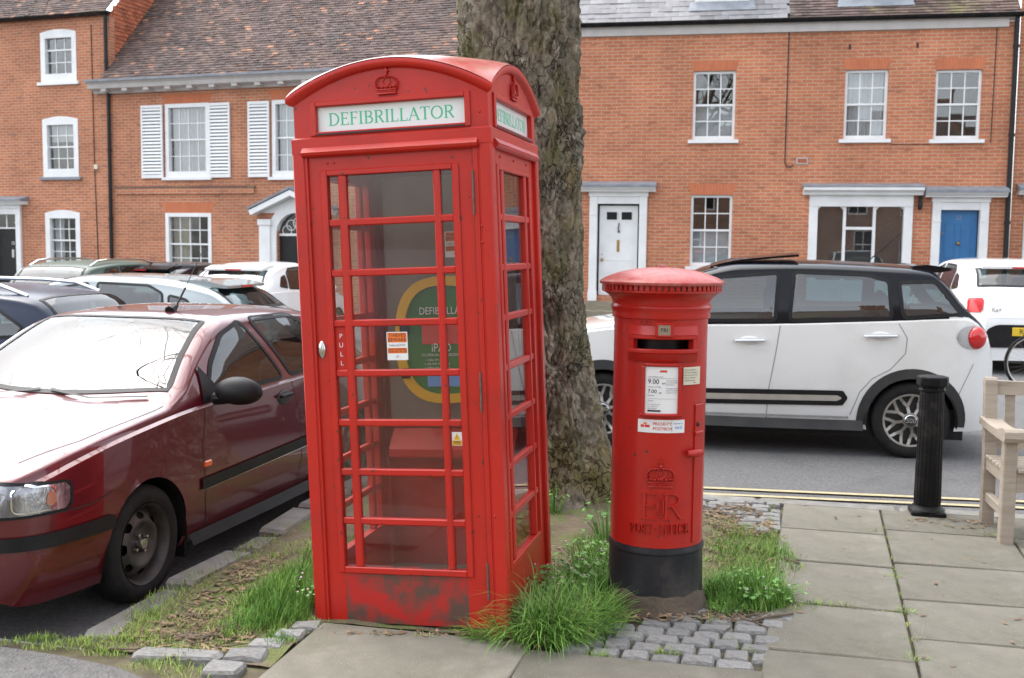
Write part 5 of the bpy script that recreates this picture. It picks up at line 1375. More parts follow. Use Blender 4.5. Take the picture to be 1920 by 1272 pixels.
# ---------------------------------------------------------------- cars
def inpoly(x, y, P):
    c = False; n = len(P); j = n-1
    for i in range(n):
        if (P[i][1] > y) != (P[j][1] > y) and x < (P[j][0]-P[i][0])*(y-P[i][1])/(P[j][1]-P[i][1])+P[i][0]: c = not c
        j = i
    return c
def round_poly(P, r=.05, n=5):
    """round the corners of a polygon"""
    out = []; k = len(P)
    for i in range(k):
        p0, p1, p2 = Vector(P[i-1]), Vector(P[i]), Vector(P[(i+1) % k])
        a, b = (p0-p1), (p2-p1); ra = min(r, a.length*.45, b.length*.45)
        A, B = p1+a.normalized()*ra, p1+b.normalized()*ra
        for j in range(n+1):
            t = j/n; q = A*(1-t)**2+p1*2*t*(1-t)+B*t*t; out.append((q.x, q.y))
    return out
def dense(P, step=.04, closed=True):
    out = []
    for i in range(len(P) if closed else len(P)-1):
        a, b = Vector(P[i]), Vector(P[(i+1) % len(P)]); n = max(1, int((b-a).length/step))
        for j in range(n): q = a.lerp(b, j/n); out.append((q.x, q.y))
    if not closed: out.append(tuple(P[-1]))
    return out
def offset_poly(P, d):
    """move a polygon's outline outwards by d"""
    n = len(P); area = sum(P[i][0]*P[(i+1) % n][1]-P[(i+1) % n][0]*P[i][1] for i in range(n)); sg = 1 if area > 0 else -1; out = []
    for i in range(n):
        t = (Vector(P[(i+1) % n])-Vector(P[i-1])); t = t.normalized() if t.length > 1e-9 else Vector((1, 0))
        out.append((P[i][0]+sg*t.y*d, P[i][1]-sg*t.x*d))
    return out

class Car:
    """local x from nose (0) to tail (L), y across, z up; wheels on z=0"""
    def __init__(self, name, label, loc, yaw, sp, paint, group=None, nst=84):
        self.sp = sp; self.paint = paint
        self.o = empty(name, loc, (0, 0, yaw)); tag(self.o, label, 'car', group)
        L = self.L = sp['top'][-1][0]
        self.top = pchip(sp['top']); self.belt = pchip(sp['belt']); self.hw = pchip(sp['hw']); self.bot = pchip(sp.get('bot', [(0, .2), (L, .2)]))
        self.tum = sp.get('tumble', .36); self.crown = sp.get('crown', .085)
        st = [0, .004, .012, .025, .045, .07, .10, .14]; n = nst
        st += [lerp(.18, L-.18, i/n) for i in range(n+1)]+[L-.14, L-.10, L-.07, L-.045, L-.025, L-.012, L-.004, L]
        self.st = st
        rows = [self.section(x) for x in st]
        K = len(rows[0]); vs = []
        for x, r in zip(st, rows): vs += [(x, y, z) for y, z in r]
        fs = [(i*K+j, i*K+j+1, (i+1)*K+j+1, (i+1)*K+j) for i in range(len(st)-1) for j in range(K-1)]
        fs += [tuple(range(K)), tuple((len(st)-1)*K+j for j in reversed(range(K)))]
        self.vs, self.fs = vs, fs
        self.bvh = BVHTree.FromPolygons([Vector(v) for v in vs], fs)
        self.cut = []      # faces to drop: predicates on the face centre
    def section(self, x):
        hw, zb, zt, zs = self.hw(x), self.belt(x), self.top(x), self.bot(x)
        zt = max(zt, zb+.012)
        half = []
        n1, n2, n3 = 14, 9, 12
        bul = self.sp.get('bulge', .45)
        for i in range(n1+1):
            t = i/n1; y = hw*(1-.075*max(0, (bul-t)/bul)**2.2-.028*max(0, (t-bul)/(1-bul))**2); half.append((y, lerp(zs, zb, t)))
        ys = half[-1][0]; c = min(self.crown, (zt-zb)*.5); zr = zt-c
        sh_ = min(.028, (zt-zb)*.6); y1 = ys-sh_*.9; z1 = zb+sh_*.35
        half.append((ys-sh_*.25, zb+sh_*.1)); half.append((y1, z1))
        yr = max(.12, y1-self.tum*max(0, zr-z1)-.02*min(1, (zr-z1)/.2))
        for i in range(1, n2+1):
            t = i/n2; half.append((lerp(y1, yr, t)+.018*math.sin(math.pi*t)*min(1, (zr-z1)/.3), lerp(z1, max(zr, z1), t)))
        for i in range(1, n3+1):
            a = math.pi/2*i/n3; ca = math.cos(a)**.72 if i < n3 else 0; half.append((yr*ca, max(zr, z1)+(zt-max(zr, z1))*math.sin(a)**.9))
        return [(-y, z) for y, z in half]+[(y, z) for y, z in reversed(half[:-1])]
    def yedge(self, x):
        s = self.section(x); return abs(s[14+2+9][0])
    def hit(self, o, d):
        r = self.bvh.ray_cast(Vector(o), Vector(d)); return (r[0], r[1]) if r[0] else (None, None)
    def side(self, x, z, s, off=.0):
        p, nn = self.hit((x, s*3, z), (0, -s, 0))
        if p is None: return Vector((x, s*self.hw(min(max(x, 0), self.L)), z))
        if nn.y*s < 0: nn = -nn
        return p+nn*off
    def roofp(self, x, y, off=0.):
        p, nn = self.hit((x, y, 4), (0, 0, -1))
        if p is None: return Vector((x, y, self.top(x)))
        if nn.z < 0: nn = -nn
        return p+nn*off
    def project(self, fn, P, step=.035, off=.003, th=None):
        """closed outline -> filled sheet on the body (columns along the outline's first axis)"""
        P = dense(P, step); xs_ = [p[0] for p in P]; x0, x1 = min(xs_), max(xs_); n = max(4, int((x1-x0)/step)); mb = MB(); rows = []; m = 8
        for i in range(n+1):
            x = lerp(x0+1e-4, x1-1e-4, i/n); ys_ = []
            for k in range(len(P)):
                a, b = P[k], P[(k+1) % len(P)]
                if (a[0] <= x) != (b[0] <= x): ys_.append(a[1]+(b[1]-a[1])*(x-a[0])/(b[0]-a[0]))
            if len(ys_) < 2: continue
            rows.append([fn(x, lerp(min(ys_), max(ys_), j/m), off) for j in range(m+1)])
        vs = [q for r in rows for q in r]
        mb.add(vs, [(i*(m+1)+j, i*(m+1)+j+1, (i+1)*(m+1)+j+1, (i+1)*(m+1)+j) for i in range(len(rows)-1) for j in range(m)])
        return mb
    def ringstrip(self, fn, P, w_out, w_in, off=.004, step=.03):
        P = dense(P, step); o, i_ = offset_poly(P, w_out), offset_poly(P, -w_in); n = len(P); mb = MB()
        vs = [fn(*q, off) for q in o]+[fn(*q, off+.001) for q in i_]
        mb.add(vs, [(k, (k+1) % n, n+(k+1) % n, n+k) for k in range(n)]); return mb
    def line(self, fn, P, w, off=.002, step=.03):
        P = dense(P, step, False); mb = MB(); vs = []; n = len(P)
        for i in range(n):
            t = (Vector(P[min(i+1, n-1)])-Vector(P[max(i-1, 0)])).normalized(); nn = Vector((-t.y, t.x))*w/2
            vs += [fn(P[i][0]+nn.x, P[i][1]+nn.y, off), fn(P[i][0]-nn.x, P[i][1]-nn.y, off)]
        mb.add(vs, [(2*i, 2*i+2, 2*i+3, 2*i+1) for i in range(n-1)]); return mb
    def fS(self, s): return lambda x, z, off: self.side(x, z, s, off)
    def fR(self): return lambda x, y, off: self.roofp(x, y, off)
    def windows(self, side_polys, glassm, trim=.016, trimm=None, rr=.05):
        for s in (-1, 1):
            for P in side_polys:
                P = round_poly(P, rr); f = self.fS(s); w = self.project(f, offset_poly(dense(P), .008), off=.002).build('side_window', glassm, self.o, smooth=True, angle=None)
                self.ringstrip(f, P, trim, .010, .0045).build('window_trim', trimm or M['blackplastic'], w, smooth=True, angle=None)
                Q = offset_poly(dense(P), -.012); self.cut.append(lambda c, Q=Q, s=s: c.y*s > .3 and inpoly(c.x, c.z, Q))
    def screen(self, xa, xb, fa, fb, glassm, name='windscreen', bow=.10, trim=.02):
        """glass on the upper surface between stations xa (low edge) and xb (roof edge)"""
        n, m = 16, 16; mb = MB(); G_ = []
        def P(i, j, grow=0.0):
            u = lerp(-1, 1, j/m); t = i/n
            x = lerp(xa, xb, t); x += (bow*(u*u))*(1 if xb > xa else -1)*lerp(1, .35, t)
            w = self.yedge(min(max(x, .2), self.L-.05))*lerp(fa, fb, t)
            return x, u*w
        G_ = [[P(i, j) for j in range(m+1)] for i in range(n+1)]
        vs = [self.roofp(x, y, .002) for r in G_ for x, y in r]
        mb.add(vs, [(i*(m+1)+j, i*(m+1)+j+1, (i+1)*(m+1)+j+1, (i+1)*(m+1)+j) for i in range(n) for j in range(m)])
        w = mb.build(name, glassm, self.o, smooth=True, angle=None)
        out = [G_[0][j] for j in range(m+1)]+[G_[i][m] for i in range(1, n+1)]+[G_[n][j] for j in range(m-1, -1, -1)]+[G_[i][0] for i in range(n-1, 0, -1)]
        self.ringstrip(self.fR(), out, trim*.5, trim, .0045, step=.05).build('screen_trim', M['blackplastic'], w, smooth=True, angle=None)
        Q = offset_poly(out, -.015)
        self.cut.append(lambda c, Q=Q: c.z > .8 and inpoly(c.x, c.y, Q))
        return w
    def body(self, paint=None, arch_r=.33, two_tone=None):
        cx = [self.sp['wf'], self.sp['wr']]; zc = self.sp['wrad']
        vs = [Vector(v) for v in self.vs]; fs = []; keep_m = []
        inside = [any((v.x-a)**2+(v.z-zc)**2 < arch_r**2 for a in cx) and abs(v.y) > .35 for v in vs]
        for f in self.fs:
            if len(f) == 4:
                c = (vs[f[0]]+vs[f[1]]+vs[f[2]]+vs[f[3]])/4
                if all(inside[i] for i in f) or any(p(c) for p in self.cut): continue
                keep_m.append(1 if (two_tone and two_tone(c)) else 0)
            else: keep_m.append(0)
            fs.append(f)
        used = {i for f in fs for i in f}
        for i in used:
            if inside[i]:
                a = min(cx, key=lambda q: abs(vs[i].x-q)); d = Vector((vs[i].x-a, vs[i].z-zc)); d = d.normalized()*arch_r if d.length > .01 else d
                vs[i] = Vector((a+d.x, vs[i].y, zc+d.y))
        mb = MB(); mb.v = [tuple(v) for v in vs]; mb.f = fs; mb.m = keep_m
        o = mb.build('body', [self.paint, two_tone and M['p_blackroof'] or self.paint], self.o, smooth=True, angle=32)
        hwm = self.hw(self.L/2)
        MB().box(.25, self.L-.25, -hwm+.12, hwm-.12, .16, .42).build('underbody', M['blackplastic'], self.o)
        for a in cx:
            for s in (-1, 1):
                MB().lathe([(arch_r+.005, 0), (arch_r+.005, -.30), (.0, -.30)], 28, (0, 0, 0), 'y', a0=-.15, a1=math.pi+.15).map(lambda x, y, z: (a+x, s*(self.hw(a)-.015+y), zc+z)).build('wheel_arch_liner', M['blackplastic'], self.o, smooth=True)
        return o
    def cabin(self, xs_=(1.75, 2.75), zf=.55, zh=1.12):
        hwm = self.hw(self.L/2)-.12
        MB().box(self.sp['cowl']-.05, self.L-.45, -hwm, hwm, .44, zf-.08).build('cabin_floor', M['carinterior'], self.o)
        d = MB().prism([(self.sp['cowl']-.02, zf), (self.sp['cowl']-.02, self.belt(self.sp['cowl'])-.03), (self.sp['cowl']+.38, self.belt(self.sp['cowl'])+.02), (self.sp['cowl']+.48, zf+.1)], -hwm, hwm, 'y').build('dashboard', M['carinterior'], self.o)
        MB().tube([(self.sp['cowl']+.55+.03*math.cos(t), .36+.18*math.cos(t), .90+.18*math.sin(t)) for t in [2*math.pi*i/16 for i in range(17)]], .014, 6).build('steering_wheel', M['carinterior'], self.o, smooth=True)
        for x in xs_:
            for s in (-1, 1):
                q = MB().box(x-.10, x+.45, s*.36-.24, s*.36+.24, zf-.1, zf+.03, bev=.04)
                b_ = MB().box(-.06, .06, -.23, .23, 0, zh-zf-.14, bev=.045).map(lambda a, b, c: (x+.45+a+c*.28, s*.36+b, zf+c)); q.add(b_.v, b_.f)
                q.build('seat', M['carinterior'], self.o)
                MB().box(-.045, .045, -.12, .12, 0, .17, bev=.04).map(lambda a, b, c: (x+.45+(zh-zf)*.28+a, s*.36+b, zh-.10+c)).build('headrest', M['carinterior'], self.o)
    def wheels(self, kind, rad, w=.195, rim=.205, hubtext=None):
        proto = None
        for a in (self.sp['wf'], self.sp['wr']):
            for s in (-1, 1):
                yo = s*(self.hw(a)-.022)
                if proto is None: proto = wheel_meshes(kind, rad, w, rim)
                e = proto
                wo_ = put('wheel', e['tyre'], self.o, (a, yo, rad), (0, 0, 0 if s < 0 else math.pi))
                for nm, me in e.items():
                    if nm != 'tyre': put(nm, me, wo_)
                if hubtext and s < 0: lettering(hubtext, .055, M['chrome'], wo_, (0, -.006, 0), ext=.001)
    def patch(self, name, centre, d, up, P, m, off=.003, parent=None, step=.02, bulge=0.0):
        """flat outline P projected on the body along direction d from outside"""
        d = Vector(d).normalized(); up = Vector(up); r = up.cross(d).normalized(); u = d.cross(r).normalized()
        c = Vector(centre)
        def fn(a, b, o_):
            p, nn = self.hit(c+r*a+u*b-d*2, d)
            if p is None: return c+r*a+u*b
            if nn.dot(d) > 0: nn = -nn
            return p+nn*o_
        return self.project(fn, P, step, off).build(name, m, parent or self.o, smooth=True, angle=None)
def _patch_ring(self, name, centre, d, P, w, m, off, parent):
    d = Vector(d).normalized(); up = Vector((0, 0, 1)); r = up.cross(d).normalized(); u = d.cross(r).normalized(); c = Vector(centre)
    def fn(a, b, o_):
        p, nn = self.hit(c+r*a+u*b-d*2, d)
        if p is None: return c+r*a+u*b
        if nn.dot(d) > 0: nn = -nn
        return p+nn*o_
    return self.ringstrip(fn, P, w, .002, off, .02).build(name, m, parent, smooth=True, angle=None)
Car.patch_ring = _patch_ring
_wm = {}
def wheel_meshes(kind, rad, w, rim):
    k = (kind, rad, w, rim)
    if k in _wm: return _wm[k]
    # axis along y, outer face towards -y; y=0 is the outer wall
    ty = MB().lathe([(rim, .035), (rim+.004, .012), (rim+.02, .004), (rad-.05, .0), (rad-.025, .006), (rad-.008, .022), (rad, .045), (rad, w-.045), (rad-.01, w-.02), (rad-.05, w), (rim, w-.03)], 56, axis='y').mesh('tyre', M['rubber'], True, 40)
    out = {'tyre': ty}
    na, nr = 168, 26; mb = MB(); vs = []
    if kind == 'steel':
        prof = lambda r: .060-.038*sstep((r-.03)/.02)*0+(.030*math.exp(-((r-.115)/.035)**2)*-1)+.02*sstep((r-.155)/.02) if r < rim*.92 else .030-.02*(r-rim*.92)/(rim*.08)
        def hole(r, t):
            k_ = t/(2*math.pi)*8; dt = (k_-round(k_))*2*math.pi/8
            return ((r-.142)/.018)**2+((dt*.142)/.026)**2 < 1
        r0 = .004; mm = M['steelwheel']
    else:
        prof = lambda r: .028+.022*sstep((r-.05)/.07)-.030*sstep((r-.15)/(rim-.15))
        segs = []
        for q in range(8):
            t = 2*math.pi*q/8+.2; A = (.055*math.cos(t), .055*math.sin(t)); B = (.115*math.cos(t), .115*math.sin(t)); segs.append((A, B))
            for s in (-1, 1): segs.append((B, ((rim-.012)*math.cos(t+s*.26), (rim-.012)*math.sin(t+s*.26))))
        def hole(r, t):
            if r < .068 or r > rim-.018: return False
            p_ = Vector((r*math.cos(t), r*math.sin(t))); best = 9
            for A, B in segs:
                A, B = Vector(A), Vector(B); ab = B-A; u = max(0, min(1, (p_-A).dot(ab)/ab.length_squared)); best = min(best, (A+ab*u-p_).length)
            return best > .0125
        r0 = .004; mm = M['alloy']
    for j in range(nr+1):
        r = lerp(r0, rim, j/nr)
        for i in range(na):
            t = 2*math.pi*i/na; vs.append((r*math.cos(t), prof(r), r*math.sin(t)))
    fs = []
    for j in range(nr):
        for i in range(na):
            if not hole(lerp(r0, rim, (j+.5)/nr), 2*math.pi*(i+.5)/na): fs.append((j*na+i, j*na+(i+1) % na, (j+1)*na+(i+1) % na, (j+1)*na+i))
    mb.add(vs, fs); out['rim'] = mb.mesh('rim', mm, True, 40)
    out['brake_drum'] = MB().lathe([(.001, .085), (rim-.01, .085), (rim-.005, .12)], 32, axis='y').mesh('brake_drum', M['ink'], True)
    hub = MB()
    if kind == 'steel':
        for q in range(4):
            t = 2*math.pi*q/4+.5; hub.lathe([(.001, -.022), (.009, -.020), (.011, -.012), (.011, .0)], 6, (.05*math.cos(t), .052, .05*math.sin(t)), 'y')
        hub.lathe([(.001, .018), (.026, .020), (.030, .03), (.030, .06)], 20, axis='y')
        out['wheel_nuts'] = hub.mesh('wheel_nuts', M['steel'], True)
    else:
        hub.lathe([(.001, .0), (.045, .001), (.052, .006), (.054, .03)], 28, axis='y'); out['hub_cap'] = hub.mesh('hub_cap', M['greyplastic'], True)
        out['hub_ring'] = MB().lathe([(.046, -.001), (.052, .003), (.055, .01)], 28, axis='y').mesh('hub_ring', M['chrome'], True)
    _wm[k] = out
    return out

# --- maroon hatchback beside the kerb, nose towards the camera
sp = dict(top=[(0, .67), (.02, .725), (.06, .77), (.16, .815), (.5, .885), (.9, .94), (1.10, .962), (1.18, 1.0), (1.55, 1.22), (1.84, 1.355), (2.0, 1.385), (2.5, 1.40), (3.0, 1.375), (3.5, 1.19), (3.85, 1.02), (4.2, .97), (4.27, .80)],
          belt=[(0, .63), (.06, .70), (.16, .745), (.5, .825), (.9, .875), (1.3, .905), (2.2, .925), (3.2, .95), (4.27, .78)],
          hw=[(0, .52), (.012, .60), (.03, .655), (.07, .715), (.14, .765), (.25, .80), (.5, .832), (.9, .845), (3.4, .845), (4.0, .80), (4.2, .70), (4.27, .6)],
          bot=[(0, .25), (.1, .20), (.6, .19), (3.5, .20), (4.27, .28)], wf=.84, wr=3.46, wrad=.295, cowl=1.14, tumble=.40)
cy_yaw = R(75); cdir = Vector((math.cos(cy_yaw), math.sin(cy_yaw), 0)); cn = Vector((-cdir.y, cdir.x, 0))
org = Vector((-1.84, 5.2, -.12))-cdir*.76+cn*.815
C1 = Car('parked_car', 'maroon hatchback with white glare on windscreen parked along the kerb', org, cy_yaw, sp, M['p_maroon'], nst=100)
C1.windows([[(1.47, .955), (1.63, 1.12), (1.86, 1.265), (2.12, 1.325), (2.36, .965)], [(2.47, .97), (2.24, 1.330), (2.75, 1.33), (3.12, 1.17), (3.2, 1.0)]], M['carglass'])
C1.screen(1.15, 1.84, .885, .83, M['screenglass'])
C1.screen(3.78, 3.06, .84, .84, M['carglass'], 'rear_window')
bod = C1.body(arch_r=.335)
C1.cabin()
C1.wheels('steel', .295, .185, .205)
for s in (-1, 1):
    f = C1.fS(s)
    C1.line(f, [(1.30, .50), (2.62, .525), (2.625, .525), (3.1, .54)], .062, .012).build('rubbing_strip', M['blackplastic'], C1.o, smooth=True, angle=None)
    C1.line(f, [(1.22, .215), (2.2, .21), (3.1, .215)], .06, .012).build('sill_trim', M['blackplastic'], C1.o, smooth=True, angle=None)
    C1.line(f, [(1.30, .47), (2.2, .485), (3.1, .50)], .006, .010).build('chrome_strip', M['chrome'], C1.o)
    C1.line(f, [(1.39, .90), (1.33, .7), (1.35, .4), (1.40, .24)], .006, .002).build('door_gap', M['ink'], C1.o)
    C1.line(f, [(2.42, .93), (2.50, .7), (2.52, .4), (2.50, .24)], .006, .002).build('door_gap', M['ink'], C1.o)
    C1.line(f, [(.32, .60), (.6, .80), (1.2, .872), (2.2, .885), (3.2, .91)], .005, .0015).build('body_crease', M['p_maroon'], C1.o)
    MB().box(1.335, 1.41, -.012, .006, .585, .62, bev=.006).map(lambda x, y, z: (x, s*(C1.hw(x)*.995)-s*y*-1 if False else s*(C1.hw(x)-.006)+s*-y, z)).build('side_indicator', M['orangelens'], C1.o)
    h_ = MB().ball((2.30, 0, .842), .095, .012, .045, 14, 8).map(lambda x, y, z: (x, C1.side(2.30, .842, s).y+s*.002+y, z)).build('handle_cup', M['ink'], C1.o, smooth=True)
    MB().box(2.22, 2.38, -.012, .012, .845, .872, bev=.01).map(lambda x, y, z: (x, C1.side(2.30, .842, s).y+s*.020+y, z)).build('door_handle', M['blackplastic'], h_)
    # mirror
    mm = MB(); mm.ball((0, 0, 0), .10, .145, .085, 18, 12)
    mm.map(lambda x, y, z: (1.50+(x*.75 if x < 0 else x*.35), s*(C1.hw(1.5)+.12)+y, .985+z*(1 if z > 0 else .85)))
    mo = mm.build('door_mirror', M['blackplastic'], C1.o, smooth=True)
    C1.project(f, [(1.40, .925), (1.62, .935), (1.50, 1.12)], .02, .010).build('mirror_sail', M['blackplastic'], mo, smooth=True, angle=None)
    MB().tube([(1.5, s*(C1.hw(1.5)-.03), .94), (1.5, s*(C1.hw(1.5)+.05), .95)], .035, 8).build('mirror_mount', M['blackplastic'], mo, smooth=True)
    # head lamp wrapping round the corner, bumper strip
    hl = C1.patch('headlamp', (.10, s*.60, .675), (.80, -s*.60, 0), (0, 0, 1), round_poly([(-.27, -.060), (.215, -.072), (.235, .02), (.20, .078), (-.27, .055)], .03), M['clearlens'], .006)
    C1.patch('indicator_lens', (.17, s*.70, .677), (.62, -s*.78, 0), (0, 0, 1), round_poly([(-.075, -.05), (.10, -.052), (.10, .03), (.06, .055), (-.075, .05)], .03), M['orangelens'] if False else M['clearlens'], .010, hl)
    C1.patch('indicator_bulb', (.21, s*.735, .672), (.55, -s*.83, 0), (0, 0, 1), round_poly([(-.022, -.03), (.024, -.03), (.022, .03), (-.022, .03)], .012), M['amberbulb'], .0135, hl)
    C1.patch_ring('lamp_surround', (.10, s*.60, .675), (.80, -s*.60, 0), round_poly([(-.27, -.060), (.215, -.072), (.235, .02), (.20, .078), (-.27, .055)], .03), .010, M['blackplastic'], .008, hl)
    C1.patch_ring('lens_divider', (.17, s*.70, .677), (.62, -s*.78, 0), round_poly([(-.075, -.05), (.10, -.052), (.10, .03), (.06, .055), (-.075, .05)], .03), .005, M['chrome'], .012, hl)
    C1.patch('bumper_strip', (.2, s*.6, .49), (.62, -s*.78, 0), (0, 0, 1), round_poly([(-.42, -.035), (.40, -.03), (.41, .028), (-.42, .035)], .01), M['blackplastic'], .012)
    C1.line(f, [(.18, .60), (.4, .60), (.56, .63)], .006, .002).build('bumper_gap', M['ink'], C1.o)
    MB().tube([(1.16, s*.05 if s > 0 else -.02, .975), (1.10, s*.30, .975), (1.16, s*.62, .965)], .009, 6).map(lambda x, y, z: (x, y, C1.roofp(x, y).z+.014)).build('wiper', M['blackplastic'], C1.o, smooth=True)
    C1.line(C1.fR(), [(.20, s*.60), (.5, s*.70), (.9, s*.735), (1.12, s*.735)], .006, .0015).build('bonnet_gap', M['ink'], C1.o)
    MB().box(1.21, 1.235, s*.70-.10, s*.70+.10, .12, .34, bev=.008).build('mud_flap', M['blackplastic'], C1.o)
C1.line(C1.fR(), [(.55, -.01), (.55, .01)], .03, .006).build('washer_jet', M['ink'], C1.o)
C1.patch('grille', (.0, 0, .635), (1, 0, 0), (0, 0, 1), round_poly([(-.33, -.03), (.33, -.03), (.33, .03), (-.33, .03)], .02), M['ink'], .006)
C1.patch('fog_recess', (.03, -.48, .33), (.9, .42, 0), (0, 0, 1), round_poly([(-.10, -.05), (.10, -.05), (.10, .05), (-.10, .05)], .04), M['ink'], .005)
p_ = C1.roofp(2.0, -.22)
an = MB().tube([p_, p_+Vector((.08, 0, .035))], [.035, .012], 8).build('aerial_base', M['blackplastic'], C1.o, smooth=True)
MB().tube([p_+Vector((.06, 0, .02)), p_+Vector((.16, -.01, .14))], .007, 6).tube([p_+Vector((.16, -.01, .14)), p_+Vector((.36, -.03, .40))], .0025, 5).build('aerial_rod', M['blackplastic'], an, smooth=True)

# --- white car with black roof on the street
sp = dict(top=[(0, .72), (.02, .80), (.06, .88), (.15, .95), (.4, 1.03), (.75, 1.09), (.95, 1.13), (1.05, 1.18), (1.45, 1.46), (1.75, 1.605), (2.05, 1.66), (2.6, 1.675), (3.3, 1.655), (3.62, 1.63), (3.72, 1.57), (3.95, 1.28), (4.10, 1.12), (4.18, .9)],
          belt=[(0, .66), (.06, .80), (.2, .90), (.6, .99), (1.0, 1.05), (1.5, 1.085), (2.4, 1.115), (3.3, 1.16), (3.9, 1.19), (4.1, 1.05), (4.18, .86)],
          hw=[(0, .56), (.02, .64), (.06, .72), (.15, .79), (.35, .85), (.8, .885), (3.4, .885), (3.8, .86), (4.0, .80), (4.1, .73), (4.18, .62)],
          bot=[(0, .26), (.1, .22), (4.1, .24), (4.18, .34)], wf=.87, wr=3.49, wrad=.325, cowl=1.0, tumble=.23, crown=.10)
fy = R(-10.3); fd = Vector((math.cos(fy), math.sin(fy), 0)); fn_ = Vector((-fd.y, fd.x, 0))
org = Vector((.82, 9.5, -.080))-fd*.87+fn_*.865
C2 = Car('parked_car', 'white five-door car with black roof and grey cladding on the street', org, fy, sp, M['p_white'], nst=100)
C2.windows([[(1.30, 1.135), (1.52, 1.37), (1.74, 1.50), (2.36, 1.555), (2.34, 1.155)], [(2.47, 1.16), (2.50, 1.565), (3.10, 1.55), (3.28, 1.50), (3.30, 1.195)], [(3.40, 1.205), (3.37, 1.49), (3.66, 1.50), (3.86, 1.24)]], M['carglass'], rr=.035, trim=.02)
C2.screen(1.02, 1.80, .90, .85, M['screenglass'])
C2.screen(3.98, 3.70, .88, .86, M['carglass'], 'rear_window', bow=.02)
C2.body(arch_r=.37, two_tone=lambda c: c.z > C2.belt(c.x)+.022 and c.x > 1.10)
C2.cabin(zf=.68, zh=1.32)
C2.wheels('alloy', .325, .2, .228, hubtext='500')
for s in (-1, 1):
    f = C2.fS(s)
    # pillars in black gloss between the windows follow the two-tone split; cladding, strips
    for a in (C2.sp['wf'], C2.sp['wr']):
        rg_ = [(a+(.405)*math.cos(t), .325+.405*math.sin(t)) for t in [math.pi*i/24-.12+(.24*i/24) for i in range(25)]]
        C2.line(f, rg_, .085, .006).build('arch_cladding', M['greyplastic'], C2.o, smooth=True, angle=None)
    C2.line(f, [(1.26, .265), (2.2, .265), (3.10, .27)], .085, .007).build('sill_cladding', M['greyplastic'], C2.o, smooth=True, angle=None)
    C2.line(f, [(1.30, .325), (2.2, .330), (2.98, .335)], .02, .008).build('sill_chrome', M['chrome'], C2.o, smooth=True, angle=None)
    C2.project(f, offset_poly(dense(round_poly([(1.35, .41), (2.96, .44), (2.96, .57), (1.35, .545)], .06)), 0), off=.010).build('door_strip', M['blackplastic'], C2.o, smooth=True, angle=None)
    C2.project(f, round_poly([(1.37, .452), (2.91, .480), (2.91, .528), (1.37, .505)], .02), off=.014).build('strip_inlay', M['inlay'], C2.o, smooth=True, angle=None)
    C2.line(f, [(2.385, 1.11), (2.35, .85), (2.30, .55), (2.29, .29)], .007, .002).build('door_gap', M['inkgrey'], C2.o)
    C2.line(f, [(3.36, 1.15), (3.43, 1.03), (3.42, .9), (3.30, .76), (3.16, .68), (3.06, .56), (2.99, .36)], .007, .002).build('door_gap', M['inkgrey'], C2.o)
    C2.line(f, [(1.22, 1.05), (1.20, .8), (1.22, .5), (1.25, .32)], .007, .002).build('door_gap', M['inkgrey'], C2.o)
    C2.line(f, [(3.86, .55), (3.98, .82)], .006, .002).build('bumper_gap', M['inkgrey'], C2.o)
    for hx in (2.13, 3.22):
        zz = .975+.06*(hx-2.13)
        hc = MB().ball((hx, 0, zz), .085, .008, .04, 14, 8).map(lambda x, y, z: (x, C2.side(hx, zz, s).y+y, z)).build('handle_cup', M['p_white'], C2.o, smooth=True)
        MB().tube([(hx-.135, 0, zz), (hx-.12, .02, zz), (hx+.12, .022, zz+.008), (hx+.135, 0, zz+.01)], [.012, .017, .017, .012], 8).map(lambda x, y, z: (x, C2.side(hx, zz, s).y+s*(y+.012), z)).build('door_handle', M['chrome'], hc, smooth=True)
    mo = MB().ball((1.42, s*1.00, 1.13), .07, .12, .085, 16, 10).build('door_mirror', M['p_white'], C2.o, smooth=True)
    # round tail lamp in a chrome shell
    tl = C2.patch('tail_lamp', (3.97, s*.80, 1.045), (-.45, -s*.9, 0), (0, 0, 1), [(.145*math.cos(t), .098*math.sin(t)) for t in [2*math.pi*i/28 for i in range(28)]], M['lampshell'], .010)
    q = C2.hit((3.98+.9, s*(.80+1.8), 1.045), (-.45, -s*.9, 0))[0]
    if q:
        MB().ball((0, 0, 0), .105, .06, .096, 20, 12).map(lambda x, y, z: (q.x+x*.75+.02, q.y+y+s*.006, q.z+z-.004)).build('lens', M['redlens'], tl, smooth=True)
    C2.line(C2.fR(), [(.20, s*.62), (.6, s*.70), (.95, s*.72)], .006, .0015).build('bonnet_gap', M['inkgrey'], C2.o)
# sunroof tilted open and rear spoiler
vs = []
for i in range(13):
    for j in range(9):
        x = lerp(1.78, 2.55, i/12); y = lerp(-.50, .50, j/8); q = C2.roofp(x, y); vs.append((x, y, q.z+.012+.055*(i/12)))
n = len(vs); vs += [(x, y, z-.02) for x, y, z in vs]
fs = [(i*9+j, i*9+j+1, (i+1)*9+j+1, (i+1)*9+j) for i in range(12) for j in range(8)]; fs += [tuple(n+k for k in f) for f in fs]
bd = [j for j in range(9)]+[i*9+8 for i in range(1, 13)]+[12*9+j for j in range(7, -1, -1)]+[i*9 for i in range(11, 0, -1)]
fs += [(bd[k], bd[(k+1) % len(bd)], n+bd[(k+1) % len(bd)], n+bd[k]) for k in range(len(bd))]
MB().add(vs, fs).build('sunroof', M['p_blackroof'], C2.o, smooth=True, angle=40)
MB().prism([(3.50, 1.635), (3.62, 1.648), (3.80, 1.625), (3.82, 1.60), (3.72, 1.58), (3.5, 1.60)], -.58, .58, 'y').build('spoiler', M['p_blackroof'], C2.o)
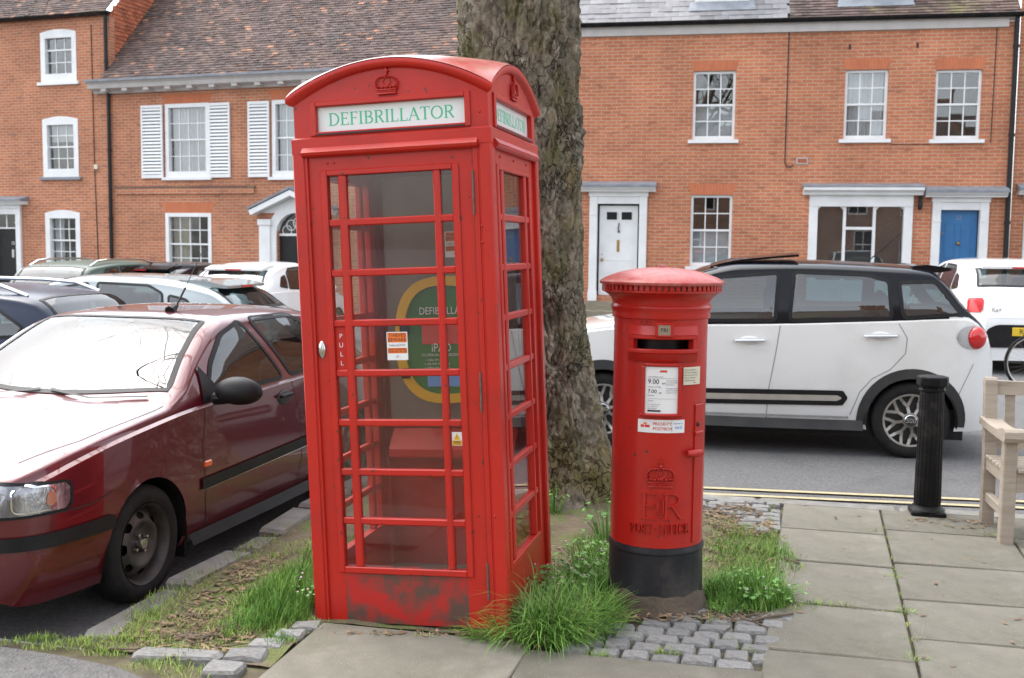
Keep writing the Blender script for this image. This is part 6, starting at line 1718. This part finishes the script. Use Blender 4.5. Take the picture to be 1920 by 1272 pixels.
q = C2.roofp(3.2, 0); MB().tube([q, q+Vector((.30, 0, .28))], [.006, .003], 5).build('aerial', M['blackplastic'], C2.o)

# --- cars that show only above other cars
def simple_car(name, label, loc, yaw, H, L, W, paint, kind='hatch', rails=False, group=None, nst=56, tail=True):
    k = H/1.45; g = L/4.2
    sx = lambda P: [(x*g, z*k) for x, z in P]
    if kind == 'estate':
        top = [(0, .62), (.03, .70), (.15, .78), (.6, .88), (1.05, .96), (1.15, 1.02), (1.6, 1.32), (1.85, 1.42), (2.3, 1.45), (3.0, 1.445), (3.5, 1.41), (3.75, 1.36), (4.0, 1.10), (4.14, .95), (4.2, .75)]
        wins = [[(1.42, .99), (1.75, 1.29), (2.15, 1.355), (2.22, 1.0)], [(2.30, 1.0), (2.27, 1.36), (2.95, 1.355), (3.06, 1.02)], [(3.12, 1.02), (3.04, 1.345), (3.38, 1.32), (3.70, 1.12), (3.66, 1.05)]]
        rear = (4.02, 3.74)
    else:
        top = [(0, .62), (.03, .70), (.15, .78), (.6, .88), (1.0, .96), (1.1, 1.02), (1.55, 1.32), (1.8, 1.42), (2.2, 1.45), (2.8, 1.44), (3.25, 1.39), (3.55, 1.32), (3.9, 1.08), (4.1, .95), (4.2, .72)]
        wins = [[(1.36, .99), (1.70, 1.28), (2.15, 1.355), (2.25, 1.0)], [(2.33, 1.0), (2.26, 1.36), (2.85, 1.34), (3.02, 1.26), (3.08, 1.03)], [(3.15, 1.04), (3.10, 1.24), (3.30, 1.20), (3.45, 1.07)]]
        rear = (3.88, 3.50)
    hw = [(0, .56), (.02, .64), (.06, .72), (.15, .79), (.4, .84), (.9, .86), (3.3, .86), (3.9, .80), (4.1, .72), (4.2, .60)]
    spc = dict(top=sx(top), belt=sx([(0, .56), (.15, .70), (.6, .82), (1.1, .90), (2.2, .945), (3.2, .98), (4.0, .96), (4.2, .70)]), hw=[(x*g, y*W/1.72) for x, y in hw], wf=.85*g, wr=3.4*g, wrad=.31, cowl=1.08*g, tumble=.34)
    c = Car(name, label, loc, yaw, spc, paint, group, nst)
    c.windows([sx(P) for P in wins], M['carglass'], rr=.03, trim=.014)
    c.screen(1.1*g, 1.82*g, .95, .9, M['screenglass'])
    c.screen(rear[0]*g, rear[1]*g, .86, .84, M['carglass'], 'rear_window', bow=.03)
    c.body(arch_r=.35); c.cabin(xs_=(1.65*g, 2.6*g), zf=.52*k, zh=1.12*k); c.wheels('alloy', .31, .2, .21)
    for s in (-1, 1):
        c.patch('tail_lamp', (4.02*g, s*.68*W/1.72, .86*k), (-.85, -s*.5, 0), (0, 0, 1), round_poly([(-.11, -.09), (.11, -.09), (.11, .10), (-.11, .10)], .05), M['redlens'], .006)
        c.line(c.fS(s), [(2.29*g, .96*k), (2.32*g, .6*k), (2.28*g, .25)], .007, .002).build('door_gap', M['ink'], c.o)
        c.patch('headlamp', (.1, s*.58, .68*k), (.85, -s*.5, 0), (0, 0, 1), round_poly([(-.16, -.06), (.16, -.06), (.16, .06), (-.16, .05)], .04), M['clearlens'], .005)
        MB().ball((1.52*g, s*(W/2+.10), 1.0*k), .06, .11, .075, 12, 8).build('door_mirror', paint, c.o, smooth=True)
        if rails:
            pts = [c.roofp(x*g, s*.54, .05) for x in (1.75, 2.1, 2.6, 3.1, 3.4)]; a, b = c.roofp(1.62*g, s*.55, .0), c.roofp(3.62*g, s*.55, .0)
            MB().tube([a]+pts+[b], .016, 8).build('roof_rail', M['chrome'], c.o, smooth=True)
    if kind == 'hatch' and tail:
        z0 = spc['top'][10][1]; MB().prism([(3.1*g, 1.40*k), (3.40*g, 1.395*k), (3.66*g, 1.345*k), (3.66*g, 1.315*k), (3.4*g, 1.33*k)], -.52, .52, 'y').build('spoiler', paint, c.o)
        MB().box(3.655*g, 3.672*g, -.14, .14, 1.318*k, 1.338*k).build('brake_light', M['redlens'], c.o)
    return c
def from_tail(tx, ty, yaw, L, z):
    return Vector((tx-L*math.cos(yaw), ty-L*math.sin(yaw), z))
GRP = None
simple_car('parked_car', 'silver hatchback with rear spoiler in front of the shuttered house', from_tail(-2.45, 12.0, R(-9), 4.25, -.12), R(-9), 1.45, 4.25, 1.76, M['p_silver'])
simple_car('parked_car', 'dark blue estate car with silver roof rails behind the maroon car', from_tail(-3.30, 9.30, R(-9), 4.5, -.12), R(-9), 1.43, 4.5, 1.76, M['p_navy'], 'estate', rails=True)
simple_car('parked_car', 'sage green small car at the left edge below the townhouse door', from_tail(-7.35, 16.6, R(-104), 3.9, -.12), R(-104), 1.50, 3.9, 1.74, M['p_green'], 'estate', rails=True)
simple_car('parked_car', 'black hatchback seen from behind, parked before the ground floor window', from_tail(-6.35, 17.4, R(-102), 4.1, -.12), R(-102), 1.47, 4.1, 1.74, M['p_blackroof'])
simple_car('parked_car', 'small rounded white hatchback beside the arched black door', from_tail(-4.70, 17.2, R(-104), 3.6, -.12), R(-104), 1.50, 3.6, 1.64, M['p_white2'])
KA = simple_car('parked_car', 'white hatchback with yellow number plate seen from behind at right edge', from_tail(6.76, 13.9, R(-98), 3.93, .075), R(-98), 1.53, 3.93, 1.70, M['p_white2'])
L = KA.L
KA.patch('rear_bumper', (L, 0, .50), (-1, 0, 0), (0, 0, 1), round_poly([(-.62, -.13), (.62, -.13), (.58, .10), (.45, .17), (-.45, .17), (-.58, .10)], .06), M['blackplastic'], .014)
pl = MB().box(L+.02, L+.03, -.26, .26, .525, .635, bev=.004).build('number_plate', M['plate'], KA.o)
lettering('RJ67 KXB', .095, M['ink'], pl, (L+.0312, 0, .58), (math.pi/2, 0, math.pi/2), sx=.92)
q = KA.hit((L+1, 0, .90), (-1, 0, 0))[0]
if q:
    bd_ = MB().ball((q.x+.004, 0, .90), .012, .065, .028, 18, 8).build('badge', M['p_navy'], KA.o, smooth=True)
    MB().tube([(q.x+.012, .066*math.cos(t), .90+.029*math.sin(t)) for t in [2*math.pi*i/20 for i in range(21)]], .005, 6).build('badge_rim', M['chrome'], bd_, smooth=True)
    q2 = KA.hit((L+1, .45, .86), (-1, 0, 0))[0]
    lettering('Ka+', .075, M['chrome'], KA.o, ((q2 or q).x+.012, -.45, .86), (math.pi/2, 0, math.pi/2), ext=.003)

# ---------------------------------------------------------------- bicycle at the right edge
bi = empty('bicycle', (5.88, 12.75, roadz(6.3, 12.7)), (0, 0, R(-8))); tag(bi, 'bicycle with thin black tyre leaning at right edge behind the bench', 'bicycle')
for wx in (.34, 1.38):
    w = MB().lathe([(.33+.017*math.cos(t), .017*math.sin(t)) for t in [2*math.pi*i/8 for i in range(9)]], 56, (wx, 0, .345), 'y').build('wheel', M['rubber'], bi, smooth=True, angle=None)
    MB().lathe([(.312, -.010), (.300, -.008), (.300, .008), (.312, .010), (.312, -.010)], 48, (wx, 0, .345), 'y').build('rim', M['steel'], w, smooth=True)
    sp_m = MB()
    for i in range(28):
        t = 2*math.pi*i/28; sp_m.tube([(wx+.02*math.cos(t+.9), .02*(-1)**i, .345+.02*math.sin(t+.9)), (wx+.305*math.cos(t), 0, .345+.305*math.sin(t))], .0012, 3, cap=False)
    tag(sp_m.build('spokes', M['steel'], w), kind='stuff')
    MB().lathe([(.001, -.05), (.02, -.05), (.02, .05), (.001, .05)], 12, (wx, 0, .345), 'y').build('hub', M['steel'], w, smooth=True)
fr = MB()
for a, b, rr in (((.34, 0, .345), (.46, 0, .90), .014), ((.46, 0, .88), (1.02, 0, .86), .016), ((.47, 0, .80), (.86, 0, .32), .018), ((.86, 0, .32), (1.03, 0, .92), .016), ((.86, 0, .32), (1.38, 0, .345), .011), ((1.0, 0, .82), (1.38, 0, .345), .010)): fr.tube([a, b], rr, 8)
fr.build('frame', M['p_navy'], bi, smooth=True)
MB().ball((1.04, 0, .97), .14, .07, .035, 12, 6).build('saddle', M['blackplastic'], bi, smooth=True)
MB().tube([(.50, -.30, 1.02), (.44, -.1, .98), (.44, .1, .98), (.50, .30, 1.02)], .013, 8).build('handlebar', M['blackplastic'], bi, smooth=True)

# ---------------------------------------------------------------- grass, weeds, litter
rv = random.Random(5)
def ground_z(x, y):
    a, b = GI(x, y)
    if a < .03 and a > -2.7 and b < 7.25 and soil_ok(a, b): return bedz(a, b)
    return -.006
KINV = None
def in_kiosk(x, y):
    dx, dy = x-KX, y-KY; c, s = math.cos(R(13.87)), math.sin(R(13.87))
    u, v = dx*c-dy*s, dx*s+dy*c
    return -.48 < u < .475 and -.012 < v < .93
def blade(mb, x, y, z, h, w, lean, az, curl, seg=4):
    d = Vector((math.cos(az), math.sin(az), 0)); s = Vector((-d.y, d.x, 0)); vs = []; p = Vector((x, y, z)); ang = lean
    for i in range(seg+1):
        t = i/seg; ww = w*(1-t)**.7*.5
        if i < seg: vs += [p-s*ww, p+s*ww]
        else: vs.append(p.copy())
        up = Vector((0, 0, 1))*math.cos(ang)+d*math.sin(ang); p = p+up*h/seg; ang += curl/seg
        if p.z < z+.004: p.z = z+.004
    fs = [(2*i, 2*i+1, 2*i+3, 2*i+2) for i in range(seg-1)]+[(2*seg-2, 2*seg-1, 2*seg)]
    mb.add(vs, fs)
def patch_grass(name, blobs, m, label):
    """blobs: (x, y, rx, ry, n, hmin, hmax, width, lean, curl, rot)"""
    mb = MB()
    for (cx, cy, rx, ry, n, h0, h1, w, ln, cu, ro) in blobs:
        k = 0; tries = 0
        while k < n and tries < n*6:
            tries += 1
            rr = math.sqrt(rv.random()); t = rv.random()*2*math.pi; u, v = rr*rx*math.cos(t), rr*ry*math.sin(t)
            x = cx+u*math.cos(ro)-v*math.sin(ro); y = cy+u*math.sin(ro)+v*math.cos(ro)
            if in_kiosk(x, y) or math.hypot(x-.702, y-5.06) < .225 or math.hypot(x-TREE.x-.03, y-TREE.y) < .46: continue
            den = noise.noise(Vector((x*7, y*7, 3)))+.5-.45*max(0, rr-.5)*2
            if rv.random() > den+.35: continue
            h_ = rv.uniform(h0, h1)*(1-.45*rr**2)*(.75+.5*max(0, noise.noise(Vector((x*5, y*5, 8)))+.5))
            out = math.atan2(v, u)+ro if ln > .45 else rv.random()*6.28
            az = out+rv.gauss(0, .7) if ln > .45 else rv.random()*6.28
            blade(mb, x, y, ground_z(x, y)-.005, h_, w*rv.uniform(.7, 1.3), abs(rv.gauss(ln, .22)), az, abs(rv.gauss(cu, .4))); k += 1
    o = mb.build(name, m, None, smooth=True, angle=None, recalc=False)
    return tag(o, label, 'grass', kind='stuff')
gr = -R(13)
patch_grass('long_grass', [(.18, 4.62, .27, .20, 560, .16, .40, .006, .42, 1.7, gr), (.16, 4.58, .24, .18, 420, .16, .42, .006, .7, 1.5, gr), (.04, 4.50, .26, .10, 260, .10, .26, .005, .8, 1.4, gr), (.32, 4.74, .22, .24, 700, .12, .28, .006, .5, 1.2, gr)], M['grass'], 'long arching green grass tuft at the kiosk corner')
patch_grass('grass', [(-1.02, 5.02, .24, .42, 3600, .06, .17, .0045, .25, .6, gr), (-1.12, 4.70, .17, .24, 900, .04, .10, .004, .3, .6, gr), (-.95, 5.55, .18, .5, 1000, .05, .12, .0045, .3, .6, gr), (-1.0, 4.48, .1, .12, 260, .03, .07, .004, .3, .5, gr)], M['grass'], 'bright green grass patch left of the kiosk')
patch_grass('grass', [(1.16, 5.12, .22, .28, 2900, .07, .19, .0045, .25, .7, gr), (1.05, 4.98, .12, .18, 800, .06, .14, .0045, .3, .7, gr), (1.33, 5.78, .26, .50, 2000, .03, .085, .004, .35, .7, gr), (1.36, 5.02, .16, .06, 260, .02, .06, .004, .5, .7, gr)], M['grass'], 'thick grass clump right of the pillar box')
patch_grass('grass', [(.42, 5.35, .13, .40, 1300, .07, .20, .005, .3, .7, gr), (.45, 5.0, .12, .22, 700, .07, .18, .005, .3, .8, gr), (.55, 5.9, .22, .4, 900, .05, .13, .0045, .3, .7, gr), (.30, 5.0, .12, .35, 600, .06, .16, .005, .3, .7, gr)], M['grass'], 'grass between the kiosk and the pillar box')
bl = [(-1.55, 4.55, .16, .28, 420, .02, .05, .004, .4, .6, gr), (-1.62, 5.05, .10, .40, 420, .02, .06, .004, .4, .6, gr), (-1.38, 4.35, .30, .12, 500, .02, .05, .004, .4, .6, gr), (-1.75, 4.36, .18, .07, 350, .02, .05, .004, .4, .6, gr), (-1.30, 4.85, .18, .40, 420, .02, .06, .004, .4, .6, gr), (-1.42, 5.8, .10, .5, 320, .02, .06, .004, .4, .6, gr), (1.62, 6.55, .03, .6, 160, .02, .05, .004, .4, .6, -.25), (1.35, 6.25, .3, .25, 500, .02, .06, .004, .4, .6, gr), (-2.05, 4.42, .16, .04, 220, .02, .05, .004, .4, .6, .4), (-1.35, 4.15, .22, .10, 300, .02, .05, .004, .4, .6, gr)]
bl += [(-1.15, 4.75, .42, .40, 1500, .02, .06, .004, .4, .6, gr), (-1.05, 5.5, .30, .6, 1200, .02, .07, .004, .4, .6, gr), (1.33, 5.75, .30, .62, 2000, .02, .07, .004, .4, .6, gr), (.55, 5.55, .32, .55, 1300, .03, .08, .004, .4, .6, gr), (1.2, 5.05, .30, .25, 700, .02, .06, .004, .4, .6, gr), (-1.75, 4.42, .30, .06, 500, .02, .05, .004, .4, .6, .3), (-1.6, 4.75, .10, .45, 500, .02, .05, .004, .4, .6, gr)]
M['straw'] = mat('dry_grass_blade', (.30, .25, .11), (.40, .33, .17), scale=3, rough=.7, island=.4)
patch_grass('dry_grass', [(.15, 4.6, .30, .22, 130, .10, .30, .004, .6, 1.0, gr), (-1.1, 4.9, .3, .45, 260, .03, .12, .003, .5, .6, gr), (1.2, 5.3, .3, .5, 260, .04, .14, .003, .4, .6, gr), (.45, 5.4, .25, .5, 200, .05, .16, .003, .4, .6, gr), (1.4, 6.3, .25, .35, 240, .03, .09, .003, .6, .6, gr), (-1.45, 4.6, .25, .4, 240, .02, .07, .003, .6, .6, gr)], M['straw'], 'dry straw-coloured grass stalks among the green grass')
patch_grass('short_grass', bl, M['grass_pale'], 'thin pale grass over bare soil along the kerb')
jt = []
for x, y, n in ((.37, 4.32, 70), (.66, 4.36, 110), (.95, 4.50, 40), (1.50, 4.99, 90), (1.60, 4.97, 60), (1.86, 4.90, 70), (1.68, 4.32, 60), (1.98, 5.45, 60), (1.75, 4.55, 30), (2.88, 6.28, 90), (2.22, 6.35, 30), (-.35, 4.50, 50), (-.55, 4.53, 40), (.9, 4.75, 40), (1.0, 4.4, 25)):
    jt.append((x, y, .06, .025, n, .015, .055, .0035, .5, .7, gr))
for k in range(14):
    b = 3.9+k*.22; q = G(cola(.645, b), b); jt.append((q.x, q.y, .012, .08, 14, .01, .03, .003, .5, .6, -.27))
for k in range(8):
    q = G(.1+k*.075, 5.19); jt.append((q.x, q.y, .05, .01, 12, .01, .025, .003, .5, .6, gr))
patch_grass('joint_grass', jt, M['grass_pale'], 'small grass tufts growing in the paving joints')

def weed(name, x, y, n, h, rad, ls, label, flowers=0, m=None):
    e = empty(name, (x, y, ground_z(x, y)-.004)); tag(e, label, 'weed')
    st, lf, fl = MB(), MB(), MB()
    for k in range(n):
        t = rv.random()*6.28; rr = rad*math.sqrt(rv.random()); hh = h*rv.uniform(.45, 1.0)*(1-.4*rr/rad)
        b = Vector((rr*.35*math.cos(t), rr*.35*math.sin(t), 0)); tip = Vector((rr*math.cos(t), rr*math.sin(t), hh))
        st.tube([b, (b+tip)/2+Vector((0, 0, hh*.12)), tip], [.0028, .002, .0012], 4, cap=False)
        az = t+rv.gauss(0, .6); ti = rv.uniform(-.2, .7); d = Vector((math.cos(az)*math.cos(ti), math.sin(az)*math.cos(ti), -math.sin(ti)*.6)); s = Vector((-math.sin(az), math.cos(az), rv.gauss(0, .25))).normalized(); u = s.cross(d)
        S = ls*rv.uniform(.6, 1.25); lob = 5; vs = [tip]
        for i in range(2*lob+1):
            a = -2.3+4.6*i/(2*lob); r_ = S*(1.0 if i % 2 else .66)*(1-.12*abs(a)); vs.append(tip+d*(r_*math.cos(a)+S*.35)+s*r_*math.sin(a)+u*(.12*S*math.cos(a*2)))
        lf.add(vs, [(0, i, i+1) for i in range(1, 2*lob+1)])
        if flowers and rv.random() < flowers: fl.ball(tip+Vector((0, 0, .01)), .006, .006, .004, 6, 4)
    st.build('stem', m or M['leaf'], e); tag(lf.build('leaf', m or M['leaf'], e, recalc=False), kind='stuff')
    if fl.v: tag(fl.build('flower', M['flower'], e), kind='stuff')
M['flower'] = mat('pale_pink_flower', (.62, .40, .55), rough=.6)
WL = [('weed', .22, 5.02, 70, .22, .17, .020, 'leafy green weed against the kiosk side, nearest the long grass', .12),
      ('weed', .33, 5.30, 60, .20, .16, .020, 'leafy weed with pink flowers midway along the kiosk side', .14),
      ('weed', .40, 5.62, 46, .18, .15, .018, 'low leafy weed by the kiosk rear corner', .1),
      ('weed', .56, 6.05, 36, .30, .16, .030, 'bright broad-leaved weed at the tree foot beside the pillar box', .05),
      ('weed', .27, 6.45, 26, .20, .08, .018, 'small weed growing up the foot of the tree trunk', 0),
      ('weed', 1.22, 5.10, 90, .17, .22, .017, 'leafy weed among thick grass right of the pillar box', .04),
      ('weed', 1.02, 4.90, 24, .07, .09, .014, 'small weed at the edge of the granite setts', 0),
      ('weed', -.93, 4.82, 22, .24, .07, .010, 'thin weed against the kiosk left corner', .2)]
for w_ in WL: weed(*w_)
# leaf litter and twigs
mb = MB()
for (cx, cy, rx, ry, n) in ((-1.30, 5.1, .2, .6, 420), (-1.35, 4.55, .25, .3, 320), (1.42, 6.6, .22, .40, 520), (1.3, 5.9, .25, .4, 120), (.7, 4.80, .4, .06, 160), (.6, 5.6, .4, .5, 200), (1.05, 4.85, .15, .15, 80), (-.2, 4.54, .6, .03, 90), (2.0, 5.6, 1.0, 1.4, 40), (2.75, 6.55, .3, .12, 60)):
    for k in range(n):
        rr = math.sqrt(rv.random()); t = rv.random()*6.28; x, y = cx+rr*rx*math.cos(t), cy+rr*ry*math.sin(t)
        if in_kiosk(x, y): continue
        z = ground_z(x, y)+rv.uniform(.004, .012); s = rv.uniform(.006, .018); az = rv.random()*6.28; c_, s_ = math.cos(az), math.sin(az); l_ = s*rv.uniform(1, 2.4)
        mb.add([(x+c_*l_, y+s_*l_, z+rv.uniform(0, .008)), (x-s_*s*.6, y+c_*s*.6, z), (x-c_*l_, y-s_*l_, z+rv.uniform(0, .006)), (x+s_*s*.6, y-c_*s*.6, z+.003)], [(0, 1, 2), (0, 2, 3)])
tag(mb.build('leaf_litter', M['litter'], recalc=False), 'brown leaf litter scattered on soil and paving', 'leaf litter', kind='stuff')
mb = MB()
for k in range(70):
    cx, cy, rx, ry = rv.choice(((-1.3, 4.9, .28, .6), (-1.3, 4.4, .3, .2), (1.42, 6.6, .25, .4), (1.05, 4.85, .2, .15)))
    x, y = cx+rv.gauss(0, rx*.5), cy+rv.gauss(0, ry*.5); az = rv.random()*6.28; l_ = rv.uniform(.05, .20); r_ = rv.uniform(.002, .005)
    if in_kiosk(x, y) or in_kiosk(x+math.cos(az)*l_, y+math.sin(az)*l_): continue
    pts = []
    for i in range(4):
        t = i/3; px, py = x+math.cos(az)*l_*t+rv.gauss(0, .008), y+math.sin(az)*l_*t+rv.gauss(0, .008); pts.append((px, py, ground_z(px, py)+.008+.008*rv.random()))
    mb.tube(pts, r_, 5)
tag(mb.build('fallen_twigs', M['twig']), 'dry fallen twigs lying on the soil', 'twigs', kind='stuff')
for x, y, az, l_, lb in ((1.55, 5.62, 2.2, .10, 'short broken twig lying on the slab left of the long joint'), (1.10, 4.72, .5, .24, 'thin bent twig crossing the edge of the setts')):
    pts = [(x+math.cos(az)*l_*t, y+math.sin(az)*l_*t+.012*math.sin(t*5), .012) for t in (0, .33, .66, 1)]
    tag(MB().tube(pts, .006, 6).tube([pts[1], (pts[1][0]+.03, pts[1][1]+.02, .02)], .003, 5).build('twig', M['twig'], smooth=True), lb, 'twig')
